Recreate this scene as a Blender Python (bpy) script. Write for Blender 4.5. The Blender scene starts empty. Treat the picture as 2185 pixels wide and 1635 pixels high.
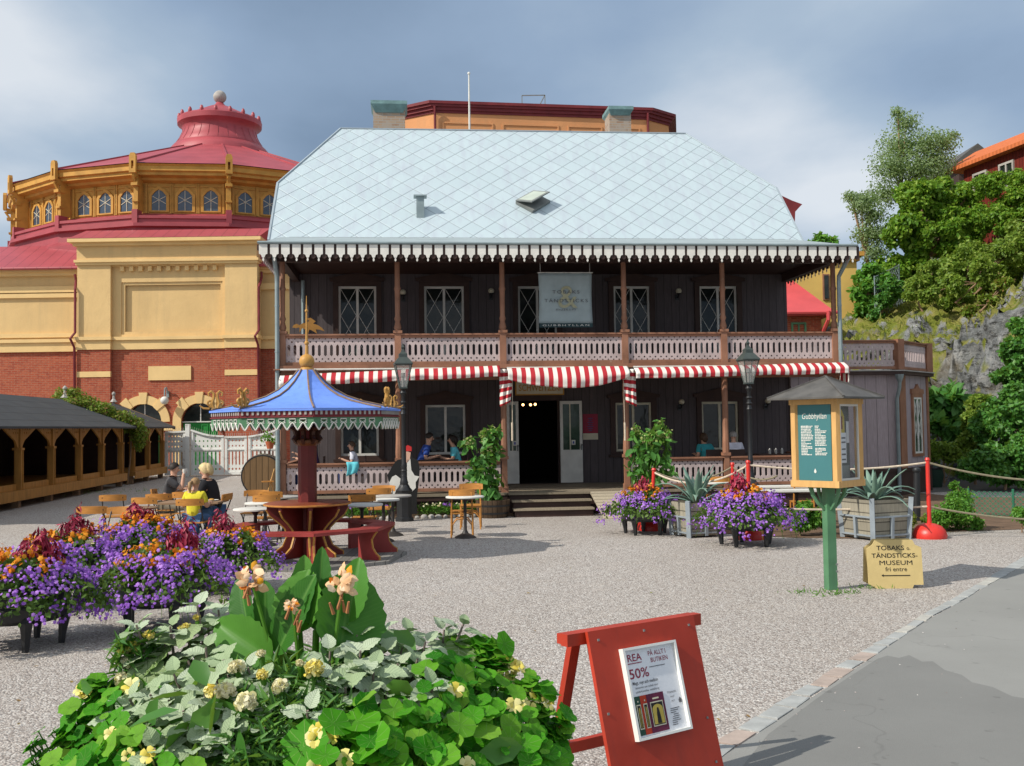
import bpy, bmesh, math, random
import numpy as np
from mathutils import Vector, Matrix
from mathutils.geometry import tessellate_polygon
S = bpy.context.scene
C = S.collection
PI = math.pi
# ------------------------------------------------------------------ camera
PW, PH, FP = 2185.0, 1635.0, 2200.0
EYE = 1.95
PITCH, ROLL = .0418, .014
_F = Vector((0, math.cos(PITCH), math.sin(PITCH)))
_r0 = Vector((1, 0, 0)); _u0 = Vector((0, -math.sin(PITCH), math.cos(PITCH)))
_R = _r0*math.cos(ROLL) - _u0*math.sin(ROLL)
_U = _r0*math.sin(ROLL) + _u0*math.cos(ROLL)
cam = bpy.data.cameras.new('camera')
cam.sensor_width = 36; cam.sensor_fit = 'HORIZONTAL'; cam.lens = 36*FP/PW
cam.clip_start = .1; cam.clip_end = 3000
co = bpy.data.objects.new('camera', cam); C.objects.link(co)
mx = Matrix((( _R.x, _U.x, -_F.x, 0), (_R.y, _U.y, -_F.y, 0), (_R.z, _U.z, -_F.z, EYE), (0, 0, 0, 1)))
co.matrix_world = mx
S.camera = co
# ------------------------------------------------------------------ light
S.view_settings.view_transform = 'Standard'; S.view_settings.look = 'None'
S.view_settings.exposure = -0.12; S.view_settings.gamma = 1
SUN = Vector((1.05, .58, -1.0)).normalized()          # the way the light travels
sl = bpy.data.lights.new('sun', 'SUN'); sl.energy = 5.0; sl.angle = math.radians(.5); sl.color = (1, .94, .84)
so = bpy.data.objects.new('sun', sl); C.objects.link(so)
so.rotation_euler = SUN.to_track_quat('-Z', 'Y').to_euler(); so.location = (0, 0, 60)
W = bpy.data.worlds.new('World'); S.world = W; W.use_nodes = True
nt = W.node_tree; N = nt.nodes; L = nt.links
bg = N['Background']; bg.inputs[1].default_value = .08
sky = N.new('ShaderNodeTexSky'); sky.sky_type = 'NISHITA'; sky.sun_disc = False
sky.sun_elevation = math.asin(-SUN.z); sky.sun_rotation = math.atan2(-SUN.x, -SUN.y)
tc = N.new('ShaderNodeTexCoord')
sep = N.new('ShaderNodeSeparateXYZ'); L.new(tc.outputs['Generated'], sep.inputs[0])
def wmath(op, a, b=None, clamp=False):
    n = N.new('ShaderNodeMath'); n.operation = op; n.use_clamp = clamp
    for i, x in enumerate((a, b)):
        if x is None: continue
        if isinstance(x, (int, float)): n.inputs[i].default_value = x
        else: L.new(x, n.inputs[i])
    return n.outputs[0]
den = wmath('ADD', wmath('MAXIMUM', sep.outputs[2], 0.0), .16)
comb = N.new('ShaderNodeCombineXYZ')
L.new(wmath('DIVIDE', sep.outputs[0], den), comb.inputs[0]); L.new(wmath('DIVIDE', sep.outputs[1], den), comb.inputs[1])
def wnoise(scale, detail, off, stretch=(1, 1, 1)):
    mp = N.new('ShaderNodeMapping'); mp.inputs['Location'].default_value = off; mp.inputs['Scale'].default_value = stretch
    mp.inputs['Rotation'].default_value = (0, 0, .35)
    L.new(comb.outputs[0], mp.inputs[0])
    n = N.new('ShaderNodeTexNoise'); n.inputs['Scale'].default_value = scale; n.inputs['Detail'].default_value = detail
    n.inputs['Roughness'].default_value = .52
    L.new(mp.outputs[0], n.inputs['Vector']); return n.outputs[0]
def wramp(fac, stops):
    r = N.new('ShaderNodeValToRGB'); L.new(fac, r.inputs[0])
    e = r.color_ramp.elements
    while len(e) < len(stops): e.new(.5)
    for el, (p, c) in zip(e, stops): el.position = p; el.color = (*c, 1)
    return r.outputs[0]
def wmix(fac, a, b):
    m = N.new('ShaderNodeMix'); m.data_type = 'RGBA'
    if isinstance(fac, (int, float)): m.inputs[0].default_value = fac
    else: L.new(fac, m.inputs[0])
    for i, x in ((6, a), (7, b)):
        if isinstance(x, tuple): m.inputs[i].default_value = (*x, 1)
        else: L.new(x, m.inputs[i])
    return m.outputs[2]
big = wramp(wnoise(.62, 2, (5.1, 1.7, .5), (.9, .8, 1)), [(.33, (0, 0, 0)), (.63, (1, 1, 1))])
fine = wnoise(1.5, 7, (2.3, .4, 0), (.8, .6, 1))
dens = wmath('ADD', wmath('MULTIPLY', big, .62), wmath('MULTIPLY', fine, .62))
shade = wramp(dens, [(.24, (3.1, 4.4, 6.3)), (.42, (4.6, 6.2, 8.5)), (.55, (6.4, 8.0, 9.9)), (.72, (11.4, 12.1, 12.9))])
full = wmix(.82, sky.outputs[0], shade)
L.new(full, bg.inputs[0])

# ------------------------------------------------------------------ helpers
def ray(px, py): return _F*FP + _R*(px-PW/2) + _U*(PH/2-py)
def G(px, py, z=0.0):
    d = ray(px, py); t = (z-EYE)/d.z
    return Vector((d.x*t, d.y*t, z))
def AT(px, py, Y):
    d = ray(px, py); t = Y/d.y
    return Vector((d.x*t, Y, EYE+d.z*t))
def tag(o, label=None, cat=None, group=None, kind=None):
    if label: o['label'] = label
    if cat: o['category'] = cat
    if group: o['group'] = group
    if kind: o['kind'] = kind
    return o
def thing(name, label, cat, loc=(0, 0, 0), rz=0.0, group=None):
    o = bpy.data.objects.new(name, None); C.objects.link(o)
    o.location = loc; o.rotation_euler = (0, 0, rz); o.empty_display_size = .1
    return tag(o, label, cat, group)
def copy_tree(o, parent=None):
    c = o.copy(); C.objects.link(c)
    if parent is not None: c.parent = parent
    for ch in [k for k in C.objects if k.parent == o]: copy_tree(ch, c)
    return c
def copy_thing(src, kids, loc, rz, label, group=None):
    c = src.copy(); C.objects.link(c); c.location = loc; c.rotation_euler = (0, 0, rz); c['label'] = label
    if group: c['group'] = group
    def rec(o, p):
        for k in kids.get(o.name, []):
            d = k.copy(); C.objects.link(d); d.parent = p; rec(k, d)
    rec(src, c); return c
def kidmap(root):
    m = {}
    def rec(o):
        m[o.name] = list(o.children)
        for k in o.children: rec(k)
    rec(root); return m
class MB:
    def __init__(s): s.v = []; s.f = []; s.m = []; s.T = None
    def add(s, vs, fs, mi=0):
        b = len(s.v)
        if s.T is not None: vs = [s.T @ Vector(p) for p in vs]
        s.v += [tuple(p) for p in vs]; s.f += [tuple(i+b for i in f) for f in fs]; s.m += [mi]*len(fs); return s
    def bb(s, x0, x1, y0, y1, z0, z1, mi=0):
        return s.add([(x0,y0,z0),(x1,y0,z0),(x1,y1,z0),(x0,y1,z0),(x0,y0,z1),(x1,y0,z1),(x1,y1,z1),(x0,y1,z1)],
            [(0,3,2,1),(4,5,6,7),(0,1,5,4),(1,2,6,5),(2,3,7,6),(3,0,4,7)], mi)
    def box(s, c, sz, rz=0, mi=0, M=None):
        hx, hy, hz = sz[0]/2, sz[1]/2, sz[2]/2
        M2 = Matrix.Translation(c) @ (M if M is not None else Matrix.Rotation(rz, 4, 'Z'))
        vs = [M2 @ Vector((a*hx, b*hy, d*hz)) for d in (-1, 1) for a, b in ((-1,-1),(1,-1),(1,1),(-1,1))]
        return s.add(vs, [(0,3,2,1),(4,5,6,7),(0,1,5,4),(1,2,6,5),(2,3,7,6),(3,0,4,7)], mi)
    def bar(s, p, q, w, h=None, mi=0):
        h = h or w; p = Vector(p); q = Vector(q); d = q-p
        return s.box((p+q)/2, (w, h, d.length), mi=mi, M=d.to_track_quat('Z', 'Y').to_matrix().to_4x4())
    def tube(s, pts, rad, n=8, mi=0, caps=True):
        pts = [Vector(p) for p in pts]; k = len(pts)
        if not isinstance(rad, (list, tuple)): rad = [rad]*k
        vs = []; fs = []; ref = None
        for i, p in enumerate(pts):
            t = (pts[min(i+1, k-1)]-pts[max(i-1, 0)]).normalized()
            if ref is None: ref = t.orthogonal().normalized()
            ref = (ref - t*ref.dot(t)); ref = ref.normalized() if ref.length > 1e-6 else t.orthogonal().normalized()
            b = t.cross(ref)
            for j in range(n):
                a = 2*PI*j/n; vs.append(p + (ref*math.cos(a)+b*math.sin(a))*rad[i])
        for i in range(k-1):
            for j in range(n):
                j2 = (j+1) % n; fs.append((i*n+j, i*n+j2, (i+1)*n+j2, (i+1)*n+j))
        if caps: fs.append(tuple(range(n-1, -1, -1))); fs.append(tuple(range((k-1)*n, k*n)))
        return s.add(vs, fs, mi)
    def lathe(s, prof, n=16, c=(0, 0, 0), a0=0.0, mi=0, sx=1, sy=1, caps=True):
        vs = []; fs = []; k = len(prof)
        for r, z in prof:
            for j in range(n):
                a = a0+2*PI*j/n; vs.append((c[0]+r*sx*math.cos(a), c[1]+r*sy*math.sin(a), c[2]+z))
        for i in range(k-1):
            for j in range(n):
                j2 = (j+1) % n; fs.append((i*n+j, i*n+j2, (i+1)*n+j2, (i+1)*n+j))
        if caps: fs.append(tuple(range(n-1, -1, -1))); fs.append(tuple(range((k-1)*n, k*n)))
        return s.add(vs, fs, mi)
    def ball(s, c, r, n=12, k=8, sc=(1, 1, 1), mi=0):
        prof = [(max(r*math.sin(PI*i/k), 1e-4), -r*math.cos(PI*i/k)) for i in range(k+1)]
        b = MB(); b.lathe(prof, n); return s.add([(c[0]+x*sc[0], c[1]+y*sc[1], c[2]+z*sc[2]) for x, y, z in b.v], b.f, mi)
    def ext(s, loops, t, M=None, mi=0, y0=0.0):
        """2-D loops (x,z), first outer, others holes; front at y0 facing -y, thickness t towards +y"""
        tri = tessellate_polygon([[Vector((x, z, 0)) for x, z in lp] for lp in loops])
        flat = [p for lp in loops for p in lp]; n = len(flat)
        vs = [(x, y0, z) for x, z in flat]+[(x, y0+t, z) for x, z in flat]; fs = []
        for a, b, c in tri:
            (ax, az), (bx, bz), (cx, cz) = flat[a], flat[b], flat[c]
            if (bx-ax)*(cz-az)-(bz-az)*(cx-ax) < 0: b, c = c, b
            fs.append((a, b, c)); fs.append((a+n, c+n, b+n))
        o = 0
        for li, lp in enumerate(loops):
            k = len(lp); ar = sum(lp[i][0]*lp[(i+1) % k][1]-lp[(i+1) % k][0]*lp[i][1] for i in range(k))
            fl = (ar < 0) != (li > 0)
            for i in range(k):
                a, b = o+i, o+(i+1) % k
                fs.append((a, a+n, b+n, b) if not fl else (b, b+n, a+n, a))
            o += k
        if M is not None: vs = [M @ Vector(p) for p in vs]
        return s.add(vs, fs, mi)
    def build(s, name, mats, parent=None, smooth=False, loc=None, rz=None, label=None):
        me = bpy.data.meshes.new(name); me.from_pydata(s.v, [], s.f)
        mats = mats if isinstance(mats, (list, tuple)) else [mats]
        for m in mats: me.materials.append(m)
        if any(s.m): me.polygons.foreach_set('material_index', s.m)
        if smooth:
            me.polygons.foreach_set('use_smooth', [True]*len(me.polygons))
            if smooth != 'all':
                try: me.set_sharp_from_angle(angle=math.radians(38))
                except Exception: pass
        me.update()
        o = bpy.data.objects.new(name, me); C.objects.link(o)
        if parent is not None: o.parent = parent
        if loc is not None: o.location = loc
        if rz is not None: o.rotation_euler = (0, 0, rz)
        if label: o['label'] = label
        return o
def rect(x0, x1, z0, z1): return [(x0, z0), (x1, z0), (x1, z1), (x0, z1)]
def circ(cx, cz, r, n=12, a0=0, a1=2*PI): return [(cx+r*math.cos(a0+(a1-a0)*i/n), cz+r*math.sin(a0+(a1-a0)*i/n)) for i in range(n)]
def T(x=0, y=0, z=0, rz=0, rx=0, ry=0): return Matrix.Translation((x, y, z)) @ Matrix.Rotation(rz, 4, 'Z') @ Matrix.Rotation(rx, 4, 'X') @ Matrix.Rotation(ry, 4, 'Y')
def text(s, mat, parent, loc, height, width=None, name='lettering', rz=0, bold=0.0, sp=1.0, shear=0.0, depth=.002, align='CENTER', tilt=0.0, M=None):
    cu = bpy.data.curves.new(name, 'FONT'); cu.body = s; cu.size = 1; cu.align_x = align; cu.offset = bold; cu.space_character = sp; cu.shear = shear; cu.resolution_u = 3
    o = bpy.data.objects.new(name, cu); C.objects.link(o)
    me = bpy.data.meshes.new_from_object(o.evaluated_get(bpy.context.evaluated_depsgraph_get()))
    bpy.data.objects.remove(o); bpy.data.curves.remove(cu)
    xs = [v.co.x for v in me.vertices]; ys = [v.co.y for v in me.vertices]
    h0 = .7; k = height/h0; kx = k
    if width: kx = width/(max(xs)-min(xs))
    for v in me.vertices: v.co = (v.co.x*kx, 0, v.co.y*k)
    me.materials.clear(); me.materials.append(mat); me.name = name
    ob = bpy.data.objects.new(name, me); C.objects.link(ob); ob.parent = parent
    if M is not None: ob.matrix_local = M
    else: ob.location = loc; ob.rotation_euler = (tilt, 0, rz)
    return ob
# ------------------------------------------------------------------ materials
def lin(c):
    c = c/255.0; return c/12.92 if c <= .04045 else ((c+.055)/1.055)**2.4
def rgb(r, g, b, k=1.0): return (lin(r)*k, lin(g)*k, lin(b)*k)
class MT:
    def __init__(s, name, rough=.7, spec=.3, metal=0.0):
        s.m = bpy.data.materials.new(name); s.m.use_nodes = True; s.t = s.m.node_tree; s.N = s.t.nodes; s.L = s.t.links
        s.p = s.N['Principled BSDF']; s.p.inputs['Roughness'].default_value = rough; s.p.inputs['Specular IOR Level'].default_value = spec; s.p.inputs['Metallic'].default_value = metal
        s._c = None
    def co(s):
        if s._c is None: s._c = s.N.new('ShaderNodeTexCoord').outputs['Object']
        return s._c
    def lk(s, a, i):
        if isinstance(a, (int, float)): i.default_value = a
        elif isinstance(a, tuple): i.default_value = (*a, 1) if len(i.default_value) == 4 else a
        else: s.L.new(a, i)
    def math(s, op, a, b=0.0, c=None, clamp=False):
        n = s.N.new('ShaderNodeMath'); n.operation = op; n.use_clamp = clamp; s.lk(a, n.inputs[0]); s.lk(b, n.inputs[1])
        if c is not None: s.lk(c, n.inputs[2])
        return n.outputs[0]
    def map(s, sc=(1, 1, 1), rot=(0, 0, 0), vec=None, loc=(0, 0, 0)):
        n = s.N.new('ShaderNodeMapping'); n.inputs['Scale'].default_value = sc; n.inputs['Rotation'].default_value = rot; n.inputs['Location'].default_value = loc
        s.L.new(vec or s.co(), n.inputs[0]); return n.outputs[0]
    def noise(s, scale, detail=4, vec=None, rough=.55, dist=0):
        n = s.N.new('ShaderNodeTexNoise'); n.inputs['Scale'].default_value = scale; n.inputs['Detail'].default_value = detail; n.inputs['Roughness'].default_value = rough; n.inputs['Distortion'].default_value = dist
        s.L.new(vec or s.co(), n.inputs['Vector']); return n.outputs[0]
    def vor(s, scale, feat='F1', out='Distance', vec=None):
        n = s.N.new('ShaderNodeTexVoronoi'); n.feature = feat; n.inputs['Scale'].default_value = scale; s.L.new(vec or s.co(), n.inputs['Vector']); return n.outputs[out]
    def ramp(s, fac, stops, const=False):
        r = s.N.new('ShaderNodeValToRGB'); s.L.new(fac, r.inputs[0]); e = r.color_ramp.elements
        if const: r.color_ramp.interpolation = 'CONSTANT'
        while len(e) < len(stops): e.new(.5)
        for el, (p, c) in zip(e, stops):
            el.position = p; el.color = (*c, 1) if isinstance(c, tuple) else (c, c, c, 1)
        return r.outputs[0]
    def mix(s, fac, a, b, mode='MIX'):
        n = s.N.new('ShaderNodeMix'); n.data_type = 'RGBA'; n.blend_type = mode; s.lk(fac, n.inputs[0]); s.lk(a, n.inputs[6]); s.lk(b, n.inputs[7]); return n.outputs[2]
    def sepo(s, vec=None):
        n = s.N.new('ShaderNodeSeparateXYZ'); s.L.new(vec or s.co(), n.inputs[0]); return n.outputs
    def comb(s, x, y, z=0.0):
        n = s.N.new('ShaderNodeCombineXYZ')
        for i, a in enumerate((x, y, z)): s.lk(a, n.inputs[i])
        return n.outputs[0]
    def col(s, c): s.lk(c, s.p.inputs['Base Color']); return s
    def bump(s, h, dist=.01, st=.6):
        n = s.N.new('ShaderNodeBump'); n.inputs['Strength'].default_value = st; n.inputs['Distance'].default_value = dist; s.L.new(h, n.inputs['Height']); s.L.new(n.outputs[0], s.p.inputs['Normal']); return s
def plain(name, c, rough=.7, var=.2, sc=3.0, bump=.003, spec=.3, metal=0.0, bsc=None, stretch=(1, 1, 1)):
    t = MT(name, rough, spec, metal)
    n = t.noise(sc, 6, t.map(stretch)); f = t.noise((bsc or sc*9), 3, t.map(stretch))
    a = tuple(x*(1-var) for x in c); b = tuple(min(x*(1+var*.8), .95) for x in c)
    cc = t.mix(t.ramp(n, [(.3, 0.0), (.7, 1.0)]), a, b)
    t.col(t.mix(t.math('MULTIPLY', f, var*.6), cc, tuple(x*.55 for x in c)))
    if bump: t.bump(f, bump, .5)
    return t.m
def planks(name, c, w=.14, axis='x', rough=.75, var=.22, gap=.06, grain=(12, 12, 1.2)):
    t = MT(name, rough, .2); o = t.sepo(); ax = {'x': o[0], 'y': o[1], 'z': o[2]}[axis]
    u = t.math('DIVIDE', ax, w); fr = t.math('FRACT', u); idx = t.math('FLOOR', u)
    edge = t.math('GREATER_THAN', t.math('ABSOLUTE', t.math('SUBTRACT', fr, .5)), .5-gap)
    wn = t.N.new('ShaderNodeTexWhiteNoise'); wn.noise_dimensions = '1D'; t.L.new(idx, wn.inputs['W'])
    g = t.noise(3.0, 6, t.map(grain))
    base = t.mix(wn.outputs[0], tuple(x*(1-var) for x in c), tuple(min(x*(1+var), .95) for x in c))
    base = t.mix(t.math('MULTIPLY', t.ramp(g, [(.35, 1.0), (.7, 0.0)]), .45), base, tuple(x*.5 for x in c))
    t.col(t.mix(t.math('MULTIPLY', edge, .8), base, tuple(x*.18 for x in c)))
    t.bump(t.math('SUBTRACT', t.math('MULTIPLY', g, .3), edge), .006, .7); return t.m
def leafmat(name, cols, rough=.5, trans=.3, spec=.35, bumpsc=None):
    t = MT(name, rough, spec)
    g = t.N.new('ShaderNodeNewGeometry')
    k = len(cols); c = t.ramp(g.outputs['Random Per Island'], [(i/max(k-1, 1), x) for i, x in enumerate(cols)])
    n = t.noise(1.7, 3); c = t.mix(t.math('MULTIPLY', t.ramp(n, [(.35, 1.0), (.65, 0.0)]), .4), c, tuple(x*.5 for x in cols[0]))
    t.col(c)
    tr = t.N.new('ShaderNodeBsdfTranslucent'); t.L.new(t.mix(.5, c, (.35, .5, .05), 'MIX') if trans > 0 else c, tr.inputs[0])
    ms = t.N.new('ShaderNodeMixShader'); ms.inputs[0].default_value = trans
    t.L.new(t.p.outputs[0], ms.inputs[1]); t.L.new(tr.outputs[0], ms.inputs[2])
    t.L.new(ms.outputs[0], t.N['Material Output'].inputs[0]); return t.m
def petal(name, cols, trans=.25):
    t = MT(name, .6, .2); g = t.N.new('ShaderNodeNewGeometry'); k = len(cols)
    c = t.ramp(g.outputs['Random Per Island'], [(i/max(k-1, 1), x) for i, x in enumerate(cols)]); t.col(c)
    tr = t.N.new('ShaderNodeBsdfTranslucent'); t.L.new(c, tr.inputs[0]); ms = t.N.new('ShaderNodeMixShader'); ms.inputs[0].default_value = trans
    t.L.new(t.p.outputs[0], ms.inputs[1]); t.L.new(tr.outputs[0], ms.inputs[2]); t.L.new(ms.outputs[0], t.N['Material Output'].inputs[0]); return t.m
def glassy(name, c=(.012, .015, .014), rough=.06):
    t = MT(name, rough, .32); n = t.noise(2.2, 4); t.col(t.mix(t.ramp(n, [(.4, 0.0), (.7, 1.0)]), c, tuple(x*2.2 for x in c))); t.bump(t.noise(2.1, 3), .03, .3); return t.m
def emis(name, c, st):
    t = MT(name); t.p.inputs['Emission Color'].default_value = (*c, 1); t.p.inputs['Emission Strength'].default_value = st; t.col(c); return t.m
def painted(name, c, wood=(.30, .22, .14), rough=.5, chip=.70, spec=.35, sc=22, fade=.25):
    t = MT(name, rough, spec); n = t.noise(2.2, 6); f = t.noise(sc, 9, rough=.65); st = t.noise(3.0, 6, t.map((4, 4, .5)))
    b = t.mix(t.ramp(n, [(.3, 0.0), (.7, 1.0)]), tuple(x*(1-fade) for x in c), tuple(min(.95, x*(1+fade*.7)+.01) for x in c))
    b = t.mix(t.math('MULTIPLY', t.ramp(st, [(.52, 0.0), (.75, 1.0)]), .35), b, tuple(x*.5+.015 for x in c))
    ch = t.ramp(f, [(chip, 0.0), (chip+.025, .8)]); t.col(t.mix(ch, b, wood)); t.lk(t.math('ADD', t.math('MULTIPLY', f, .3), rough-.15), t.p.inputs['Roughness']); t.bump(t.math('SUBTRACT', t.math('MULTIPLY', st, .4), ch), .002, .5); return t.m
def render_wall(name, c, stain=.22):
    t = MT(name, .88, .15); a = t.noise(.55, 6); st = t.noise(1.3, 7, t.map((1.6, 1.6, .12)), .6); f = t.noise(14, 4); pt = t.noise(1.1, 3, dist=.6)
    b = t.mix(t.ramp(a, [(.3, 0.0), (.7, 1.0)]), tuple(x*.92 for x in c), tuple(min(.95, x*1.06) for x in c))
    b = t.mix(t.math('MULTIPLY', t.ramp(st, [(.5, 0.0), (.72, 1.0)]), stain), b, (.30, .24, .15)); b = t.mix(t.ramp(pt, [(.66, 0.0), (.68, .22)]), b, tuple(min(.95, x*1.18) for x in c))
    t.col(b); t.bump(t.math('ADD', t.math('MULTIPLY', f, .5), t.noise(2.0, 5)), .03, .55); return t.m
K = {}
K['white'] = plain('white_paint', (.66, .65, .60), .6, .12, 4)
K['cream'] = plain('cream_paint', (.62, .58, .44), .6, .15, 4)
K['plum'] = planks('plum_boards_shade_darkened', (.105, .088, .091), .20, 'x', var=.08, gap=.025)  # plum paint darkened so the colour carries the veranda's shade
K['plumy'] = planks('plum_boards_side', (.215, .175, .19), .16, 'y', var=.1)
K['lilac'] = plain('lilac_paint', (.50, .41, .40), .7, .22, 2.2, bsc=14)
K['brown'] = painted('red_brown_paint', (.28, .13, .075), (.34, .22, .15), .6, .66, sc=9)
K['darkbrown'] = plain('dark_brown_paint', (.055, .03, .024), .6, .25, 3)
K['deck'] = planks('deck_boards', (.30, .25, .18), .13, 'y', var=.2)
K['ramp'] = planks('ramp_boards', (.46, .40, .30), .16, 'y', var=.15)
K['zinc'] = plain('zinc_pipe', (.26, .32, .33), .45, .15, 4, metal=.3)
K['verd'] = plain('verdigris_copper', (.16, .27, .27), .6, .3, 5)
K['black'] = plain('black_iron', (.014, .015, .017), .45, .2, 8, spec=.5)
K['wood'] = plain('varnished_orange_wood', (.50, .215, .045), .45, .22, 5, stretch=(1, 6, 6), spec=.4)
K['oldwood'] = plain('weathered_brown_wood', (.27, .17, .10), .7, .3, 5, stretch=(1, 6, 6))
K['glass'] = glassy('dark_window_glass')
K['glassg'] = glassy('greenish_window_glass', (.03, .055, .04), .12)
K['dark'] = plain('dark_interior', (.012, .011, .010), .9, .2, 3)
K['yellow'] = render_wall('ochre_render', (.69, .48, .225))
K['ybright'] = plain('yellow_trim_render', (.76, .53, .24), .8, .08, 1.1, .008)
K['mustard'] = plain('mustard_wood_paint', (.52, .275, .055), .6, .2, 2)
K['redroof'] = plain('red_metal_roof', (.36, .062, .075), .5, .2, .8, .004, spec=.4)
K['redroof2'] = plain('bright_red_metal_roof', (.56, .07, .075), .5, .15, .8, .004, spec=.4)
K['maroon'] = plain('maroon_cornice', (.17, .025, .03), .6, .2, 2)
K['orange'] = render_wall('orange_render', (.60, .29, .13))
K['stone'] = plain('pale_stone', (.38, .36, .33), .8, .2, 4)
K['grey'] = plain('grey_metal', (.2, .21, .2), .5, .2, 4)
K['gwood'] = planks('weathered_grey_boards', (.34, .31, .24), .15, 'z', var=.18)
K['tarpaper'] = plain('tar_paper', (.038, .041, .045), .8, .25, 3, .006)
K['ochre'] = plain('ochre_timber', (.42, .20, .045), .6, .25, 3, stretch=(3, 3, .6))
K['oxblood'] = plain('oxblood_paint', (.15, .018, .014), .5, .2, 3, spec=.4)
K['redbench'] = painted('red_bench_paint', (.29, .035, .03), (.25, .12, .08), .5, .66, sc=12)
K['gold'] = plain('gold_paint', (.50, .26, .06), .5, .2, 6)
K['blue'] = painted('sky_blue_canopy', (.15, .29, .80), (.35, .42, .6), .5, .70, sc=14, fade=.12)
K['green'] = painted('green_paint', (.085, .22, .11), (.25, .30, .2), .5, .70)
K['dgreen'] = plain('gate_green_paint', (.02, .22, .04), .5, .15, 3)
K['signred'] = painted('signal_red_paint', (.40, .03, .008), (.35, .16, .10), .45, .72)
K['postred'] = plain('red_lacquer', (.62, .03, .02), .4, .12, 4, spec=.5)
K['rope'] = plain('cream_rope', (.62, .52, .40), .9, .2, 20)
K['roped'] = plain('brown_rope', (.24, .21, .14), .9, .2, 20)
K['pine'] = plain('light_pine', (.62, .36, .13), .5, .15, 4, stretch=(5, 5, .8))
K['teal'] = plain('teal_panel', (.05, .17, .18), .5, .06, 3, 0)
K['slate'] = plain('lead_sheet_roof', (.10, .095, .088), .6, .3, 6)
K['oval'] = plain('yellow_sign_board', (.58, .45, .20), .6, .1, 3)
K['ink'] = plain('black_ink', (.012, .012, .012), .6, .05, 3, 0)
K['inkred'] = plain('dark_red_ink', (.28, .02, .05), .6, .05, 3, 0)
K['inkgrey'] = plain('grey_ink', (.11, .11, .12), .6, .05, 3, 0)
K['paper'] = plain('white_paper', (.74, .76, .80), .5, .05, 3, .002)
K['soil'] = plain('brown_soil', (.15, .095, .06), .95, .35, 3, .03)
K['terra'] = plain('terracotta', (.48, .13, .06), .8, .15, 4)
K['skin'] = plain('skin', (.55, .31, .21), .55, .08, 8, 0)
K['cyan'] = plain('cyan_cloth', (.12, .52, .60), .8, .15, 5)
K['roughmetal'] = K['grey']
# ------------------------------------------------------------------ leaves
TM = {
 'leaf': (np.array([(0,0,0),(.28,.35,.05),(.22,.72,.02),(0,1,-.08),(-.22,.72,.02),(-.28,.35,.05),(0,.5,-.04)], float), [(0,1,6),(1,2,6),(2,3,6),(3,4,6),(4,5,6),(5,0,6)]),
 'quad': (np.array([(0,0,0),(.33,.5,.06),(0,1,-.05),(-.33,.5,.06)], float), [(0,1,2),(0,2,3)]),
 'lance': (np.array([(0,0,0),(.15,.45,.03),(0,1,-.1),(-.15,.45,.03)], float), [(0,1,2),(0,2,3)]),
 'blade': (np.array([(0,0,0),(.09,.4,.03),(0,1,-.2),(-.09,.4,.03)], float), [(0,1,2),(0,2,3)]),
 'fan': (np.array([(0,0,0)]+[(.5*math.cos(a),.15+.5*math.sin(a),.06*(i % 2)) for i, a in enumerate(np.linspace(-.5, PI+.5, 9))], float), [(0,i,i+1) for i in range(1, 9)]),
 'rose': (np.array([(0,0,.12)]+[(.5*math.cos(a)*(1 if i % 2 else .72),.5*math.sin(a)*(1 if i % 2 else .72),0) for i, a in enumerate(np.linspace(0, 2*PI, 13)[:-1])], float), [(0,i+1,(i+1) % 12+1) for i in range(12)]),
}
def scatter(pos, nrm, size, tmpl, rs, bias=1.0, droop=0.0, flat=False):
    """leaf shapes at points; nrm is the way the leaf faces, droop pulls its tip down"""
    tv, tf = TM[tmpl]; n = len(pos)
    r = rs.normal(size=(n, 3)); r /= np.linalg.norm(r, axis=1, keepdims=True)
    z = nrm*bias + r; z /= np.linalg.norm(z, axis=1, keepdims=True)+1e-9
    d = rs.normal(size=(n, 3)) + np.array([0, 0, -droop*2.0])
    y = d - z*np.sum(d*z, axis=1, keepdims=True); y /= np.linalg.norm(y, axis=1, keepdims=True)+1e-9
    x = np.cross(y, z)
    sz = size*(rs.uniform(.65, 1.3, (n, 1, 1)))
    V = pos[:, None, :] + sz*(tv[None, :, 0:1]*x[:, None, :]+tv[None, :, 1:2]*y[:, None, :]+tv[None, :, 2:3]*z[:, None, :])
    k = len(tv); fs = np.array(tf)[None]+(np.arange(n)*k)[:, None, None]
    return V.reshape(-1, 3), fs.reshape(-1, len(tf[0]))
def tri_mesh(name, parts, mats, parent=None, smooth=False):
    """parts: list of (verts Nx3, faces Mx3, material index)"""
    me = bpy.data.meshes.new(name); o = 0; VV = []; FF = []; MM = []
    for v, f, m in parts:
        VV.append(v); FF.append(np.asarray(f)+o); MM += [m]*len(f); o += len(v)
    V = np.concatenate(VV); F = np.concatenate(FF)
    me.vertices.add(len(V)); me.vertices.foreach_set('co', V.astype(np.float32).ravel())
    me.loops.add(F.size); me.loops.foreach_set('vertex_index', F.astype(np.int32).ravel())
    me.polygons.add(len(F)); me.polygons.foreach_set('loop_start', np.arange(0, F.size, 3, dtype=np.int32))
    for m in (mats if isinstance(mats, (list, tuple)) else [mats]): me.materials.append(m)
    me.polygons.foreach_set('material_index', np.array(MM, np.int32))
    if smooth: me.polygons.foreach_set('use_smooth', np.ones(len(F), bool))
    me.update(calc_edges=True); me.validate()
    ob = bpy.data.objects.new(name, me); C.objects.link(ob)
    if parent is not None: ob.parent = parent
    return ob
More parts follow.
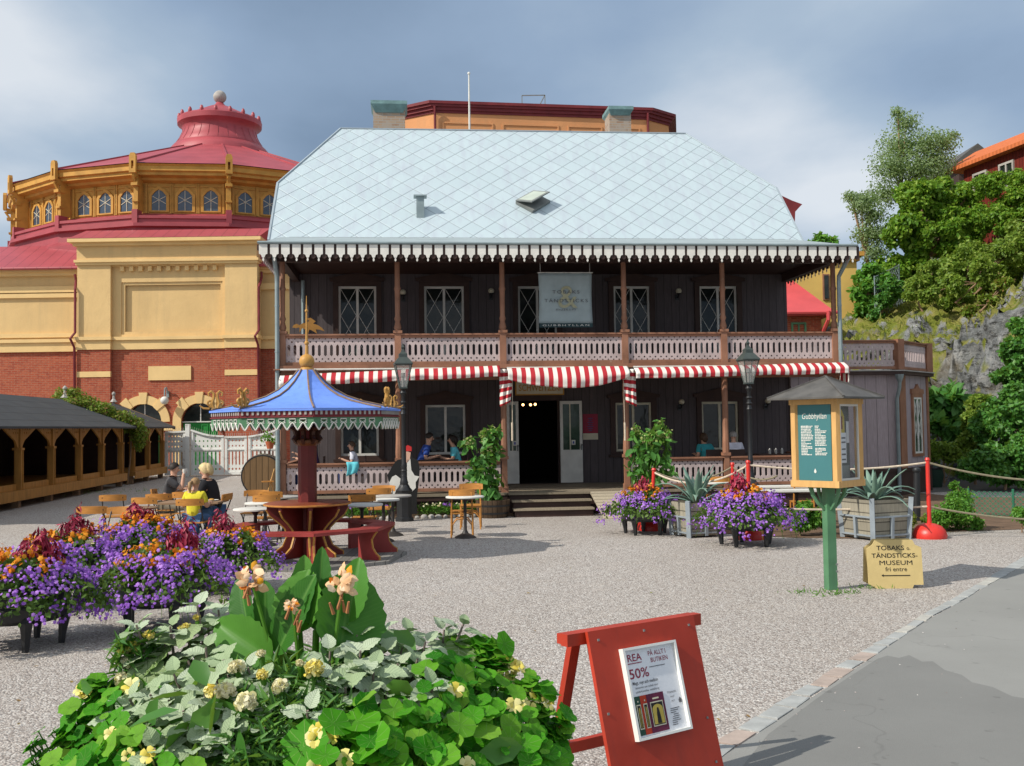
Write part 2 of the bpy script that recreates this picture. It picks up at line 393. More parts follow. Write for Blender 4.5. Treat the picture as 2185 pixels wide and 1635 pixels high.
def blob_points(clumps, n, rs, shell=.55, top=0.0):
    """points in ellipsoid clumps (x,y,z,rx,ry,rz), mostly near their skin"""
    w = np.array([c[3]*c[4]+c[4]*c[5]+c[3]*c[5] for c in clumps]); w = w/w.sum()
    idx = rs.choice(len(clumps), n, p=w); c = np.array(clumps)[idx]
    d = rs.normal(size=(n, 3)); d /= np.linalg.norm(d, axis=1, keepdims=True)
    if top: d[:, 2] = np.where(rs.random(n) < top, np.abs(d[:, 2]), d[:, 2])
    rr = shell+(1-shell)*rs.random((n, 1))**.6
    lump = 1+.16*np.sin(d[:, :1]*7+idx[:, None])*np.cos(d[:, 1:2]*6+2*idx[:, None])+.1*rs.normal(size=(n, 1))
    return c[:, :3]+d*c[:, 3:]*rr*lump, d
def foliage(name, mat, clumps, n, size, parent=None, seed=0, tmpl='quad', droop=.3, shell=.5, bias=.8, top=0.0):
    rs = np.random.RandomState(seed); p, d = blob_points(clumps, n, rs, shell, top)
    v, f = scatter(p, d+np.array([0, 0, .35]), size, tmpl, rs, bias, droop)
    return tri_mesh(name, [(v, f, 0)], mat, parent)
def sub_clumps(base, k, seed, f=.55, sc=.5):
    rs = np.random.RandomState(seed); out = []
    for (x, y, z, a, b, c) in base:
        for _ in range(k):
            d = rs.normal(size=3); d /= np.linalg.norm(d); s = sc*rs.uniform(.7, 1.25)
            out.append((x+d[0]*a*f*1.1, y+d[1]*b*f*1.1, z+d[2]*c*f*1.1, a*s, b*s, c*s))
    return out
LF = {
 'maple': leafmat('maple_leaves', [(.095, .23, .018), (.175, .35, .03), (.31, .44, .05)], trans=.4),
 'birch': leafmat('birch_leaves', [(.18, .28, .11), (.28, .40, .19), (.40, .50, .29)], trans=.5),
 'shrub': leafmat('shrub_leaves', [(.13, .24, .03), (.22, .34, .045), (.32, .40, .07)], trans=.4),
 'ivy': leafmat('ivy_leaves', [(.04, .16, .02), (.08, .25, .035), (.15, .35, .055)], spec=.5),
 'bright': leafmat('bright_green_leaves', [(.07, .24, .025), (.13, .34, .04), (.20, .42, .06)], trans=.4),
 'broad': leafmat('broad_leaves', [(.055, .19, .035), (.09, .27, .05), (.15, .35, .08)]),
 'moss': leafmat('creeper_leaves', [(.10, .19, .012), (.17, .27, .025), (.25, .33, .04), (.27, .10, .05)]),
 'grass': leafmat('dry_grass', [(.16, .22, .03), (.26, .30, .05), (.38, .35, .10)], trans=.35),
 'shrubtop': leafmat('pale_flower_clusters', [(.25, .36, .08), (.38, .44, .14), (.45, .40, .22)]),
 'agave': leafmat('agave_leaves', [(.13, .24, .19), (.18, .29, .23), (.22, .33, .25)], trans=0),
}
# ------------------------------------------------------------------ ground, road, kerb
def gravel_mat(name='gravel', tint=(1, 1, 1)):
    t = MT(name, .9, .15)
    big = t.noise(.22, 6, t.map((1, .6, 1), (0, 0, .5)), dist=.5); mid = t.noise(2.5, 5)
    cell = t.vor(62, out='Color'); s = t.sepo(cell)[0]
    dist = t.vor(62)
    c1 = t.ramp(s, [(0, (.21, .185, .17)), (.3, (.38, .335, .305)), (.6, (.50, .46, .425)), (.85, (.55, .525, .495)), (1, (.72, .70, .66))])
    c = t.mix(t.math('MULTIPLY', t.ramp(big, [(.38, 0.0), (.62, 1.0)]), .55), c1, t.mix(.5, c1, (.32, .27, .22)))
    c = t.mix(t.ramp(mid, [(.48, 0.0), (.8, .35)]), c, (.52, .46, .40))
    c = t.mix(t.math('MULTIPLY', t.ramp(dist, [(.45, 0.0), (.75, 1.0)]), .45), c, (.09, .08, .075))
    t.col(c); t.bump(t.math('SUBTRACT', t.math('MULTIPLY', mid, 1.2), dist), .012, .8); return t.m
M_GRAVEL = gravel_mat()
gb = MB(); gb.add([(-300, -30, 0), (300, -30, 0), (300, 500, 0), (-300, 500, 0)], [(0, 1, 2, 3)])
tag(gb.build('ground', M_GRAVEL), kind='structure')
def asphalt(name, c, k=1.0):
    t = MT(name, .85, .25); n = t.noise(.8, 6); f = t.noise(160, 2); sp = t.vor(38)
    cc = t.mix(n, tuple(x*.8 for x in c), tuple(x*1.2 for x in c)); cc = t.mix(t.math('MULTIPLY', f, .35), cc, tuple(x*.4 for x in c))
    cc = t.mix(t.ramp(sp, [(.0, .8), (.055, 0.0)]), cc, (.36, .34, .31)); cc = t.mix(t.ramp(t.noise(5, 3), [(.66, 0.0), (.72, .5)]), cc, tuple(x*.5 for x in c))
    wv = t.N.new('ShaderNodeVectorMath'); wv.operation = 'ADD'; t.L.new(t.co(), wv.inputs[0]); dn = t.N.new('ShaderNodeTexNoise'); dn.inputs['Scale'].default_value = 2.5; t.L.new(t.co(), dn.inputs['Vector']); t.L.new(dn.outputs['Color'], wv.inputs[1])
    ck = t.ramp(t.vor(.28, 'DISTANCE_TO_EDGE', vec=wv.outputs[0]), [(0, .28), (.007, 0.0)]); cc = t.mix(t.math('MULTIPLY', ck, t.ramp(t.noise(.5, 3), [(.45, 0.0), (.6, 1.0)])), cc, tuple(x*.3 for x in c))
    t.col(cc); t.bump(f, .003, .6); return t.m
KL = [(900, 2050), (1130, 1860), (1400, 1672), (1520, 1588), (1640, 1511), (1731.6, 1456.6), (1792.7, 1416), (1884, 1365), (1966, 1314), (2047, 1270), (2115, 1229), (2183, 1188.6), (2420, 1062), (2800, 985)]
KR = [(1010, 2130), (1210, 1915), (1435, 1705), (1535, 1620), (1640, 1551.7), (1731, 1490.6), (1795, 1449), (1895, 1381), (1979, 1324), (2050, 1285), (2115, 1246), (2183, 1209), (2420, 1075), (2800, 992)]
def resample(pts, step):
    out = [pts[0]]; acc = 0.0
    for a, b in zip(pts, pts[1:]):
        d = (b-a).length; x = step-acc
        while x <= d: out.append(a+(b-a)*(x/d)); x += step
        acc = (acc+d) % step
    return out
kl = [G(*p) for p in KL]; kr = [G(*p) for p in KR]
rd = MB()
pl = [Vector((p.x, p.y, .004)) for p in kr]
for a, b in zip(pl, pl[1:]): rd.add([a, (60, a.y-.0, .004), (60, b.y, .004), b], [(0, 1, 2, 3)])
rd.add([(pl[0].x, pl[0].y, .004), (pl[0].x, -20, .004), (60, -20, .004), (60, pl[0].y, .004)], [(0, 1, 2, 3)])
tag(rd.build('road', asphalt('asphalt', (.28, .28, .265))), kind='structure')
pt = MB(); bd = [(1540, 1690), (1640, 1566), (1760, 1478), (1850, 1420), (1872, 1406), (1893, 1399), (1918, 1404), (1940, 1398), (1968, 1412), (1990, 1411), (2016, 1430), (2052, 1440), (2074, 1456), (2118, 1466), (2160, 1486), (2200, 1492), (2330, 1530), (2330, 1900), (1540, 1900)]
pp = [G(x, y, .008) for x, y in bd]; pt.add([(p.x, p.y, .008) for p in pp], [tuple(range(len(pp)))])
tag(pt.build('road_patch', asphalt('dark_asphalt_patch', (.215, .215, .205))), kind='structure')
# kerb stones set flush between gravel and road
random.seed(4); kb = MB(); P = resample(kl, .33); 
def near_kr(p): return min(((q-p).length, i) for i, q in enumerate(krr))[1]
krr = resample(kr, .02); pos_i = [near_kr(p) for p in P]
for (a, ia), (b, ib) in zip(zip(P, pos_i), zip(P[1:], pos_i[1:])):
    c, d = krr[ib], krr[ia]; cen = (a+b+c+d)/4; q = [cen+(p-cen)*random.uniform(.84, .97)+Vector((random.uniform(-.012, .012), random.uniform(-.012, .012), 0)) for p in (a, b, c, d)]
    h = random.uniform(.006, .012); qq = [cen+(p-cen)*.9 for p in q]
    mi = random.choice([0, 0, 0, 1, 2]); vs = [(p.x, p.y, .0) for p in q]+[(p.x+random.uniform(-.004, .004), p.y, h*.8) for p in q]+[(p.x, p.y, h+random.uniform(-.004, .003)) for p in qq]
    kb.add(vs, [(0, 4, 7, 3), (0, 1, 5, 4), (1, 2, 6, 5), (2, 3, 7, 6), (4, 5, 9, 8), (5, 6, 10, 9), (6, 7, 11, 10), (7, 4, 8, 11), (8, 9, 10, 11)], mi)
tag(kb.build('kerb', [plain('grey_granite', (.36, .37, .36), .8, .2, 6), plain('pink_granite', (.40, .325, .28), .8, .2, 6), plain('pale_granite', (.44, .43, .39), .8, .2, 6)]), kind='structure')
# loose gravel lying on top, nearest part of the yard
rs = np.random.RandomState(3); n = 12000
yy = 4.2+6.5*rs.random(n)**1.3; xx = (rs.random(n)-.5)*1.05*yy+.0
edge = np.interp(yy, [p.y for p in kl], [p.x for p in kl]); keep = (xx < edge-.02) | ((rs.random(n) < .10*np.exp(-np.maximum(xx-edge-.25, 0)*2.2)) & (xx > edge+.22)); xx, yy = xx[keep], yy[keep]
oc = np.array([(1,0,0),(0,1,0),(-1,0,0),(0,-1,0),(0,0,.7),(0,0,-.3)], float); of = np.array([(0,1,4),(1,2,4),(2,3,4),(3,0,4)])
n = len(xx); a = rs.random(n)*6.28; s = rs.uniform(.003, .0085, n)
R = np.stack([np.stack([np.cos(a), -np.sin(a)], 1), np.stack([np.sin(a), np.cos(a)], 1)], 1)
V = np.repeat(oc[None], n, 0)*rs.uniform(.6, 1.4, (n, 6, 1)); V[:, :, :2] = np.einsum('nij,nkj->nki', R, V[:, :, :2]); V = V*s[:, None, None]+np.stack([xx, yy, np.where(xx > np.interp(yy, [p.y for p in kl], [p.x for p in kl]), .009, .001)], 1)[:, None]
st = MT('loose_stones', .9, .15); gg = st.N.new('ShaderNodeNewGeometry'); st.col(st.ramp(gg.outputs['Random Per Island'], [(0, (.17, .15, .14)), (.5, (.36, .31, .29)), (.8, (.45, .41, .39)), (1, (.7, .67, .63))]))
tag(tri_mesh('loose_gravel', [(V.reshape(-1, 3), (of[None]+(np.arange(n)*6)[:, None, None]).reshape(-1, 3), 0)], st.m), kind='stuff')
tag(C.objects['loose_gravel'], 'loose pebbles strewn over the gravel yard', 'gravel')
lf = np.random.RandomState(9); nl = 130; py_ = 5+14*lf.random(nl); px_ = (lf.random(nl)-.5)*.9*py_-.4; kp = px_ < np.interp(py_, [p.y for p in kl], [p.x for p in kl]); P = np.stack([px_[kp], py_[kp], np.full(kp.sum(), .012)], 1); v, f = scatter(P, np.tile([0, 0, 1.0], (len(P), 1)), .035, 'leaf', lf, 3.0, 0)
tag(tri_mesh('fallen_leaves', [(v, f, 0)], leafmat('fallen_leaf', [(.30, .22, .06), (.22, .12, .04), (.18, .22, .05)], trans=0)), 'small dry leaves scattered on the gravel', 'leaves', kind='stuff')
# soil bed behind the rope, path beyond it
def sheet(name, pts, z, mat, kind='structure'):
    m = MB(); q = [G(x, y) for x, y in pts]; m.add([(p.x, p.y, z) for p in q], [tuple(range(len(q)))]); return tag(m.build(name, mat), kind=kind)
sheet('flower_bed_soil', [(1500, 1136), (1690, 1148), (1820, 1150), (1990, 1137), (2185, 1130), (2500, 1120), (2500, 1062), (2185, 1060), (2060, 1062), (1960, 1052), (1800, 1066), (1680, 1070), (1500, 1070)], .006, K['soil'])
sheet('path', [(1978, 1052), (2075, 1046), (2185, 1052), (2500, 1070), (2500, 1022), (2185, 1008), (2060, 1000), (1985, 993), (1900, 985), (1900, 1040)], .006, asphalt('path_asphalt', (.11, .108, .104)))
# ------------------------------------------------------------------ hill
from mathutils import noise as NZ
def hill_q(x, y): return (x-13.0)*.75+(y-34.2)*.66
def hill_h(x, y, rough=True):
    q = hill_q(x, y)+ .9*NZ.noise(Vector((x*.16, y*.16, 3)))
    if q <= 0: return -.3+.1*max(q, -2)
    t = min(q/3.4, 1); H_ = max(4.4, min(7.6, 4.7+.75*((x-13)*.66-(y-34.2)*.75))); h = H_*(t*t*(3-2*t))+min(max(q-3.4, 0), 17)*.36-max(q-24, 0)*.5
    h *= min(1, max(0, (x-5)/7))
    if rough:
        k = 1.0 if q < 5 else max(.25, 1-(q-5)*.15)
        h += k*(.75*NZ.noise(Vector((x*.55, y*.55, h*.5)))+.95*(abs(NZ.fractal(Vector((x*1.1, y*1.1, h*1.1)), .8, 2.2, 5))-.35))
    return h
hv = []; hf = []; xs = list(np.arange(6, 24, .12))+list(np.arange(24, 60, .8)); ys = list(np.arange(24, 50, .16))+list(np.arange(50, 110, 1.2))
for y in ys:
    for x in xs:
        h = hill_h(x, y); q = hill_q(x, y); j = .8*NZ.noise(Vector((x*.9, y*.9, h*1.6)))+.3*NZ.noise(Vector((x*2.6, y*2.6, h*3))) if 0 < q < 4.5 else 0
        hv.append((x+j*.75, y+j*.66, h))
nx = len(xs)
for j in range(len(ys)-1):
    for i in range(nx-1): hf.append((j*nx+i, j*nx+i+1, (j+1)*nx+i+1, (j+1)*nx+i))
t = MT('rock_and_turf', .9, .15); g = t.N.new('ShaderNodeNewGeometry'); up = t.sepo(g.outputs['Normal'])[2]
rk = t.ramp(t.noise(1.6, 8, rough=.65), [(.3, (.07, .075, .078)), (.44, (.27, .285, .285)), (.56, (.43, .44, .44)), (.75, (.62, .61, .58))])
rk = t.mix(t.ramp(t.noise(1.9, 10, t.map((1, 1, 2.2)), .72), [(.40, 1.0), (.50, 0.0)]), rk, (.07, .07, .065))
rk = t.mix(t.ramp(t.noise(7, 8, rough=.7), [(.56, 0.0), (.68, .8)]), rk, (.55, .53, .48))
rk = t.mix(t.ramp(t.noise(.6, 5), [(.55, 0.0), (.68, .7)]), rk, (.20, .16, .09))
tf = t.ramp(t.noise(1.1, 7, rough=.65), [(.3, (.16, .21, .03)), (.46, (.28, .31, .05)), (.58, (.38, .35, .10)), (.75, (.40, .35, .20))])
msk = t.math('ADD', up, t.math('MULTIPLY', t.math('SUBTRACT', t.noise(.45, 6, rough=.6), .5), .7))
t.col(t.mix(t.ramp(msk, [(.60, 0.0), (.76, 1.0)]), rk, tf)); t.bump(t.noise(2.2, 12, rough=.75), .5, 1.0)
hm = MB(); hm.v = hv; hm.f = hf; hm.m = [0]*len(hf)
tag(hm.build('hill', t.m, smooth='all'), kind='structure')
def hill_at(px, py, lo=26, hi=90):
    """point where the view line of a pixel meets the hill"""
    Y = lo
    while Y < hi:
        p = AT(px, py, Y)
        if p.z <= hill_h(p.x, p.y, False) and hill_q(p.x, p.y) > -.2: return p
        Y += .2
    return AT(px, py, hi)
# ------------------------------------------------------------------ the wooden house with the two-storey veranda
HA = .1015; HO = Vector((-5.08, 22.5, 0)); HX = Vector((math.cos(HA), math.sin(HA), 0)); HN = Vector((-math.sin(HA), math.cos(HA), 0))
def HP(px, py, d=0.0):
    r = ray(px, py); c = Vector((0, 0, EYE)); t = (HO+HN*d-c).dot(HN)/r.dot(HN); p = c+r*t
    return (p-HO).dot(HX), p.z
def HW(x, d, z=0.0): return HO+HX*x+HN*d+Vector((0, 0, z))
WD = 3.1                                                # wall depth behind the veranda front
house = thing('wooden_house', 'plum wooden house with two-storey veranda and pale blue-grey sheet metal roof', 'house', HO, HA)
FZ = .485                                               # veranda floor
colx = [HP(p, 740)[0] for p in (603, 849, 1073, 1333, 1544, 1781)]
XL, XR = colx[0]-.02, colx[-1]+.02
BF = HP(1200, 779)[1]                                   # balcony floor top
BR = HP(1200, 711)[1]; LR = 1.195                       # rail tops
EZ = HP(1200, 528)[1]; EV = HP(1200, 548, -.7)[1]
CE = EV+.06
# --- wall with openings
win_lo = [(727, 808), (908, 993), (1313, 1390), (1497, 1575)]
win_up = [(722, 803), (905, 990), (1105, 1188), (1309, 1386), (1492, 1572)]
def wrect(pp, y0, y1):
    a = HP(pp[0], y0, WD); b = HP(pp[1], y1, WD); return (a[0], b[0], b[1], a[1])
LO = [(*[HP(p, 900, WD)[0] for p in pp], HP(950, 970, WD)[1], HP(950, 864, WD)[1]) for pp in win_lo]
UP = [(*[HP(p, 650, WD)[0] for p in pp], BF+.12, HP(950, 611, WD)[1]) for pp in win_up]
dx0, dx1 = HP(1106, 950, WD)[0], HP(1192, 950, WD)[0]; DZ = HP(1150, 855, WD)[1]
wm = MB(); loops = [rect(-.12, 12.68, FZ-.3, 6.75)]+[rect(a, b, c, d) for a, b, c, d in LO]+[rect(a, b, BF+.02, d) for a, b, c, d in UP]+[rect(dx0, dx1, FZ+.005, DZ)]
wm.ext(loops, .18, y0=WD)
GW = [(WD+.18, FZ-.3), (11, FZ-.3), (11, 6.75), (9.1, 8.6), (5.1, 8.6), (WD+.18, 6.75)]
mirY = lambda x0: Matrix(((0, 1, 0, x0), (1, 0, 0, 0), (0, 0, 1, 0), (0, 0, 0, 1)))
wm.ext([GW], .2, M=mirY(-.12)); wm.ext([GW], .2, M=mirY(12.48)); wm.bb(-.12, 12.68, 11, 11.2, FZ-.3, 6.75)
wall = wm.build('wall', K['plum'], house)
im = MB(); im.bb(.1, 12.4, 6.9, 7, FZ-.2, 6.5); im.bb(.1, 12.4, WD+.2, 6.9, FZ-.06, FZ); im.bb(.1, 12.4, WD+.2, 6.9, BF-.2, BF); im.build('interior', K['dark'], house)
# --- windows
def window(a, b, z0, z1, lattice, mat_f, cased=True, curtain=False):
    y = WD; w = b-a; fr = MB()
    fr.ext([rect(a+.002, b-.002, z0+.002, z1-.002), rect(a+.055, (a+b)/2-.03, z0+.06, z1-.06)[::-1], rect((a+b)/2+.03, b-.055, z0+.06, z1-.06)[::-1]], .05, y0=y+.02)
    f = fr.build('window', mat_f, house)
    if cased:
        cs = MB(); cs.ext([rect(a-.13, b+.13, z0-.07, z1+.12), rect(a, b, z0, z1)[::-1]], .07, y0=y-.055)
        cs.ext([[(a-.2, z1+.12), (b+.2, z1+.12), (b+.22, z1+.2), (b+.1, z1+.22), ((a+b)/2+.2, z1+.3), ((a+b)/2, z1+.36), ((a+b)/2-.2, z1+.3), (a-.1, z1+.22), (a-.22, z1+.2)]], .1, y0=y-.09)
        cs.bb(a-.18, b+.18, y-.1, y, z0-.14, z0-.072)
        cs.build('casing', K['darkbrown'], f)
    g = MB(); g.bb(a+.05, b-.05, y+.05, y+.058, z0+.05, z1-.05); g.build('pane', K['glass'], f)
    if lattice:
        l = MB()
        for s0, s1 in ((a+.055, (a+b)/2-.03), ((a+b)/2+.03, b-.055)):
            k = (s1-s0)*1.75
            zz = z1-.06
            while zz > z0+.06:
                lo = max(zz-k, z0+.06); fr_ = (zz-lo)/k
                l.bar((s0, y+.042, zz), (s0+(s1-s0)*fr_, y+.042, lo), .012); l.bar((s1, y+.042, zz), (s1-(s1-s0)*fr_, y+.042, lo), .012); zz -= k
        l.build('lattice', mat_f, f)
    if curtain:
        c = MB(); c.bb(a+.07, b-.07, y+.064, y+.07, z1-.38, z1-.06); c.build('blind', K['cream'], f)
    return f
for i, r in enumerate(LO): window(*r, False, K['white'] if i < 2 else K['cream'], True, i == 0)
for i, r in enumerate(UP): window(*r, True, K['white'])
# --- door: frame, two leaves folded open, lit bulbs far inside
df = MB(); df.ext([rect(dx0-.09, dx1+.09, FZ+.004, DZ+.28), rect(dx0, dx1, FZ+.004, DZ)[::-1]], .08, y0=WD-.06)
door = df.build('door_frame', K['darkbrown'], house)
def leaf(x, w, y, nm):
    m = MB(); z0, z1 = FZ+.02, DZ-.02; h = z1-z0
    m.ext([rect(x, x+w, z0, z1), rect(x+.07, x+w-.07, z0+h*.40, z1-.08)[::-1]], .045, y0=y)
    m.bb(x+.08, x+w-.08, y-.012, y, z0+.1, z0+h*.34)
    o = m.build('door_leaf', K['white'], house); g = MB(); g.bb(x+.07, x+w-.07, y+.015, y+.022, z0+h*.40, z1-.08); g.bb(x+w*.42, x+w*.42+.03, y-.002, y+.014, z0+h*.40, z1-.08, 1); g.build('pane', [K['glassg'], K['cream']], o)
    h_ = MB(); h_.box((x+w-.035, y-.025, z0+h*.43), (.03, .05, .14)); h_.ball((x+w-.035, y-.06, z0+h*.46), .025); h_.build('handle', K['grey'], o)
    s = MB(); s.bb(x+w*.5, x+w*.5+.1, y-.004, y, z0+h*.46, z0+h*.52); s.bb(x+w*.5+.03, x+w*.5+.07, y-.006, y-.004, z0+h*.475, z0+h*.505, 1); s.build('sticker', [K['white'], plain('blue_sticker', (.05, .08, .35))], o)
    return o
lw = HP(1243, 950, WD-.1)[0]-HP(1196, 950, WD-.1)[0]
leaf(dx1+.03, lw, WD-.13, 'r'); leaf(dx0-.30, .30, WD-.13, 'l')
bl = MB()
for px, py in ((1116, 864), (1132, 864), (1142, 863)):
    x, z = HP(px, py, WD+1.6); bl.ball((x, WD+1.6, z), .035, 8, 6)
bl.build('ceiling_bulbs', emis('lit_bulbs', (1, .55, .2), 6), house)
# --- posts
def post(x):
    m = MB(); m.lathe([(.085, FZ), (.085, LR+.02)], 4, (x, .0, 0), PI/4); m.lathe([(.125, LR+.02), (.125, LR+.09)], 4, (x, 0, 0), PI/4); m.lathe([(.11, FZ), (.11, FZ+.14)], 4, (x, 0, 0), PI/4)
    m.lathe([(.075, LR+.09), (.082, LR+.2), (.068, LR+.5), (.068, BF-.35), (.085, BF-.12)], 8, (x, 0, 0), PI/8)
    m.lathe([(.1, BF-.15), (.1, BR+.01)], 4, (x, 0, 0), PI/4); m.lathe([(.14, BR+.01), (.14, BR+.07)], 4, (x, 0, 0), PI/4)
    m.lathe([(.06, BR+.07), (.085, BR+.14), (.05, BR+.27), (.075, BR+.33), (.055, BR+.4), (.06, BR+.95), (.078, BR+1.0), (.06, BR+1.05), (.055, EV+.2)], 10, (x, 0, 0))
    return m.build('post', K['brown'], house, smooth=True)
for x in colx: post(x)
# --- floors, beams, ceilings
fb = MB(); fb.bb(XL-.12, XR+.12, -.12, WD-.002, FZ-.06, FZ); fl = fb.build('veranda_floor', K['deck'], house)
fb = MB(); fb.bb(XL-.02, XR+.02, -.05, .0, .05, FZ-.062, 0); fb.bb(XL-.05, XR+.05, -.1, -.052, FZ-.16, FZ-.062, 0); fb.build('plinth_boards', K['darkbrown'], house)
fb = MB(); fb.bb(XL-.1, XR+.1, -.1, WD-.002, BF-.1, BF); fb.bb(XL-.1, XR+.1, -.12, -.102, BF-.10, BF+.025); fb.bb(XL-.16, XR+.16, -.2, -.122, BF-.075, BF-.05)
fb.bb(XL-.1, XR+.1, -.06, .06, BF-.32, BF-.1); fb.bb(XL-.12, XL-.1, -.12, WD, BF-.16, BF+.1); fb.bb(XR+.1, XR+.12, -.12, WD, BF-.16, BF+.1)
fb.build('balcony_floor', K['brown'], house)
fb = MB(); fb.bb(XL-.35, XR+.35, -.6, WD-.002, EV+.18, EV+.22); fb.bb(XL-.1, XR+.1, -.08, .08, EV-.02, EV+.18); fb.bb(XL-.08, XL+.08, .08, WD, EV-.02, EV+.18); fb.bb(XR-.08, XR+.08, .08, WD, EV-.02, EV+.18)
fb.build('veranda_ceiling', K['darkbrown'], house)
# --- fretwork balustrades
def fret(x0, x1, z0, z1, p=.128):
    n = max(1, round((x1-x0)/p)); p = (x1-x0)/n; h = z1-z0; loops = [rect(x0, x1, z0, z1)]
    for i in range(n):
        c = x0+(i+.5)*p; s = p*.235; a, b = z0+h*.25, z0+h*.73
        loops.append([(c, a), (c-s, a+.035), (c-s, b-.035), (c, b), (c+s, b-.035), (c+s, a+.035)])
        for zz, r in ((z1-.028, .02), (z0+.028, .02)): loops.append([(c, zz-r), (c-r, zz), (c, zz+r), (c+r, zz)])
        if i:
            e = x0+i*p
            for zz, r in ((z0+h*.83, .024), (z0+h*.15, .024)): loops.append([(e, zz-r), (e-r, zz), (e, zz+r), (e+r, zz)])
    return loops
def balustrade(parent, x0, x1, z0, z1, y=0.0, M=None, name='balustrade', mat=None, top=True):
    if z1-z0 < .1: return
    m = MB(); m.ext(fret(x0, x1, z0+.06, z1-.075), .025, M=M, y0=y-.012); o = m.build(name, mat or K['lilac'], parent)
    r = MB(); r.T = M; r.bb(x0, x1, y-.075, y+.06, z1-.035, z1); r.bb(x0, x1, y-.04, y+.03, z1-.09, z1-.037); r.bb(x0, x1, y-.04, y+.03, z0, z0+.072); r.build('handrail', K['brown'], o); return o
for a, b in zip(colx, colx[1:]): balustrade(house, a+.07, b-.07, BF+.03, BR)
xa = HP(990, 1000)[0]
balustrade(house, colx[0]+.09, colx[1]-.09, FZ+.05, LR); balustrade(house, colx[1]+.09, colx[2]-.09, FZ+.05, LR)
balustrade(house, colx[3]+.09, colx[4]-.09, FZ+.05, LR); balustrade(house, colx[4]+.09, colx[5]-.09, FZ+.05, LR)
side = lambda x: Matrix(((0, -1, 0, x), (1, 0, 0, 0), (0, 0, 1, 0), (0, 0, 0, 1)))
for x in (colx[0], colx[-1]): balustrade(house, .12, WD-.02, BF+.03, BR, M=side(x)); balustrade(house, .12, WD-.02, FZ+.05, LR, M=side(x))
# --- eaves valance
K['valw'] = plain('off_white_boards', (.74, .72, .66), .6, .12, 4)
def valance(x0, x1, y, ztop, zbot, p, M=None):
    n = round((x1-x0)/p); p = (x1-x0)/n; m = MB(); b = MB(); h = ztop-zbot
    for i in range(n):
        a = x0+i*p+p*.12; e = x0+(i+1)*p-p*.12; c = (a+e)/2
        m.ext([[(a, ztop), (a, zbot+.07), (a+p*.17, zbot+.055), (c-.025, zbot-.005), (c+.025, zbot-.005), (e-p*.17, zbot+.055), (e, zbot+.07), (e, ztop)]], .02, M=M, y0=y)
        m.ext([[(c, zbot-.09), (c+.022, zbot-.06), (c+.01, zbot-.008), (c-.01, zbot-.008), (c-.022, zbot-.06)]], .015, M=M, y0=y+.003)
        b.ext([[(e-.02, ztop+.002), (e-.02, zbot+.0), (e+p*.12, zbot-.03), (e+p*.24+.02, zbot+.0), (e+p*.24+.02, ztop+.002)]], .02, M=M, y0=y+.024)
    return m, b
vx0, vx1 = HP(551, 540, -.7)[0], HP(1826, 540, -.7)[0]
vb = HP(1200, 552, -.7)[1]; vt = HP(1200, 530, -.7)[1]
m, b = valance(vx0, vx1, -.80, vt+.05, vb, .232); v1 = m.build('valance', K['valw'], house); b.build('backing', K['darkbrown'], v1)
for x, s in ((vx0+.1, 1), (vx1-.1, -1)):
    m, b = valance(-.6, WD, 0, vt, vb, .232, M=side(x)); v2 = m.build('valance', K['lilac'], house); b.build('backing', K['darkbrown'], v2)
fb = MB(); fb.bb(vx0-.02, vx1+.02, -.75, -.6, vt-.06, vt+.05); fb.build('fascia', K['darkbrown'], house)
# --- roofs
def rm(k):
    t = MT('zinc_sheet_roof_'+k, .5, .5, .15); o = t.sepo(); u = t.math('DIVIDE', o[0], .60); v = t.math('DIVIDE', t.math('MULTIPLY', t.math('SUBTRACT', o[2], 6.6), 1.41421), .62)
    def ln(x): return t.math('SUBTRACT', .5, t.math('ABSOLUTE', t.math('SUBTRACT', t.math('FRACT', x), .5)))
    d = t.math('MINIMUM', ln(t.math('ADD', u, v)), ln(t.math('SUBTRACT', u, v)))
    ca = t.math('FLOOR', t.math('ADD', u, v)); cb = t.math('FLOOR', t.math('SUBTRACT', u, v))
    wn = t.N.new('ShaderNodeTexWhiteNoise'); wn.noise_dimensions = '2D'; t.L.new(t.comb(ca, cb), wn.inputs['Vector'])
    base = t.mix(wn.outputs[0], (.445, .535, .57), (.48, .57, .605)); st = t.noise(1.6, 6, t.map((3.2, 1, .25)))
    base = t.mix(t.math('MULTIPLY', t.ramp(st, [(.45, 0.0), (.72, 1.0)]), .65), base, (.41, .45, .51))
    rust = t.ramp(t.noise(1.1, 8, rough=.7), [(.68, 0.0), (.76, .6)]); base = t.mix(rust, base, (.33, .26, .18))
    t.col(t.mix(t.ramp(d, [(.010, .62), (.022, 0.0)]), base, (.10, .12, .13)))
    t.bump(t.ramp(d, [(.0, 0.0), (.045, 1.0)]), .012, .8); return t.m
M_ROOF = rm('diamond')
EA, Z0, KN, RD, RZ = 3.0, 6.64, 4.88, 7.0, 10.64       # eaves, knee, ridge (depth, height)
zk = Z0+(KN-EA); xl, xr, rl, rr = -.62, 13.14, .93, 11.17
D2 = 14-EA
V = [(xl, EA, Z0), (xr, EA, Z0), (xr, KN, zk), (rr, RD, RZ), (rl, RD, RZ), (xl, KN, zk), (xl, 14-KN, zk), (xr, 14-KN, zk), (xl, D2, Z0), (xr, D2, Z0)]
rf = MB(); b = .1
Vb = [(x, y, z-b) for x, y, z in V]
Fc = [(0, 1, 2, 3, 4, 5), (5, 4, 6), (2, 7, 3), (3, 7, 9, 8, 6, 4)]
rf.add(V+Vb, Fc+[tuple(i+10 for i in f[::-1]) for f in Fc]+[(0, 10, 11, 1), (1, 11, 12, 2), (2, 12, 17, 7), (7, 17, 19, 9), (9, 19, 18, 8), (8, 18, 16, 6), (6, 16, 15, 5), (5, 15, 10, 0)])
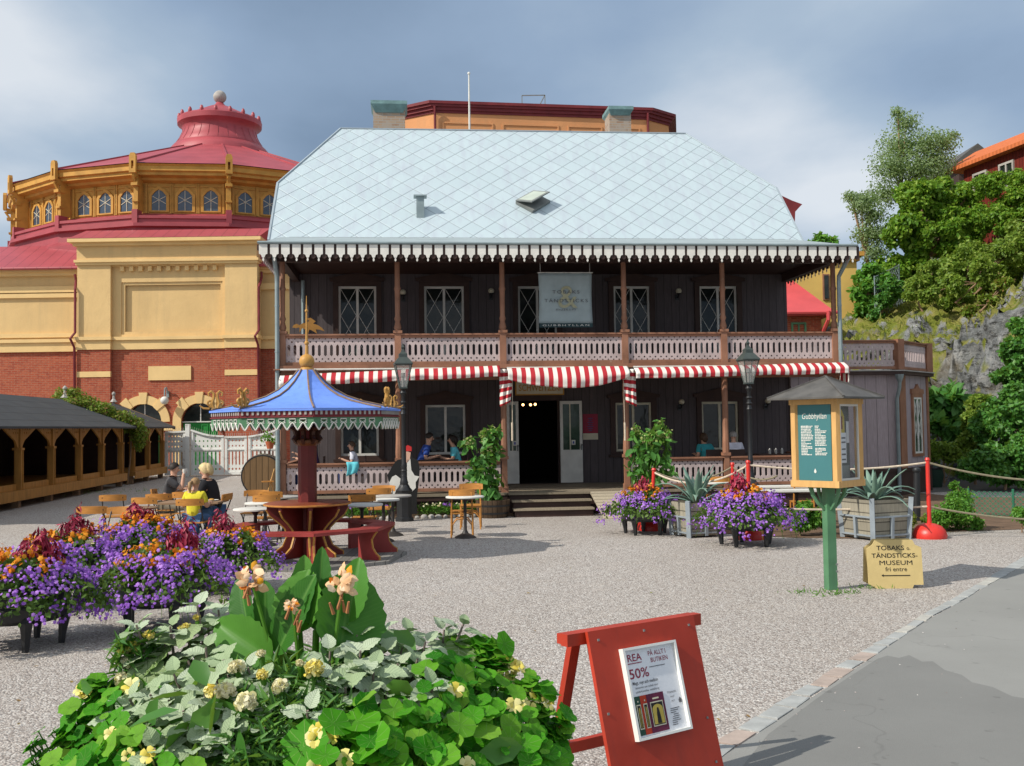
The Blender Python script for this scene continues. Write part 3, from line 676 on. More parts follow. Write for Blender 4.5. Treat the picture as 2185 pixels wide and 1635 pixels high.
roof = rf.build('roof', M_ROOF, house)
ve = MB()
for seq in ([0, 5], [5, 4], [1, 2], [2, 3], [4, 3]):
    ve.bar(Vector(V[seq[0]])+Vector((0, 0, .012)), Vector(V[seq[1]])+Vector((0, 0, .012)), .05, .03)
ve.build('ridge_cap', plain('zinc_trim', (.36, .42, .46), .5, .1, 3, metal=.2), roof)
ap = MB(); zf = vt+.075
ap.add([(vx0, -.78, zf), (vx1, -.78, zf), (xr-.3, EA+.35, Z0+.16), (xl+.3, EA+.35, Z0+.16), (vx0, -.78, zf-.02), (vx1, -.78, zf-.02), (xr-.3, EA+.35, Z0-.1), (xl+.3, EA+.35, Z0-.1)],
       [(0, 1, 2, 3), (4, 7, 6, 5), (0, 4, 5, 1), (1, 5, 6, 2), (2, 6, 7, 3), (3, 7, 4, 0)])
ap.build('veranda_roof', plain('zinc_apron', (.33, .385, .395), .5, .15, 1.5, .003, metal=.15), house)
gt = MB(); gt.tube([(vx0, -.82, zf+.01), (vx1, -.82, zf-.005)], .03, 8); gt.build('gutter', K['zinc'], house)
# vent, skylight, chimneys, roof pole
def on_roof(px, py):
    s, z = 0, 0
    for k in range(300):
        d = EA+k*.014; x, zz = HP(px, py, d)
        if zz <= Z0+(d-EA): return x, d, Z0+(d-EA)
    return HP(px, py, 4.5)[0], 4.5, HP(px, py, 4.5)[1]
x, d, z = on_roof(897, 462); vm = MB(); vm.bb(x-.1, x+.1, d-.06, d+.16, z-.1, z+.5); vm.bb(x-.17, x+.17, d-.12, d+.22, z+.502, z+.54); vm.build('roof_vent', K['zinc'], roof)
x, d, z = on_roof(1137, 436); sm = MB(); Ms = T(x, d, z+.02, rx=PI/4) @ Matrix.Rotation(.75, 4, 'Z'); sm.T = Ms; sm.bb(-.36, .36, -.3, .3, 0, .07); sm.T = None
sk = sm.build('skylight', K['grey'], roof); sm = MB(); sm.T = Ms @ T(0, .3, .08, rx=-.38); sm.bb(-.36, .36, -.6, .0, 0, .03); sm.bb(-.3, .3, -.54, -.06, .031, .035, 1); sm.build('sash', [K['grey'], plain('skylight_glass', (.45, .5, .42), .2, .1)], sk)
M_CHIM = MT('chimney_brick', .9, .15); t = M_CHIM; o = t.sepo(); bt = t.N.new('ShaderNodeTexBrick'); bt.inputs['Scale'].default_value = 1; bt.inputs['Brick Width'].default_value = .25; bt.inputs['Row Height'].default_value = .08; bt.inputs['Mortar Size'].default_value = .012
t.L.new(t.comb(t.math('ADD', o[0], o[1]), o[2]), bt.inputs[0]); bt.inputs[1].default_value = (.30, .19, .13, 1); bt.inputs[2].default_value = (.38, .28, .20, 1); bt.inputs[3].default_value = (.34, .31, .27, 1)
t.col(t.mix(t.ramp(t.noise(3, 6), [(.5, 0.0), (.62, .75)]), bt.outputs[0], (.36, .31, .26)))
def chimney(p0, p1, ytop, ycap, d):
    x0, z1 = HP(p0, ytop, d); x1, _ = HP(p1, ytop, d); w = x1-x0; zc = HP(p0, ycap, d)[1]
    m = MB(); m.bb(x0, x1, d, d+.75, RZ-1.2, zc+.1); c = m.build('chimney', M_CHIM.m, roof)
    m = MB(); m.lathe([(.78*.72, zc), (.78*.95, z1-.1), (.78*.95, z1)], 4, ((x0+x1)/2, d+.37, 0), PI/4, sx=w/.75*.82); m.build('chimney_cap', K['verd'], c)
chimney(796, 864, 217, 240, 7.5); chimney(1300, 1346, 229, 246, 8.2)
x, z1 = HP(1000.5, 157, 7.3); pm = MB(); pm.tube([(x, 7.3, RZ-.6), (x, 7.3, z1)], [.035, .022], 8); pm.ball((x, 7.3, z1), .045); pm.build('roof_pole', K['white'], roof)
# --- drainpipes
def pipe(x, y, z0, z1, off, m=None, hop=True):
    m = m or MB()
    m.tube([(x+off, y-.5, z1), (x+off, y-.45, z1-.18), (x, y-.13, z1-.55), (x, y-.12, z1-.7), (x, y-.12, z0)], .05, 8)
    if hop: m.lathe([(.05, -.12), (.1, 0), (.12, .06), (.12, .12)], 8, (x+off, y-.52, z1))
    for k in range(int(z1-z0)): m.lathe([(.057, 0), (.057, .03)], 8, (x, y-.12, z0+k+.5))
    return m
xpl = HP(592, 800, -.12)[0]; pipe(xpl, 0, .12, vt+.02, -.02).build('drainpipe', K['zinc'], house, smooth=True)
xpr = HP(1794, 760, -.12)[0]; pipe(xpr, 0, BF-.2, vt+.02, .1).build('drainpipe', K['zinc'], house, smooth=True)
m = MB(); m.tube([(xpl+.25, WD-.1, .1), (xpl+.25, WD-.1, EV)], .045, 8); m.build('drainpipe', K['zinc'], house, smooth=True)
# --- steps and ramp
sx0, sx1, sx2 = HP(1082, 1070)[0], HP(1252, 1070)[0], HP(1340, 1060)[0]
sm = MB(); sm.bb(sx0, sx2, -.36, -.125, FZ-.045, FZ-.003); sm.bb(sx0+.03, sx2, -.3, -.125, .0, FZ-.047, 1)
for i, (y, z) in enumerate(((-.66, .34), (-.96, .18))): sm.bb(sx0+.05, sx1, y, y+.298, z-.04, z); sm.bb(sx0+.08, sx1-.02, y+.05, y+.297, 0, z-.042, 1)
sm.build('steps', [K['deck'], K['darkbrown']], house)
m = MB(); y1 = -1.15; m.add([(sx1+.02, -.37, FZ), (sx2+.3, -.37, FZ), (sx2+.35, y1-.6, .02), (sx1+.05, y1-.6, .02), (sx1+.02, -.37, FZ-.05), (sx2+.3, -.37, FZ-.05), (sx2+.35, y1-.6, 0), (sx1+.05, y1-.6, 0)],
     [(3, 2, 1, 0), (4, 5, 6, 7), (0, 1, 5, 4), (1, 2, 6, 5), (2, 3, 7, 6), (3, 0, 4, 7)]); tag(m.build('ramp', K['ramp'], None, loc=HO, rz=HA), 'sloping plank ramp laid against the veranda steps', 'ramp')
# --- sign over the door, posters, wall lamps
x0, z1 = HP(1101, 815, WD-.4); x1, z0 = HP(1202, 841, WD-.4)
sg = thing('door_sign', 'long cream sign with gold capitals above the open door', 'sign', HW((x0+x1)/2, WD-.4, (z0+z1)/2), HA)
m = MB(); w = x1-x0; h = z1-z0; m.bb(-w/2, w/2, 0, .03, -h/2, h/2); m.build('board', K['cream'], sg); m = MB(); m.ext([rect(-w/2-.02, w/2+.02, -h/2-.02, h/2+.02), rect(-w/2+.01, w/2-.01, -h/2+.01, h/2-.01)[::-1]], .04, y0=-.006); m.bar((-w/2+.1, .015, h/2), (-w/2+.1, .015, h/2+.3), .02); m.bar((w/2-.1, .015, h/2), (w/2-.1, .015, h/2+.3), .02); m.build('frame', K['mustard'], sg)
text('SCHWEITZERI', K['gold'], sg, (0, -.004, -h*.22), h*.5, w*.88, bold=.015)
x0, z1 = HP(1243, 884, WD); x1, z0 = HP(1276, 938, WD)
pz = thing('wall_poster', 'dark red poster with white foot hung right of the open door', 'poster', HW((x0+x1)/2, WD-.012, z0), HA)
m = MB(); w = x1-x0; h = z1-z0; m.bb(-w/2, w/2, 0, .01, h*.25, h); m.bb(-w/2, w/2, 0, .01, 0, h*.245, 1); m.build('sheet', [K['inkred'], K['cream']], pz)
m = MB()
for i in range(7): ww = w*(.12+.1*((i*37) % 5)/5); m.bb(-ww, ww, -.003, 0, h*(.34+.08*i), h*(.37+.08*i))
m.build('print', plain('blue_print', (.06, .08, .2)), pz)
m0 = None
for i, (px, py, lb) in enumerate(((860, 628, 'upper wall beside the second veranda post'), (1047, 625, 'upper wall left of the banner'), (1444, 625, 'upper wall between the last two windows'), (1450, 860, 'ground floor wall left of the last window'), (1633, 858, 'ground floor wall at the far right end'))):
    x, z = HP(px, py, WD); l = thing('wall_lamp', 'dark wall lamp with round glass on the '+lb, 'lamp', HW(x, WD, z), HA, 'lamps on the veranda walls')
    m = MB(); m.ball((0, -.2, .02), .075, 12, 8); m.build('globe', K['cream'], l, smooth=True)
    m = MB(); m.tube([(0, 0, -.12), (0, -.12, -.14), (0, -.2, -.06)], .018, 6); m.lathe([(.04, -.07), (.07, -.04)], 10, (0, -.2, 0)); m.box((0, -.015, -.12), (.09, .03, .14)); m.build('bracket', K['black'], l, smooth=True)
# --- banner on the balcony
x0, z1 = HP(1148, 583, .35); x1, _ = HP(1263, 583, .35); z0 = HP(1205, 699, .35)[1]; zs = HP(1205, 690, .35)[1]
bn = thing('banner', 'grey cloth banner with museum lettering hung from the balcony ceiling', 'banner', HW((x0+x1)/2, .35, z0), HA)
w = x1-x0; h = z1-z0; hs = zs-z0; nxx, nz = 14, 14; vs = []; fs = []
for j in range(nz+1):
    for i in range(nxx+1):
        u = i/nxx-.5; q = j/nz; vs.append((u*w*(1-.03*math.sin(PI*q)), .014*math.sin(u*9+q*3)*(1-q*.6)-.012*math.cos(u*17), hs+q*(h-hs)-.02*math.cos(u*PI)*q*0))
for j in range(nz):
    for i in range(nxx): a = j*(nxx+1)+i; fs.append((a, a+1, a+nxx+2, a+nxx+1))
m = MB(); m.add(vs, fs); cl = m.build('cloth', plain('pale_grey_cloth', (.36, .43, .44), .85, .1, 4), bn, smooth=True); sd = cl.modifiers.new('thickness', 'SOLIDIFY'); sd.thickness = .006
m = MB(); m.bb(-w/2+.01, w/2-.005, -.02, 0, 0, hs-.002); m.build('hem_band', plain('dark_teal_cloth', (.035, .065, .07), .85), bn)
m = MB(); m.tube([(-w/2-.02, .0, h+.012), (w/2+.02, 0, h+.012)], .012, 6); m.bar((-w/2+.05, 0, h), (-w/2+.05, 0, h+.5), .008); m.bar((w/2-.05, 0, h), (w/2-.05, 0, h+.5), .008); m.build('rail', K['white'], bn)
text('&', plain('straw_print', (.42, .41, .27)), bn, (.04, -.036, h*.36), h*.42)
text('TOBAKS', K['inkgrey'], bn, (.01, -.040, h*.62), h*.062, w*.5, sp=1.3)
text('TÄNDSTICKS', K['inkgrey'], bn, (.01, -.040, h*.46), h*.062, w*.8, sp=1.3)
text('museum', K['inkgrey'], bn, (0, -.040, h*.31), h*.05, w*.36, sp=1.2)
text('GUBBHYLLAN', K['white'], bn, (0, -.026, hs*.3), hs*.45, w*.86, sp=1.4)
# --- striped awning cloths
ST = MT('red_white_striped_cloth', .85, .1); uvn = ST.N.new('ShaderNodeUVMap'); sx_ = ST.sepo(uvn.outputs[0])[0]
fr = ST.math('FRACT', ST.math('DIVIDE', sx_, .20)); ST.col(ST.mix(ST.ramp(fr, [(.47, 0.0), (.5, 1.0)]), (.76, .72, .66), (.44, .035, .045)))
def cloth(name, f, nu, nv, lu, parent=None):
    """f(u,v)->(x,y,z); uv x runs along the stripes' repeat in metres"""
    me = bpy.data.meshes.new(name); vs = [f(i/nu, j/nv) for j in range(nv+1) for i in range(nu+1)]
    fs = [(j*(nu+1)+i, j*(nu+1)+i+1, (j+1)*(nu+1)+i+1, (j+1)*(nu+1)+i) for j in range(nv) for i in range(nu)]
    me.from_pydata(vs, [], fs); uv = me.uv_layers.new(name='UVMap')
    for p in me.polygons:
        for li, vi in zip(p.loop_indices, p.vertices): uv.data[li].uv = ((vi % (nu+1))/nu*lu if lu > 0 else (vi//(nu+1))/nv*-lu, (vi//(nu+1))/nv)
    me.materials.append(ST.m); me.polygons.foreach_set('use_smooth', [True]*len(me.polygons)); me.update()
    o = bpy.data.objects.new(name, me); C.objects.link(o); o.parent = parent
    s = o.modifiers.new('thickness', 'SOLIDIFY'); s.thickness = .006; return o
def awning(x0, x1, sag0, sag1, label, bow=0.0, seed=0):
    aw = thing('awning', label, 'awning', HW((x0+x1)/2, -.21, BF-.075), HA, 'striped awnings under the balcony'); w = x1-x0
    def f(u, v):
        x = (u-.5)*w; rip = .018*NZ.noise(Vector((x*3+seed, v*2, 1)))+.012*math.sin(x*9+seed)*v
        sag = bow*math.sin(PI*u)**.8; dz = (.25+sag)*v+.02*NZ.noise(Vector((x*1.1+seed, 3, v)))
        y = -.06-.24*math.sin(min(v*1.5, 1)*PI/2)+(.10*max(0, v-.7)) + rip*2.2
        return (x, y-.1*bow*math.sin(PI*u), -dz+sag0*(1-u)+sag1*u+rip*.4)
    o = cloth('cloth', f, 90, 12, w, aw)
    m = MB(); m.tube([(-w/2, -.03, .005), (w/2, -.03, .005)], .02, 6); m.build('roller', K['white'], aw); return aw
ax = [HP(p, 800, -.25)[0] for p in (598, 1066, 1082, 1338, 1352, 1803)]
awning(ax[0], ax[1], -.12, .06, 'red and white striped awning left of the doorway', 0, 1)
awning(ax[2], ax[3], 0, .02, 'red and white striped awning swag sagging over the doorway', .22, 5)
awning(ax[4], ax[5], -.02, .06, 'red and white striped awning right of the doorway', 0, 9)
for px, nm, k in ((1082, 'left', 1), (1341, 'right', -1)):
    x = HP(px, 830, -.3)[0]; z0 = HP(px, 868, -.3)[1]; z1 = HP(px, 788, -.3)[1]
    tl = thing('awning_tail', 'gathered striped awning tail hanging from the post %s of the steps' % nm, 'awning', HW(x, -.33, z1), HA, 'awning tails at the doorway posts')
    def f(u, v, k=k, h=z1-z0): 
        w = .34*(1-.35*v); return ((u-.5)*w+.05*k*-v, .04*math.sin(u*14+v*2)-.03*v, -v*h*(1-.12*(u if k > 0 else 1-u))+.0)
    cloth('cloth', f, 20, 16, -(z1-z0)*1.15, tl)
    m = MB(); m.tube([(.12*k, .0, 0), (.1*k, .02, -(z1-z0)-.75)], .007, 5); m.tube([(.1*k, .02, -(z1-z0)-.35), (.1*k, .02, -(z1-z0)-.75)], .022, 6); m.build('pull_rope', K['rope'], tl)
def fend(u, v): return (.02*math.sin(u*9), u*.8-.1, -v*.32-.02*math.sin(u*7+v*3))
for px, lb in ((599, 'left corner'), (1801, 'right corner')):
    x = HP(px, 800, -.25)[0]; aw = thing('awning_end', 'short striped awning end flap at the %s of the veranda' % lb, 'awning', HW(x, -.4, BF-.16 - (.12 if px < 1000 else 0)), HA, 'end flaps of the awnings'); cloth('cloth', fend, 16, 6, .8, aw)
# --- low wing on the right with its roof terrace
wing = thing('terrace_wing', 'low plum wing with cut-off corner and balustraded roof terrace', 'house wing', HO, HA)
cx, cy = 15.62, 3.0; ex, ey = 17.2, 4.5; TZ = BF-.03
poly = [(12.69, 3.0), (cx, cy), (ex, ey), (ex, 9), (12.69, 9)]
def prism(m, poly, z0, z1, mi=0):
    n = len(poly); m.add([(x, y, z0) for x, y in poly]+[(x, y, z1) for x, y in poly], [tuple(range(n-1, -1, -1)), tuple(range(n, 2*n))]+[(i, (i+1) % n, n+(i+1) % n, n+i) for i in range(n)], mi); return m
prism(MB(), poly, 0, TZ-.12).build('wall', planks('plum_wing_boards_lit', (.40, .335, .345), .30, 'x', gap=.02, var=.06), wing)  # same plum paint as the veranda wall, lightened for the light on the wing
off = lambda k: [(12.69, 3.0-k), (cx+k*.41, cy-k), (ex+k, ey-k*.41), (ex+k, 9), (12.69, 9)]
m = MB(); prism(m, off(.16), TZ-.118, TZ-.03); m.build('roof_edge', K['darkbrown'], wing); m = MB(); prism(m, off(.19), TZ-.028, TZ+.0); m.build('roof_flashing', K['stone'], wing)
m = MB(); prism(m, off(.05), .0, .62); prism(m, off(.075), .62, .70); m.build('plinth', K['darkbrown'], wing)
TB, TT = TZ+.03, HP(1880, 726, 3.0)[1]
balustrade(wing, 12.8, cx-.06, TB, TT, y=2.98)
db = Vector((ex-cx, ey-cy)); Lb = db.length; ab = math.atan2(db.y, db.x); MBv = T(cx, cy, 0, rz=ab)
balustrade(wing, .06, Lb-.06, TB, TT, y=0, M=MBv)
for (x, y) in ((cx, cy-.01), (ex, ey)): m = MB(); m.lathe([(.16, TB-.02), (.16, TT+.02)], 4, (x, y, 0), PI/4+ab/2); m.build('corner_post', K['brown'], wing)
for u0, u1 in ((.0, .42), (Lb-.14, Lb)): m = MB(); m.T = MBv; m.bb(u0, u1, -.03, .0, .7, TZ-.13); m.build('corner_board', K['brown'], wing)
wz0, wz1 = HP(1945, 968, 3.7)[1], HP(1945, 848, 3.7)[1]; wa, wb = .95, 1.55
m = MB(); m.T = None; m.ext([rect(wa-.1, wb+.1, wz0-.08, wz1+.1), rect(wa, wb, wz0, wz1)[::-1]], .05, M=MBv, y0=-.05)
m.ext([[(wa-.16, wz1+.1), (wb+.16, wz1+.1), (wb+.14, wz1+.22), ((wa+wb)/2+.15, wz1+.24), ((wa+wb)/2, wz1+.36), ((wa+wb)/2-.15, wz1+.24), (wa-.14, wz1+.22)]], .06, M=MBv, y0=-.06); wf = m.build('window', K['brown'], wing)
m = MB(); m.T = MBv; m.bb(wa, wb, -.022, -.016, wz0, wz1); m.build('pane', plain('bright_reflecting_glass', (.05, .09, .06), .08, .5, 5, 0, spec=.8), wf)
m = MB(); m.ext([rect(wa, wb, wz0, wz1), rect(wa+.05, (wa+wb)/2-.03, wz0+.05, wz1-.05)[::-1], rect((wa+wb)/2+.03, wb-.05, wz0+.05, wz1-.05)[::-1]], .02, M=MBv, y0=-.045)
m.T = MBv
for s0, s1 in ((wa+.05, (wa+wb)/2-.03), ((wa+wb)/2+.03, wb-.05)):
    zz = wz1-.05; k = (s1-s0)*2.4
    while zz-k > wz0: m.bar((s0, -.03, zz), (s1, -.03, zz-k), .014); m.bar((s1, -.03, zz), (s0, -.03, zz-k), .014); zz -= k
m.build('sash', K['white'], wf)
m = MB(); m.lathe([(.05, -.16), (.1, -.05), (.12, .04)], 8, (cx-.1, cy-.26, TZ-.16)); m.tube([(cx-.1, cy-.26, TZ-.3), (cx-.1, cy-.24, TZ-.45), (cx-.1, cy-.09, TZ-.75), (cx-.1, cy-.09, .1)], .05, 8); m.build('drainpipe', K['zinc'], wing, smooth=True)
# ------------------------------------------------------------------ round hall on the left
t = MT('red_brick', .9, .15); o = t.sepo(); bt = t.N.new('ShaderNodeTexBrick'); bt.inputs['Scale'].default_value = 1; bt.inputs['Brick Width'].default_value = .27; bt.inputs['Row Height'].default_value = .085; bt.inputs['Mortar Size'].default_value = .009; bt.inputs['Bias'].default_value = -.1
t.L.new(t.comb(t.math('ADD', o[0], o[1]), o[2]), bt.inputs[0]); bt.inputs[1].default_value = (.35, .07, .038, 1); bt.inputs[2].default_value = (.44, .11, .055, 1); bt.inputs[3].default_value = (.37, .20, .13, 1)
bc = t.mix(t.ramp(t.noise(6, 5), [(.45, 0.0), (.75, .7)]), bt.outputs[0], (.22, .055, .04)); bc = t.mix(t.ramp(t.noise(.5, 5), [(.5, 0.0), (.8, .4)]), bc, (.46, .17, .10))
t.col(bc); t.bump(bt.outputs[1], -.008, .6); K['brick'] = t.m
def seam_roof(name, c, w=.55):
    t = MT(name, .45, .4); o = t.sepo(); fr = t.math('FRACT', t.math('DIVIDE', t.math('ADD', o[0], t.math('MULTIPLY', o[2], .35)), w)); e = t.math('LESS_THAN', fr, .05)
    n = t.noise(.9, 6); b = t.mix(n, tuple(x*.75 for x in c), tuple(min(1, x*1.25) for x in c)); t.col(t.mix(t.math('MULTIPLY', e, .65), b, tuple(x*.25 for x in c))); t.bump(e, .02, .7); return t.m
K['seam'] = seam_roof('red_seamed_roof', (.37, .065, .078))
YC = 63.0; hc = AT(470, 600, YC); CX = hc.x
hall = thing('round_hall', 'round circus-like hall with red brick base, yellow walls and red roofed timber lantern', 'hall', (CX, YC, 0))
IT = Matrix.Translation((-CX, -YC, 0))
def hmb(): m = MB(); m.T = IT; return m
a48 = lambda px, py: AT(px, py, 48.0)
X = lambda px: a48(px, 650).x
Zy = lambda py, px=350, Y=48.0: AT(px, py, Y).z
bx0, bx1 = X(165), X(549); px0, px1 = X(236), X(480)
zs0, zs1, ztop = Zy(742), Zy(717), Zy(511)
def wallset(x0, x1, Y, zt, name):
    m = hmb(); m.bb(x0, x1, Y, Y+.6, 0, zs0); m.build('brick_wall', K['brick'], hall)
    m = hmb(); m.bb(x0, x1, Y, Y+.6, zs0+.002, zt); return m
# centre block: recessed middle bay with panels, pilasters either side
ax, az, ar0, ar1 = a48(423, 900).x, Zy(900), 39/2200*48, 57/2200*48
arch = lambda cx, r, n=14: [(cx+r*math.cos(PI*i/n), az+r*math.sin(PI*i/n)) for i in range(n+1)]
ax2 = a48(303, 900).x
m = hmb(); m.ext([rect(px0-.01, px1+.01, 0, zs0)]+[[(c-ar0, .02), (c+ar0, .02)]+arch(c, ar0) for c in (ax, ax2)], .3, y0=48.22)
m.bb(bx0, px0, 47.98, 48.6, 0, zs0); m.bb(px1, bx1, 47.98, 48.6, 0, zs0); m.bb(bx0+.1, bx1-.1, 48.7, 48.9, 0, zs0); m.build('brick_wall', K['brick'], hall)
q = lambda a, b, c, d: rect(X(a), X(b), Zy(d), Zy(c))
m = hmb(); zu = Zy(558)
m.ext([rect(px0-.01, px1+.01, zs1, zu), q(255, 472, 600, 712)], .2, y0=48.22); m.bb(px0, px1, 48.43, 48.6, zs1, zu)
m.ext([q(255, 472, 600, 712), q(262, 467, 606, 706)], .1, y0=48.28)
m.bb(bx0, px0, 47.98, 48.6, zs1, zu); m.bb(px1, bx1, 47.98, 48.6, zs1, zu); m.bb(bx0, bx1, 47.9, 48.6, zu+.1, ztop-.3)
m.build('rendered_wall', K['yellow'], hall)
m = hmb(); m.bb(bx0-.1, bx1+.1, 47.8, 48.6, zu-.02, zu+.098); m.bb(bx0-.05, bx1+.05, 47.88, 48.6, zu-.14, zu-.022)
m.bb(bx0-.12, bx1+.12, 47.72, 48.6, ztop-.298, ztop-.16); m.bb(bx0-.28, bx1+.28, 47.5, 48.6, ztop-.158, ztop)
for i in range(11): xx = px0+.5+(px1-px0-1.0)*i/10; m.bb(xx-.09, xx+.09, 48.05, 48.22, zu-.42, zu-.2)
m.bb(px0, px1, 48.1, 48.22, zu-.198, zu-.142)
m.bb(bx0-.08, px0+.08, 47.82, 48.6, zs1-.16, zs1-.002); m.bb(px1-.08, bx1+.08, 47.82, 48.6, zs1-.16, zs1-.002); m.bb(px0+.08, px1-.08, 48.05, 48.6, zs1-.16, zs1-.002)
m.bb(bx0-.02, px0+.02, 47.92, 48.6, zs0-.05, zs1-.162); m.bb(px1-.02, bx1+.02, 47.92, 48.6, zs0-.05, zs1-.162); m.bb(px0+.02, px1-.02, 48.14, 48.6, zs0-.05, zs1-.162)
zb0, zb1 = Zy(803), Zy(791); m.bb(bx0-.01, px0+.01, 47.95, 48.1, zb0, zb1); m.bb(px1-.01, bx1+.01, 47.95, 48.1, zb0, zb1)
m.bb(X(314), X(405), 48.15, 48.3, Zy(811), Zy(781))
for c in (ax, ax2):
    m.ext([arch(c, ar1, 20)+arch(c, ar0, 20)[::-1]], .12, y0=48.14)
    for aa in (PI*.26, PI*.5, PI*.74):
        k = MB(); k.ext([[(-.13, ar0-.02), (.13, ar0-.02), (.2, ar1+.13), (-.2, ar1+.13)]], .16, y0=48.1); R_ = Matrix.Translation((c, 0, az)) @ Matrix.Rotation(-(aa-PI/2), 4, 'Y'); m.add([R_ @ Vector(p) for p in k.v], k.f)
    m.bb(c-ar1, c-ar0, 48.14, 48.3, .0, az)
m.bb(ax+ar0, bx1+.01, 47.93, 48.3, Zy(906), Zy(896)); m.bb(ax+ar0, ax+ar0+.38, 47.94, 48.3, Zy(919), Zy(906.5)); m.bb(ax2+ar0, ax-ar1, 48.15, 48.3, Zy(919), Zy(908))
m.build('trim', K['ybright'], hall)
for c in (ax, ax2):
    m = hmb(); m.bb(c-ar0+.02, c+ar0-.02, 48.4, 48.46, 0, az-.06); dr = m.build('door', K['dgreen'], hall)
    m = hmb(); 
    for k in range(4):
        for r_ in range(3): xx = c-ar0+.1+k*(2*ar0-.2)/4; m.ext([rect(xx+.03, xx+(2*ar0-.2)/4-.03, az-.75-r_*.75, az-.15-r_*.75), rect(xx+.07, xx+(2*ar0-.2)/4-.07, az-.71-r_*.75, az-.19-r_*.75)], .03, y0=48.37)
    m.build('door_panels', K['dgreen'], dr)
    m = hmb(); m.ext([arch(c, ar0-.03)], .03, y0=48.4); fl_ = m.build('fanlight', K['glass'], hall)
    m = hmb(); m.bb(c-ar0, c+ar0, 48.33, 48.4, az-.05, az+.0); m.bb(c-.02, c+.02, 48.37, 48.4, az, az+ar0-.03); m.build('transom', K['white'], fl_)
# side walls
for x0, x1, nm in ((X(-260), bx0+.5, 'l'), (bx1-.5, X(760), 'r')):
    m = wallset(x0, x1, 49.0, Zy(577, 100, 49), nm)
    m.build('rendered_wall', K['yellow'], hall)
    zt = Zy(577, 100, 49); m = hmb()
    m.bb(x0, x1, 48.6, 49.0, zt-.14, zt+.02); m.bb(x0, x1, 48.75, 49, zt-.3, zt-.142); m.bb(x0, x1, 48.85, 49, Zy(625, 100, 49), Zy(612, 100, 49)); m.bb(x0, x1, 48.78, 49, zs1-.16, zs1); m.bb(x0, x1, 48.88, 49, zs0-.05, zs1-.162)
    if nm == 'l': za, zb = Zy(712, 100, 49), Zy(636, 100, 49); m.ext([rect(x0, x1-.1, za-.2, zb+.2), rect(x0+1, x1-.25, za, zb)], .12, y0=48.88)
    m.build('trim', K['ybright'], hall)
    m = hmb(); zr = Zy(526, 80, 52); m.add([(x0, 48.4, zt+.03), (x1, 48.4, zt+.03), (x1, 52.5, zr+.1), (x0, 52.5, zr+.1), (x0, 48.4, zt-.05), (x1, 48.4, zt-.05), (x1, 52.5, zr-.2), (x0, 52.5, zr-.2)], [(0, 1, 2, 3), (4, 7, 6, 5), (0, 4, 5, 1), (1, 5, 6, 2), (3, 2, 6, 7), (0, 3, 7, 4)])
    m.tube([(x0, 48.36, zt), (x1, 48.36, zt)], .07, 8); m.build('roof', K['seam'], hall)
m = hmb(); zc = ztop+.02; m.add([(bx0-.25, 47.52, zc), (bx1+.25, 47.52, zc), (bx1+.25, 49.6, zc+.75), (bx0-.25, 49.6, zc+.75), (bx0-.25, 49.6, zc), (bx1+.25, 49.6, zc)], [(0, 1, 2, 3), (0, 3, 4), (1, 5, 2), (0, 4, 5, 1), (3, 2, 5, 4)]); m.build('roof', K['seam'], hall)
for px, k in ((166, -1), (551, 1)):
    x = X(px)+.06*k; z1 = Zy(580); m = hmb(); m.tube([(x-.25*(px < 300), 48.4, z1), (x-.2*(px < 300), 48.4, z1-.3), (x, 47.85, z1-.8), (x, 47.85, zs1+.2), (x-.12, 47.6, zs1-.1), (x-.05, 47.9, zs1-.5), (x, 47.9, .2)], .06, 8); m.build('drainpipe', K['maroon'], hall, smooth=True)
# lantern drum
N16 = 16; A0 = math.radians(-90-4.6); R0 = 11.0
m = MB(); m.lathe([(R0, 8), (R0, 14.7)], N16, a0=A0); m.build('lantern_wall', K['mustard'], hall)
m = MB(); m.lathe([(12.35, 8), (12.35, 11.1), (11.75, 11.42), (11.72, 11.9), (11.98, 11.94), (11.98, 12.1), (11.76, 12.14), (11.76, 12.34), (11.84, 12.36), (11.84, 12.5), (11.4, 12.58), (R0, 12.76)], N16, a0=A0, caps=False); m.build('ledge', K['redroof'], hall)
m = MB(); m.lathe([(R0, 14.3), (R0+.28, 14.4), (R0+.33, 14.52), (R0+.72, 14.58), (R0+.72, 14.72), (R0+.85, 14.78), (R0+.85, 15.0), (R0+.95, 15.1)], N16, a0=A0, caps=False); m.build('eaves', K['mustard'], hall)
m = MB(); m.lathe([(R0+.98, 15.4), (3.1, 18.75)], N16, a0=A0, caps=False)
for k in range(N16):
    a = A0+k*2*PI/N16; m.bar(((R0+.95)*math.cos(a), (R0+.95)*math.sin(a), 15.45), (3*math.cos(a), 3*math.sin(a), 18.8), .12, .1)
m.build('cone_roof', K['redroof'], hall)
m = MB(); m.lathe([(3.15, 18.5), (3.05, 18.95), (2.75, 19.3), (2.62, 19.34), (2.62, 19.42), (2.42, 19.7), (2.24, 20.1), (2.2, 20.3), (2.3, 20.5), (2.52, 20.66), (2.54, 20.95), (2.44, 21.05), (2.2, 21.1), (.7, 21.85), (.34, 22.0), (.2, 22.2)], 32, caps=False)
for k in range(18): a = k*2*PI/18; m.ball((2.4*math.cos(a), 2.4*math.sin(a), 21.1), .12, 8, 6, (1, 1, 2.0))
for k in range(28): a = k*2*PI/28; m.tube([(2.62*math.cos(a), 2.62*math.sin(a), 19.42), (2.44*math.cos(a), 2.44*math.sin(a), 19.7), (2.25*math.cos(a), 2.25*math.sin(a), 20.1), (2.21*math.cos(a), 2.21*math.sin(a), 20.3)], .012, 4)
cu = m.build('cupola', K['redroof'], hall, smooth=True)
m = MB(); m.ball((0, 0, 22.55), .4, 16, 12); m.build('ball_finial', K['stone'], cu, smooth=True)
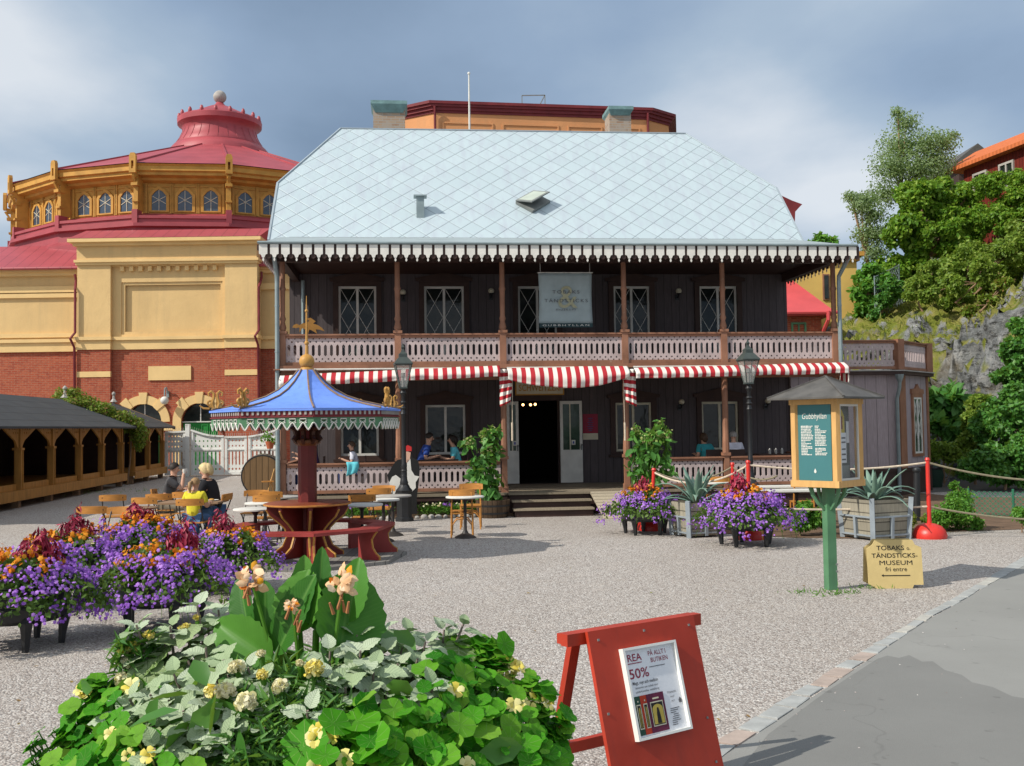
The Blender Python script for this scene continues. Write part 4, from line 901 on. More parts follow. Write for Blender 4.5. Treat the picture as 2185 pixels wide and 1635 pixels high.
apo = R0*math.cos(PI/N16); fw = 2*R0*math.sin(PI/N16)
for k in range(-5, 4):
    a = A0+k*2*PI/N16; rr = R0+.6; cxv, cyv = math.cos(a), math.sin(a)
    Mx = T(rr*cxv, rr*cyv, 0, rz=a+PI/2); m = MB(); m.T = Mx
    m.bb(-.14, .14, -.25, .3, 12.0, 12.8); m.build('post_base', K['redroof'], hall)
    m = MB(); m.T = Mx; m.bb(-.11, .11, -.1, .5, 12.8, 14.4); m.bb(-.15, .15, -.2, .1, 13.2, 13.3); m.bb(-.17, .17, -.3, .1, 14.0, 14.15)
    m.ext([[(-.17, 14.6), (.17, 14.6), (.17, 15.45), (.1, 15.6), (-.1, 15.6), (-.17, 15.45)], rect(-.06, .06, 14.8, 15.2)], .18, y0=-.5); m.bb(-.1, .1, -.32, .3, 14.4, 14.7); m.bar((0, -.0, 13.9), (0, -.4, 14.5), .12); m.build('bracket_post', K['mustard'], hall)
    if k == 3: continue
    am = a+PI/N16; Mf = T(apo*math.cos(am), apo*math.sin(am), 0, rz=am+PI/2)
    for i in (-1, 0, 1):
        c = i*fw*.30; w_ = .36; zb_, zt_ = 12.9, 13.66; pk = 13.98
        m = MB(); out = lambda d: [(c-w_-d, zb_-d*.5), (c+w_+d, zb_-d*.5), (c+w_+d, zt_+d*.4), (c+w_*.5+d*.5, pk-.1+d), (c, pk+d*1.2), (c-w_*.5-d*.5, pk-.1+d), (c-w_-d, zt_+d*.4)]
        m.ext([out(.14), out(.0)[::-1]], .08, M=Mf, y0=-.08)
        m.T = Mf
        for s in (-1, 1): m.bb(c+s*.62-.05, c+s*.62+.05, -.07, .02, 12.76, 14.3)
        m.bb(c-.55, c+.55, -.05, .02, 14.12, 14.18); f_ = m.build('window', K['mustard'], hall)
        louv = (k == -3 and i == 0)
        m = MB(); m.ext([out(-.002)], .02, M=Mf, y0=-.03); m.build('pane', K['mustard'] if louv else plain('blue_grey_glass', (.05, .075, .11), .2, .2, 5, 0, spec=.6) if 'bgl' not in K else K['bgl'], f_)
        m = MB(); m.T = Mf
        if louv:
            for z in np.arange(12.92, 13.7, .1): m.bb(c-w_, c+w_, -.06, -.03, z, z+.05)
        else:
            zc = 13.45
            for dx, dz in ((0, 1), (.8, .45), (.8, -.45), (-.8, .45), (-.8, -.45), (0, -1)): m.bar((c, -.045, zc), (c+dx*w_*1.15, -.045, zc+dz*w_*(1.15 if dx else (1.4 if dz > 0 else 1.6))), .025)
        m.build('glazing_bars', K['cream'] if not louv else K['mustard'], f_)
for o_ in hall.children:
    if o_.name.split('.')[0] in ('lantern_wall', 'ledge', 'eaves', 'post_base', 'bracket_post', 'window'): o_.location.z = .27
# globe lamp on the brick wall
p = a48(355, 855); l = thing('globe_lamp', 'white glass globe lamp on a swan-neck bracket between the brick arches', 'lamp', (p.x, 48.2, p.z))
m = MB(); m.ball((0, -.45, 0), .19, 16, 12); m.build('globe', K['white'], l, smooth=True); m = MB(); m.tube([(0, 0, .3), (0, -.2, .62), (0, -.42, .55), (0, -.45, .2)], .035, 8); m.box((0, -.02, .3), (.12, .06, .3)); m.build('bracket', K['zinc'], l, smooth=True)
# ------------------------------------------------------------------ orange hall behind the house
oh = thing('orange_hall', 'orange rendered polygonal hall with maroon cornice rising behind the grey roof', 'hall', (2, 62, 0)); IT2 = Matrix.Translation((-2, -62, 0))
PV = [(-6.7, 57.6), (-4.0, 56.0), (7.84, 57.85), (9.28, 59.1), (10.5, 66), (2, 72), (-6, 66)]
zt = AT(1000, 220, 56.3).z
def grow(k):
    c = Vector((2, 62)); return [tuple(Vector(p)+(Vector(p)-c).normalized()*k) for p in PV]
m = MB(); m.T = IT2; prism(m, PV, 0, zt-.6); m.build('wall', K['orange'], oh)
m = MB(); m.T = IT2
for k, a, b in ((.08, .62, .48), (.2, .478, .3), (.34, .298, .16), (.45, .158, .0)): prism(m, grow(k), zt-a, zt-b)
m.build('cornice', K['maroon'], oh)
m = MB(); m.T = IT2; m.bb(1113/2200*57-1092/2200*57, 1114/2200*57-1092/2200*57+.0, 58, 58.05, zt, zt+.5)
p0, p1 = AT(1114, 220, 58), AT(1163, 220, 58); zz = AT(1114, 204, 58).z
m = MB(); m.T = IT2; m.bar((p0.x, 58, zt-.05), (p0.x, 58, zz), .05); m.bar((p1.x, 58, zt-.05), (p1.x, 58, zz), .05); m.bar((p0.x, 58, zz), (p1.x, 58, zz), .05); m.bar((p1.x, 58, zz), (p1.x-.5, 58, zt), .05); m.build('roof_rail', K['grey'], oh)
ang = math.atan2(1.85, 11.84); Mo = IT2 @ T(-4, 56, 0, rz=ang)
m = MB()
for a, b in ((.35, 3.2), (3.7, 6.9), (7.4, 9.4), (9.8, 11.6)): m.ext([rect(a, b, zt-6, zt-1.1), rect(a+.09, b-.09, zt-5.9, zt-1.19)], .05, M=Mo, y0=-.05)
m.build('panel_moulding', K['orange'], oh)
m = MB(); m.T = IT2
for x, y in ((-4.02, 55.85), (7.9, 57.7)): m.tube([(x, y-.1, zt-.3), (x, y, zt-.8), (x, y, zt-8)], .07, 6)
m.build('drainpipe', K['maroon'], oh)
# ------------------------------------------------------------------ yellow building behind on the right
yb = thing('yellow_building', 'yellow rendered building with red lean-to roof glimpsed beyond the veranda end', 'building', (14, 46, 0)); I3 = Matrix.Translation((-14, -46, 0))
x1 = AT(1829, 600, 46).x; zt3 = AT(1829, 548, 46).z
m = MB(); m.T = I3; m.bb(10.2, x1, 46, 52, 0, zt3); m.build('wall', plain('deep_yellow_render', (.62, .42, .12), .85, .1, 1), yb)  # even yellow, deeper than the round hall's render
m = MB(); m.T = I3; m.bb(10, x1+.25, 45.7, 52.3, zt3+.002, zt3+.2); m.bb(10.1, x1+.1, 45.85, 52.1, zt3-.2, zt3); m.build('cornice', K['mustard'], yb)
m = MB(); m.T = I3; a = AT(1755, 585, 45.95); b = AT(1771, 640, 45.95); m.bb(a.x, b.x, 45.93, 45.99, b.z, a.z); w_ = m.build('window', K['brown'], yb); m = MB(); m.T = I3; m.bb(a.x+.06, b.x-.06, 45.9, 45.925, b.z+.06, a.z-.06); m.build('pane', K['glass'], w_)
e0 = AT(1600, 660, 42); e1 = AT(1781, 664, 42); r1 = AT(1704, 586, 44.6); ze = e1.z
m = MB(); m.T = I3; m.add([(e0.x, 42, ze), (e1.x, 42, ze), (r1.x, 45.9, r1.z), (e0.x, 45.9, r1.z), (e0.x, 42, ze-.15), (e1.x, 42, ze-.15), (e1.x, 45.9, ze-.15), (e0.x, 45.9, ze-.15)], [(0, 1, 2, 3), (0, 4, 5, 1), (1, 5, 6), (1, 6, 2), (4, 7, 6, 5), (0, 3, 7, 4)]); m.tube([(e0.x, 41.95, ze-.05), (e1.x+.1, 41.95, ze-.05)], .07, 6)
m.build('lean_to_roof', K['redroof2'], yb)
m = MB(); m.T = I3; p = AT(1766, 670, 42); m.tube([(p.x, 41.9, ze), (p.x, 41.9, ze-.35), (p.x-.1, 42.3, ze-.8)], .08, 6); m.build('rainwater_head', K['redroof2'], yb)
m = MB(); m.T = I3; m.bb(e0.x, e1.x-.4, 42.5, 45.9, 0, ze-.16); lw_ = m.build('lean_to_wall', K['brick'], yb)
m = MB(); m.T = I3; a = AT(1689, 688, 42.4); b = AT(1722, 725, 42.4); m.ext([rect(a.x, b.x, b.z, a.z), rect(a.x+.08, a.x+(b.x-a.x)/2-.03, b.z, a.z-.08)[::-1], rect(a.x+(b.x-a.x)/2+.03, b.x-.08, b.z, a.z-.08)[::-1]], .06, y0=42.43); m.build('window', K['green'], yb)
# dark flared roof corner seen past the right verge
sp = thing('flared_roof_pavilion', 'dark red flared roof corner peeking past the right roof edge', 'pavilion', (12, 52, 0)); I4 = Matrix.Translation((-12, -52, 0))
pts = [AT(x, y, 50) for x, y in ((1560, 395), (1640, 404), (1660, 414), (1690, 428), (1712, 436), (1707, 441), (1697, 452), (1696, 478), (1697, 640), (1560, 640))]
m = MB(); m.T = I4; m.ext([[(p.x, p.z) for p in pts[:5]]+[(p.x, p.z) for p in pts[5:]]], 5, y0=50); m.build('roof', K['maroon'], sp)
m = MB(); m.T = I4; m.bb(pts[0].x, pts[7].x-.3, 50.4, 54.6, 0, pts[8].z+.02); m.build('wall', K['mustard'], sp)
# ------------------------------------------------------------------ red house and grey roof on the hilltop
rh = thing('red_timber_house', 'red timber house with orange tiled roof at the top of the hill', 'house', (23, 48, 10)); I5 = Matrix.Translation((-23, -48, -10))
def rl(Y, off=0.0, z=0): return Vector((22.85-.217*(Y-46)+off, Y+off*.217, z))
t = MT('orange_clay_tiles', .8, .2); o = t.sepo(); fr = t.math('FRACT', t.math('DIVIDE', o[1], .24)); n = t.noise(2, 5); t.col(t.mix(t.math('MULTIPLY', t.math('ABSOLUTE', t.math('SUBTRACT', fr, .5)), .9), t.mix(n, (.52, .13, .04), (.68, .20, .07)), (.2, .05, .02))); t.bump(t.math('ABSOLUTE', t.math('SUBTRACT', fr, .5)), .05, .8)
ze, zr = AT(2185, 313, 46).z, AT(2185, 286, 49.5).z
m = MB(); m.T = I5; e0, e1, r0, r1 = rl(36, -.45, ze), rl(50.2, -.45, ze), rl(36, 2.6, zr), rl(52.2, 2.6, zr); bk0, bk1 = rl(36, 6, ze), rl(50.2, 6, ze); dn = Vector((0, 0, -.18))
m.add([e0, e1, r1, r0, bk0, bk1, e0+dn, e1+dn, bk0+dn, bk1+dn], [(0, 3, 2, 1), (3, 4, 5, 2), (1, 2, 5), (0, 1, 7, 6), (1, 5, 9, 7), (6, 7, 9, 8), (0, 4, 3), (0, 6, 8, 4)]); m.build('roof', t.m, rh)
fal = planks('falu_red_boards_shade_darkened', (.16, .022, .014), .2, 'y', var=.12)  # red darkened, the shade under the eaves put into the colour
m = MB(); m.T = I5; b4 = [rl(36.4, 0), rl(49.6, 0), rl(49.6, 5.5), rl(36.4, 5.5)]; prism(m, [(p.x, p.y) for p in b4], 9.0, ze-.185); m.build('wall', fal, rh)
for Y in (44.6, 46.6, 48.4):
    c = rl(Y); Mw = I5 @ T(c.x, c.y, 0, rz=-PI/2+.214); m = MB(); m.ext([rect(-.5, .5, ze-1.7, ze-.55), rect(-.4, -.04, ze-1.6, ze-.65)[::-1], rect(.04, .4, ze-1.6, ze-.65)[::-1]], .08, M=Mw, y0=-.08); w_ = m.build('window', K['stone'], rh); m = MB(); m.T = Mw; m.bb(-.4, .4, -.03, -.01, ze-1.6, ze-.65); m.build('pane', K['glass'], w_)
gh = thing('grey_roofed_house', 'dark timber house with grey gabled roof partly hidden by hilltop trees', 'house', (25, 60, 12)); I6 = Matrix.Translation((-25, -60, -12))
a, pk, b = AT(2030, 352, 58), AT(2078, 311, 58), AT(2120, 346, 58)
m = MB(); m.T = I6; m.ext([[(a.x, a.z-.15), (b.x, b.z-.15), (b.x, b.z+.05), (pk.x, pk.z), (a.x, a.z+.05)]], 8, y0=57.5); m.build('roof', K['slate'], gh); m = MB(); m.T = I6; m.ext([[(a.x+.4, 9), (b.x-.4, 9), (b.x-.4, b.z-.1), (pk.x, pk.z-.35), (a.x+.4, a.z-.1)]], 7, y0=58); m.build('wall', K['darkbrown'], gh)
# ------------------------------------------------------------------ timber arcade sheds
UA = math.atan2(1, -.104)
def shed(name, label, x0, posts, x1, ridge0=None):
    s = thing(name, label, 'shed', (-13.0, 27.5, 0), UA, 'timber arcade sheds')
    m = MB(); m.bb(x0, x1, -.12, 4.1, .30, .46); m.bb(x0, x1, -.16, -.122, .2, .46); fl_ = m.build('floor', K['ochre'], s)
    m = MB()
    for x in posts: m.bb(x-.09, x+.09, -.02, .16, 0, .3); m.bb(x-.09, x+.09, 3.8, 3.98, 0, .3)
    m.build('stilts', K['oldwood'], s)
    for x in posts:
        m = MB(); m.bb(x-.07, x+.07, -.06, .1, .46, 2.14); m.bb(x-.12, x+.12, -.1, .14, 1.5, 1.56); m.bb(x-.095, x-.072, -.085, .06, .46, 1.5); m.bb(x+.072, x+.095, -.085, .06, .46, 1.5); m.build('post', K['ochre'], s)
    for a, b in zip(posts, posts[1:]):
        m = MB(); c = (a+b)/2; h0 = 1.5
        for s_ in (-1, 1):
            e = c+s_*(b-a)/2-s_*.08
            lp = [(e, 2.12), (e, h0), (e-s_*.25, h0+.25), (c+s_*.1, 2.06), (c+s_*.08, 2.12)]
            m.ext([lp]+[circ(e-s_*(.12+.17*i), 2.06-.0*i, .035, 6) for i in range(4)]+[circ(e-s_*(.1+.14*i), 1.95, .03, 6) for i in range(3)], .05, y0=-.02)
        m.build('arch_bracket', K['ochre'], s)
        m = MB(); m.bb(a+.1, b-.1, .02, .06, .46, .62); m.build('low_rail', K['ochre'], s)
    m = MB(); m.bb(x0, x1, -.06, .08, 2.13, 2.23); m.bb(x0, x1, 3.9, 4.04, .46, 2.3); 
    for x in (x0+.05, x1-.05): m.ext([[(0, 2.15), (4, 2.15), (2.1, 3.0)]], .06, M=Matrix(((0, 1, 0, x-.03), (1, 0, 0, 0), (0, 0, 1, 0), (0, 0, 0, 1))))
    m.bb(x1-.12, x1-.06, .17, 3.9, .46, 2.14)  # closed end boards here and below, added to keep the bays dark
    m.bb(x0+.05, x0+.1, .25 if x1 > 10 else .3, 3.9, .46, 2.14)
    m.build('back_wall', K['darkbrown'], s)
    m = MB(); th = .06; y0, y1, ym = -.42, 4.5, 2.1; ze, zr = 2.12, 3.14; X0, X1 = x0-.25, x1+.3
    m.add([(X0, y0, ze), (X1, y0, ze), (X1, ym, zr), (X0, ym, zr), (X0, y1, ze), (X1, y1, ze)]+[(X0, y0, ze-th), (X1, y0, ze-th), (X1, ym, zr-th), (X0, ym, zr-th), (X0, y1, ze-th), (X1, y1, ze-th)],
          [(0, 1, 2, 3), (3, 2, 5, 4), (6, 9, 8, 7), (9, 10, 11, 8), (0, 6, 7, 1), (4, 5, 11, 10), (1, 7, 8, 2), (2, 8, 11, 5), (0, 3, 9, 6), (3, 4, 10, 9)]); m.build('roof', K['tar'], s)
    m = MB(); m.bb(X1, X1+.03, y0, y0+.1, ze-.1, ze+.03); m.ext([[(y0, ze-.12), (y0, ze+.02), (ym, zr+.03), (y1, ze+.02), (y1, ze-.12), (ym, zr-.1)]], .03, M=Matrix(((0, 1, 0, X1), (1, 0, 0, 0), (0, 0, 1, 0), (0, 0, 0, 1)))); m.build('bargeboard', K['oldwood'], s)
    m = MB(); m.tube([(X1, ym, zr-.3), (X1, ym, zr+.25), (X1, ym, zr+.5)], [.06, .05, .02], 6); m.ball((X1, ym, zr+.4), .08); m.lathe([(.16, 0), (.05, .14)], 6, (X1, ym, zr+.06)); m.build('finial', K['stone'], s)
    return s
t = MT('roofing_felt', .85, .2); o = t.sepo(); fr = t.math('FRACT', t.math('DIVIDE', o[1], .52)); e = t.math('LESS_THAN', fr, .05); t.col(t.mix(t.math('MULTIPLY', e, .7), t.mix(t.noise(1.5, 6), (.042, .046, .05), (.085, .09, .095)), (.012, .012, .013))); t.bump(e, .01, .6); K['tar'] = t.m
shed('arcade_shed', 'long timber arcade with pointed arches and black felt roof, near part', -6.5, [-5.2, -2.8, -.4, 2.1, 4.6, 7.0, 9.35], 9.6)
shed('arcade_shed', 'short far part of the timber arcade, beyond the creeper', 10.7, [10.9, 13.2, 15.6], 15.85)
A_M = T(-13.0, 27.5, 0, rz=UA)
cr = thing('creeper', 'green and rusty creeper spilling between the two arcade roofs', 'climbing plant', A_M @ Vector((10.2, 0, 0)), UA)
cl = [(.1, 2.1, 3.25, .5, .55, .35), (.0, 1.5, 2.95, .6, .55, .32), (-.2, .9, 2.72, .7, .5, .3), (-.05, .3, 2.45, .62, .5, .3), (.05, -.2, 2.2, .55, .4, .3), (.1, -.4, 1.85, .45, .3, .35), (.0, -.42, 1.55, .3, .2, .3), (-.6, 1.7, 3.0, .5, .5, .2), (-.35, .1, .9, .05, .05, .1)]
foliage('leaves', LF['moss'], cl[:8], 9000, .1, cr, 5, 'quad', .5); m = MB(); m.tube([(0, 0, 0), (.05, -.1, 1), (0, -.15, 2), (0, .8, 2.6)], .03, 5); m.build('stem', K['oldwood'], cr)
# ------------------------------------------------------------------ white slatted gate
g0 = AT(353, 1010, 44.0); gate = thing('garden_gate', 'weathered white fretwork gate with curved top before the brick arch', 'gate', (AT(470, 900, 44).x, 44, 0))
IG = Matrix.Translation((-AT(470, 900, 44).x, -44, 0)); gx = lambda px: AT(px, 950, 44).x; gz = lambda py, px=470: AT(px, py, 44).z
def gleaf(pa, pb, ya, yb, nm, curve=0.0):
    a, b = gx(pa), gx(pb); zb_ = .06; za, zc = gz(ya, pa), gz(yb, pb); n = 8
    topz = lambda x: za+(zc-za)*((x-a)/(b-a))-curve*math.sin(PI*(x-a)/(b-a)); top = [(b+(a-b)*i/n, topz(b+(a-b)*i/n)) for i in range(n+1)]
    lp = [[(a, zb_), (b, zb_)]+top]; k = max(2, round((b-a)/.19)); s = (b-a-.2)/k
    zm = gz(960)
    for i in range(k):
        c = a+.1+(i+.5)*s; lp.append([(c-s*.22, zm-.1), (c, zm-.04), (c+s*.22, zm-.1), (c+s*.22, zb_+.45), (c, zb_+.38), (c-s*.22, zb_+.45)][::-1])
        for j in range(int((topz(c)-zm-.25)/.22)+1):
            z = zm+.16+j*.22; r = .055
            if z+r < topz(c)-.1: lp.append([(c, z-r), (c-r*.7, z), (c, z+r), (c+r*.7, z)])
        lp.append([(c, zb_+.18), (c-.05, zb_+.24), (c, zb_+.3), (c+.05, zb_+.24)])
    m = MB(); m.T = IG; m.ext(lp, .04, y0=44)
    m.bb(a, a+.1, 43.95, 43.998, zb_, topz(a)); m.bb(b-.1, b, 43.95, 43.998, zb_, topz(b)); m.bb(a+.1, b-.1, 43.96, 43.998, zm-.02, zm+.04); m.bb(a+.1, b-.1, 43.96, 43.998, zb_, zb_+.12)
    for i in range(n): m.bar((top[i][0], 43.97, top[i][1]), (top[i+1][0], 43.97, top[i+1][1]), .1, .07)
    o_ = m.build(nm, K['oldwhite'], gate); m = MB(); m.T = IG
    if curve >= 0:
        for i in range(int((b-a)/.09)): x = a+.05+i*.09; m.bar((x, 44.02, topz(x)+.04), (x, 44.02, topz(x)+.17), .012)
        m.build('spikes', K['stone'], o_)
t = MT('flaking_white_paint', .8, .2); t.col(t.mix(t.ramp(t.noise(3.5, 8, rough=.7), [(.56, 0.0), (.66, 1.0)]), (.74, .74, .70), (.40, .37, .33))); K['oldwhite'] = t.m
gleaf(352, 396, 923, 921, 'fixed_panel', 0); gleaf(408, 478, 918, 931, 'leaf', .08); gleaf(480, 527, 933, 932, 'leaf', 0); gleaf(530, 600, 932, 914, 'leaf', .05)
m = MB(); m.T = IG
for px, y in ((401, 905),): x = gx(px); m.bb(x-.09, x+.09, 43.9, 44.1, 0, gz(y, px))
m.build('post', K['oldwhite'], gate)
p = G(576, 1034); hp = thing('hanging_pot', 'terracotta pot with trailing green plant hung before the white gate', 'flower pot', (AT(576, 950, 36).x, 36, AT(576, 958, 36).z))
m = MB(); m.lathe([(.1, 0), (.16, .22), (.17, .26), (.14, .26)], 12); m.build('pot', K['terra'], hp, smooth=True); m = MB(); m.tube([(.0, 0, .26), (.0, .05, .8), (0, .1, 1.2)], .008, 4); m.tube([(0, 0, 0), (0, .06, -1.5)], .02, 5); m.build('hook', K['black'], hp)
foliage('leaves', LF['bright'], [(-.12, 0, .42, .2, .15, .2), (.1, 0, .3, .2, .15, .12), (-.35, 0, -.35, .25, .1, .12), (0, 0, -.5, .2, .1, .1)], 160, .11, hp, 2)
# barrel
p = G(560, 1062); br = thing('barrel', 'huge old wooden cask end standing by the veranda corner', 'barrel', (p.x, p.y, 0), .12); r = .60
Mb = T(0, 0, r+.02, rx=PI/2); m = MB(); m.T = Mb; m.lathe([(r*.93, -.02), (r, 0), (r*1.0, -.05), (r*1.06, -.4), (r*1.0, -.9), (r*.9, -.92)], 28); m.build('staves', planks('grey_staves', (.23, .20, .16), .12, 'x'), br, smooth=True)
m = MB(); m.T = Mb; m.lathe([(r*.94, .0), (r*.94, .012)], 28); m.build('head', planks('brown_cask_head', (.24, .15, .075), .17, 'x', var=.15), br)
m = MB(); m.T = Mb
for z, k in ((-.06, 1.015), (-.25, 1.05), (-.6, 1.05)): m.lathe([(r*k, z-.03), (r*k, z+.03)], 28, caps=False)
m.lathe([(r*.95, .005), (r*1.01, .005), (r*1.01, -.04)], 28, caps=False); m.build('hoop', K['black'], br)
# ------------------------------------------------------------------ street lamps
def lamp(px, py, label, ztop=3.72, dx=0):
    p = G(px, py); l = thing('street_lamp', label, 'lamp', (p.x+dx, p.y, 0), .2, 'cast iron gas lamps')
    m = MB(); m.lathe([(.20, 0), (.20, .07), (.165, .09), (.165, .60), (.185, .64), (.13, .70), (.10, .76)], 8, a0=PI/8); m.lathe([(.08, .76), (.09, .8), (.07, .86), (.052, 1.1), (.065, 1.14), (.05, 1.2), (.045, 2.2), (.065, 2.24), (.045, 2.3), (.042, 2.62), (.075, 2.68), (.042, 2.74), (.055, 2.78)], 12)
    for z in (.95, 1.05, 2.36, 2.48): m.lathe([(.05, -.03), (.07, 0), (.05, .03)], 12, (0, 0, z))
    m.build('pole', K['black'], l, smooth=True)
    m = MB(); z0 = 2.80; z1 = 3.26
    for k in range(4):
        a = PI/4+k*PI/2; m.bar((.10*math.cos(a), .10*math.sin(a), z0), (.235*math.cos(a), .235*math.sin(a), z1), .018)
    m.lathe([(.12, z0-.03), (.12, z0)], 4, a0=PI/4); m.lathe([(.25, z1), (.27, z1+.02), (.27, z1+.04), (.14, z1+.16), (.12, z1+.17), (.12, z1+.24), (.06, z1+.28), (.03, z1+.34), (.05, z1+.38), (.02, z1+.42), (.012, ztop)], 4, a0=PI/4); m.build('lantern', plain('lamp_green_iron', (.05, .065, .06), .5, .2, 6, spec=.5), l)
    m = MB(); m.lathe([(.095, z0+.005), (.225, z1-.005)], 4, a0=PI/4, caps=False); t_ = K.get('lampglass')
    if t_ is None:
        tt = MT('lamp_glass', .1, .6); tt.p.inputs['Transmission Weight'].default_value = .0; tt.p.inputs['Alpha'].default_value = .38; tt.col((.45, .48, .46)); t_ = K['lampglass'] = tt.m
    m.build('lantern_glass', t_, l); m = MB(); m.lathe([(.03, z0), (.03, z0+.2), (.05, z0+.22), (.05, z0+.3)], 8); m.build('burner', K['stone'], l)
lamp(863, 1112, 'black cast iron lamp standing in front of the cow cut-out')
lamp(1604, 1100, 'black cast iron lamp rising behind the flower tub and ropes')
# ------------------------------------------------------------------ round table with blue pagoda canopy
p = G(657, 1193); gz_ = thing('canopy_table', 'red octagonal table and bench under a blue pagoda canopy with green fretwork valance', 'table', (p.x, p.y, 0)); OA = math.radians(-90+15)
def octp(r, k): a = OA+k*PI/4; return Vector((r*math.cos(a), r*math.sin(a), 0))
m = MB(); m.lathe([(1.5, 0), (1.5, .05)], 8, a0=OA); m.build('platform', planks('grey_platform_boards', (.25, .24, .22), .14, 'x', gap=.03), gz_)
m = MB(); m.lathe([(.14, .05), (.14, 2.0)], 8, a0=OA); m.build('pole', K['oxblood'], gz_)
cp = MB()
for k in range(8):
    a = OA+PI/8+k*PI/4; Mk = T(0, 0, 0, rz=a); cp.ext([[(.12, 1.74), (.17, 1.72), (.24, 1.80), (.20, 1.86), (.22, 1.92), (.30, 1.97), (.22, 2.0), (.19, 2.04), (.26, 2.3), (.26, 2.36), (.12, 2.36)]], .05, M=Mk, y0=-.025)
c_ = cp.build('capital', plain('brown_black_capital', (.06, .022, .012), .5), gz_); cp = MB(); cp.lathe([(.145, 1.70), (.2, 1.74), (.2, 1.78), (.16, 1.8)], 8, a0=OA); cp.lathe([(.17, 1.93), (.2, 1.95), (.17, 1.97)], 8, a0=OA); cp.build('collar', plain('brown_gilt', (.16, .06, .02), .5), c_)
m = MB(); m.lathe([(.60, .80), (.64, .815), (.64, .84), (.60, .855)], 32); m.build('tabletop', plain('orange_brown_tabletop', (.25, .06, .025), .4, .2, 3, spec=.5), gz_, smooth=True); m = MB(); m.lathe([(.642, .815), (.655, .82), (.655, .838), (.642, .843)], 32, caps=False); m.build('rim', K['wood'], gz_)
for k in range(4):
    Mk = T(0, 0, 0, rz=OA+k*PI/4+PI/8*0)
    for s in (1, -1):
        m = MB(); pr = [(.14, .05), (.52, .05), (.52, .10), (.46, .13), (.36, .2), (.30, .34), (.32, .46), (.42, .56), (.54, .66), (.60, .76), (.60, .80), (.14, .80)]; m.ext([[(x*s, z) for x, z in pr]], .06, M=Mk, y0=-.03); o_ = m.build('table_fin', K['oxblood'], gz_)
        m = MB(); e_ = [(x*s, 0, z) for x, z in pr[1:10]]; m.T = Mk; m.tube([(x+.006*s, 0, z) for x, _, z in e_], .018, 4); m.build('edge_trim', K['gold'], o_)
for k in range(8):
    if k in (4,): pass
    i0, i1, o0, o1 = octp(.98, k), octp(.98, k+1), octp(1.32, k), octp(1.32, k+1); z0, z1 = .46, .505
    i0, i1, o0, o1 = [q+(w-q)*.004 for q, w in ((i0, i1), (i1, i0), (o0, o1), (o1, o0))]
    m = MB(); vs = [(q.x, q.y, z) for z in (z0, z1) for q in (i0, o0, o1, i1)]; m.add(vs, [(0, 3, 2, 1), (4, 5, 6, 7), (0, 1, 5, 4), (1, 2, 6, 5), (2, 3, 7, 6), (3, 0, 4, 7)]); m.build('bench', K['redbench'], gz_)
for k in range(8):
    Mk = T(0, 0, 0, rz=OA+k*PI/4); m = MB(); pr = [(.98, .05), (1.34, .05), (1.34, .1), (1.28, .14), (1.22, .22), (1.2, .34), (1.26, .42), (1.3, .46), (.98, .46)]; m.ext([pr], .055, M=Mk, y0=-.027); o_ = m.build('bench_leg', K['redbench'], gz_); m = MB(); m.T = Mk; m.tube([(x+.004, 0, z) for x, z in pr[1:8]], .017, 4); m.build('edge_trim', K['gold'], o_)
# canopy: eight concave gores
RZ0, R8 = 2.24, 1.39
prof = [(R8, RZ0), (1.15, RZ0+.045), (.85, RZ0+.11), (.6, RZ0+.195), (.42, RZ0+.295), (.28, RZ0+.41), (.18, RZ0+.52), (.12, RZ0+.60)]
m = MB(); m.lathe(prof, 8, a0=OA, caps=False); m.lathe([(r-.015, z-.03) for r, z in prof][::-1], 8, a0=OA, caps=False); cn = m.build('canopy', K['blue'], gz_)
m = MB()
for k in range(8): m.tube([octp(r+.004, k)+Vector((0, 0, z+.012)) for r, z in prof], .014, 5)
m.build('rib', K['oldwood'], cn)
m = MB(); m.lathe([(.115, .58), (.11, .61), (.09, .64)], 16, (0, 0, RZ0)); m.ball((0, 0, RZ0+.73), .115, 20, 14); m.tube([(0, 0, RZ0+.82), (0, 0, RZ0+1.0), (0, 0, RZ0+1.5), (0, 0, RZ0+1.73)], [.03, .02, .012, .004], 8); m.ball((0, 0, RZ0+1.01), .036); m.ball((0, 0, RZ0+1.5), .026); fi = m.build('finial', K['gold'], cn, smooth=True)
m = MB(); z = RZ0+1.25; vp = [(-.36, 0), (-.33, .035), (-.26, .05), (-.2, .03), (-.12, .06), (-.05, .05), (.02, .09), (-.06, .12), (.05, .13), (.16, .08), (.1, .05), (.2, .03), (.3, -.01), (.36, -.06), (.25, -.035), (.16, -.03), (.19, -.09), (.09, -.05), (.02, -.03), (-.02, -.1), (-.07, -.03), (-.14, -.01), (-.2, -.07), (-.2, -.0), (-.28, -.01)]
m.ext([[(x*.68+.03, z+y*1.1) for x, y in vp][::-1]], .016, y0=-.008); m.build('vane', plain('aged_gilt', (.26, .12, .02), .5), fi)
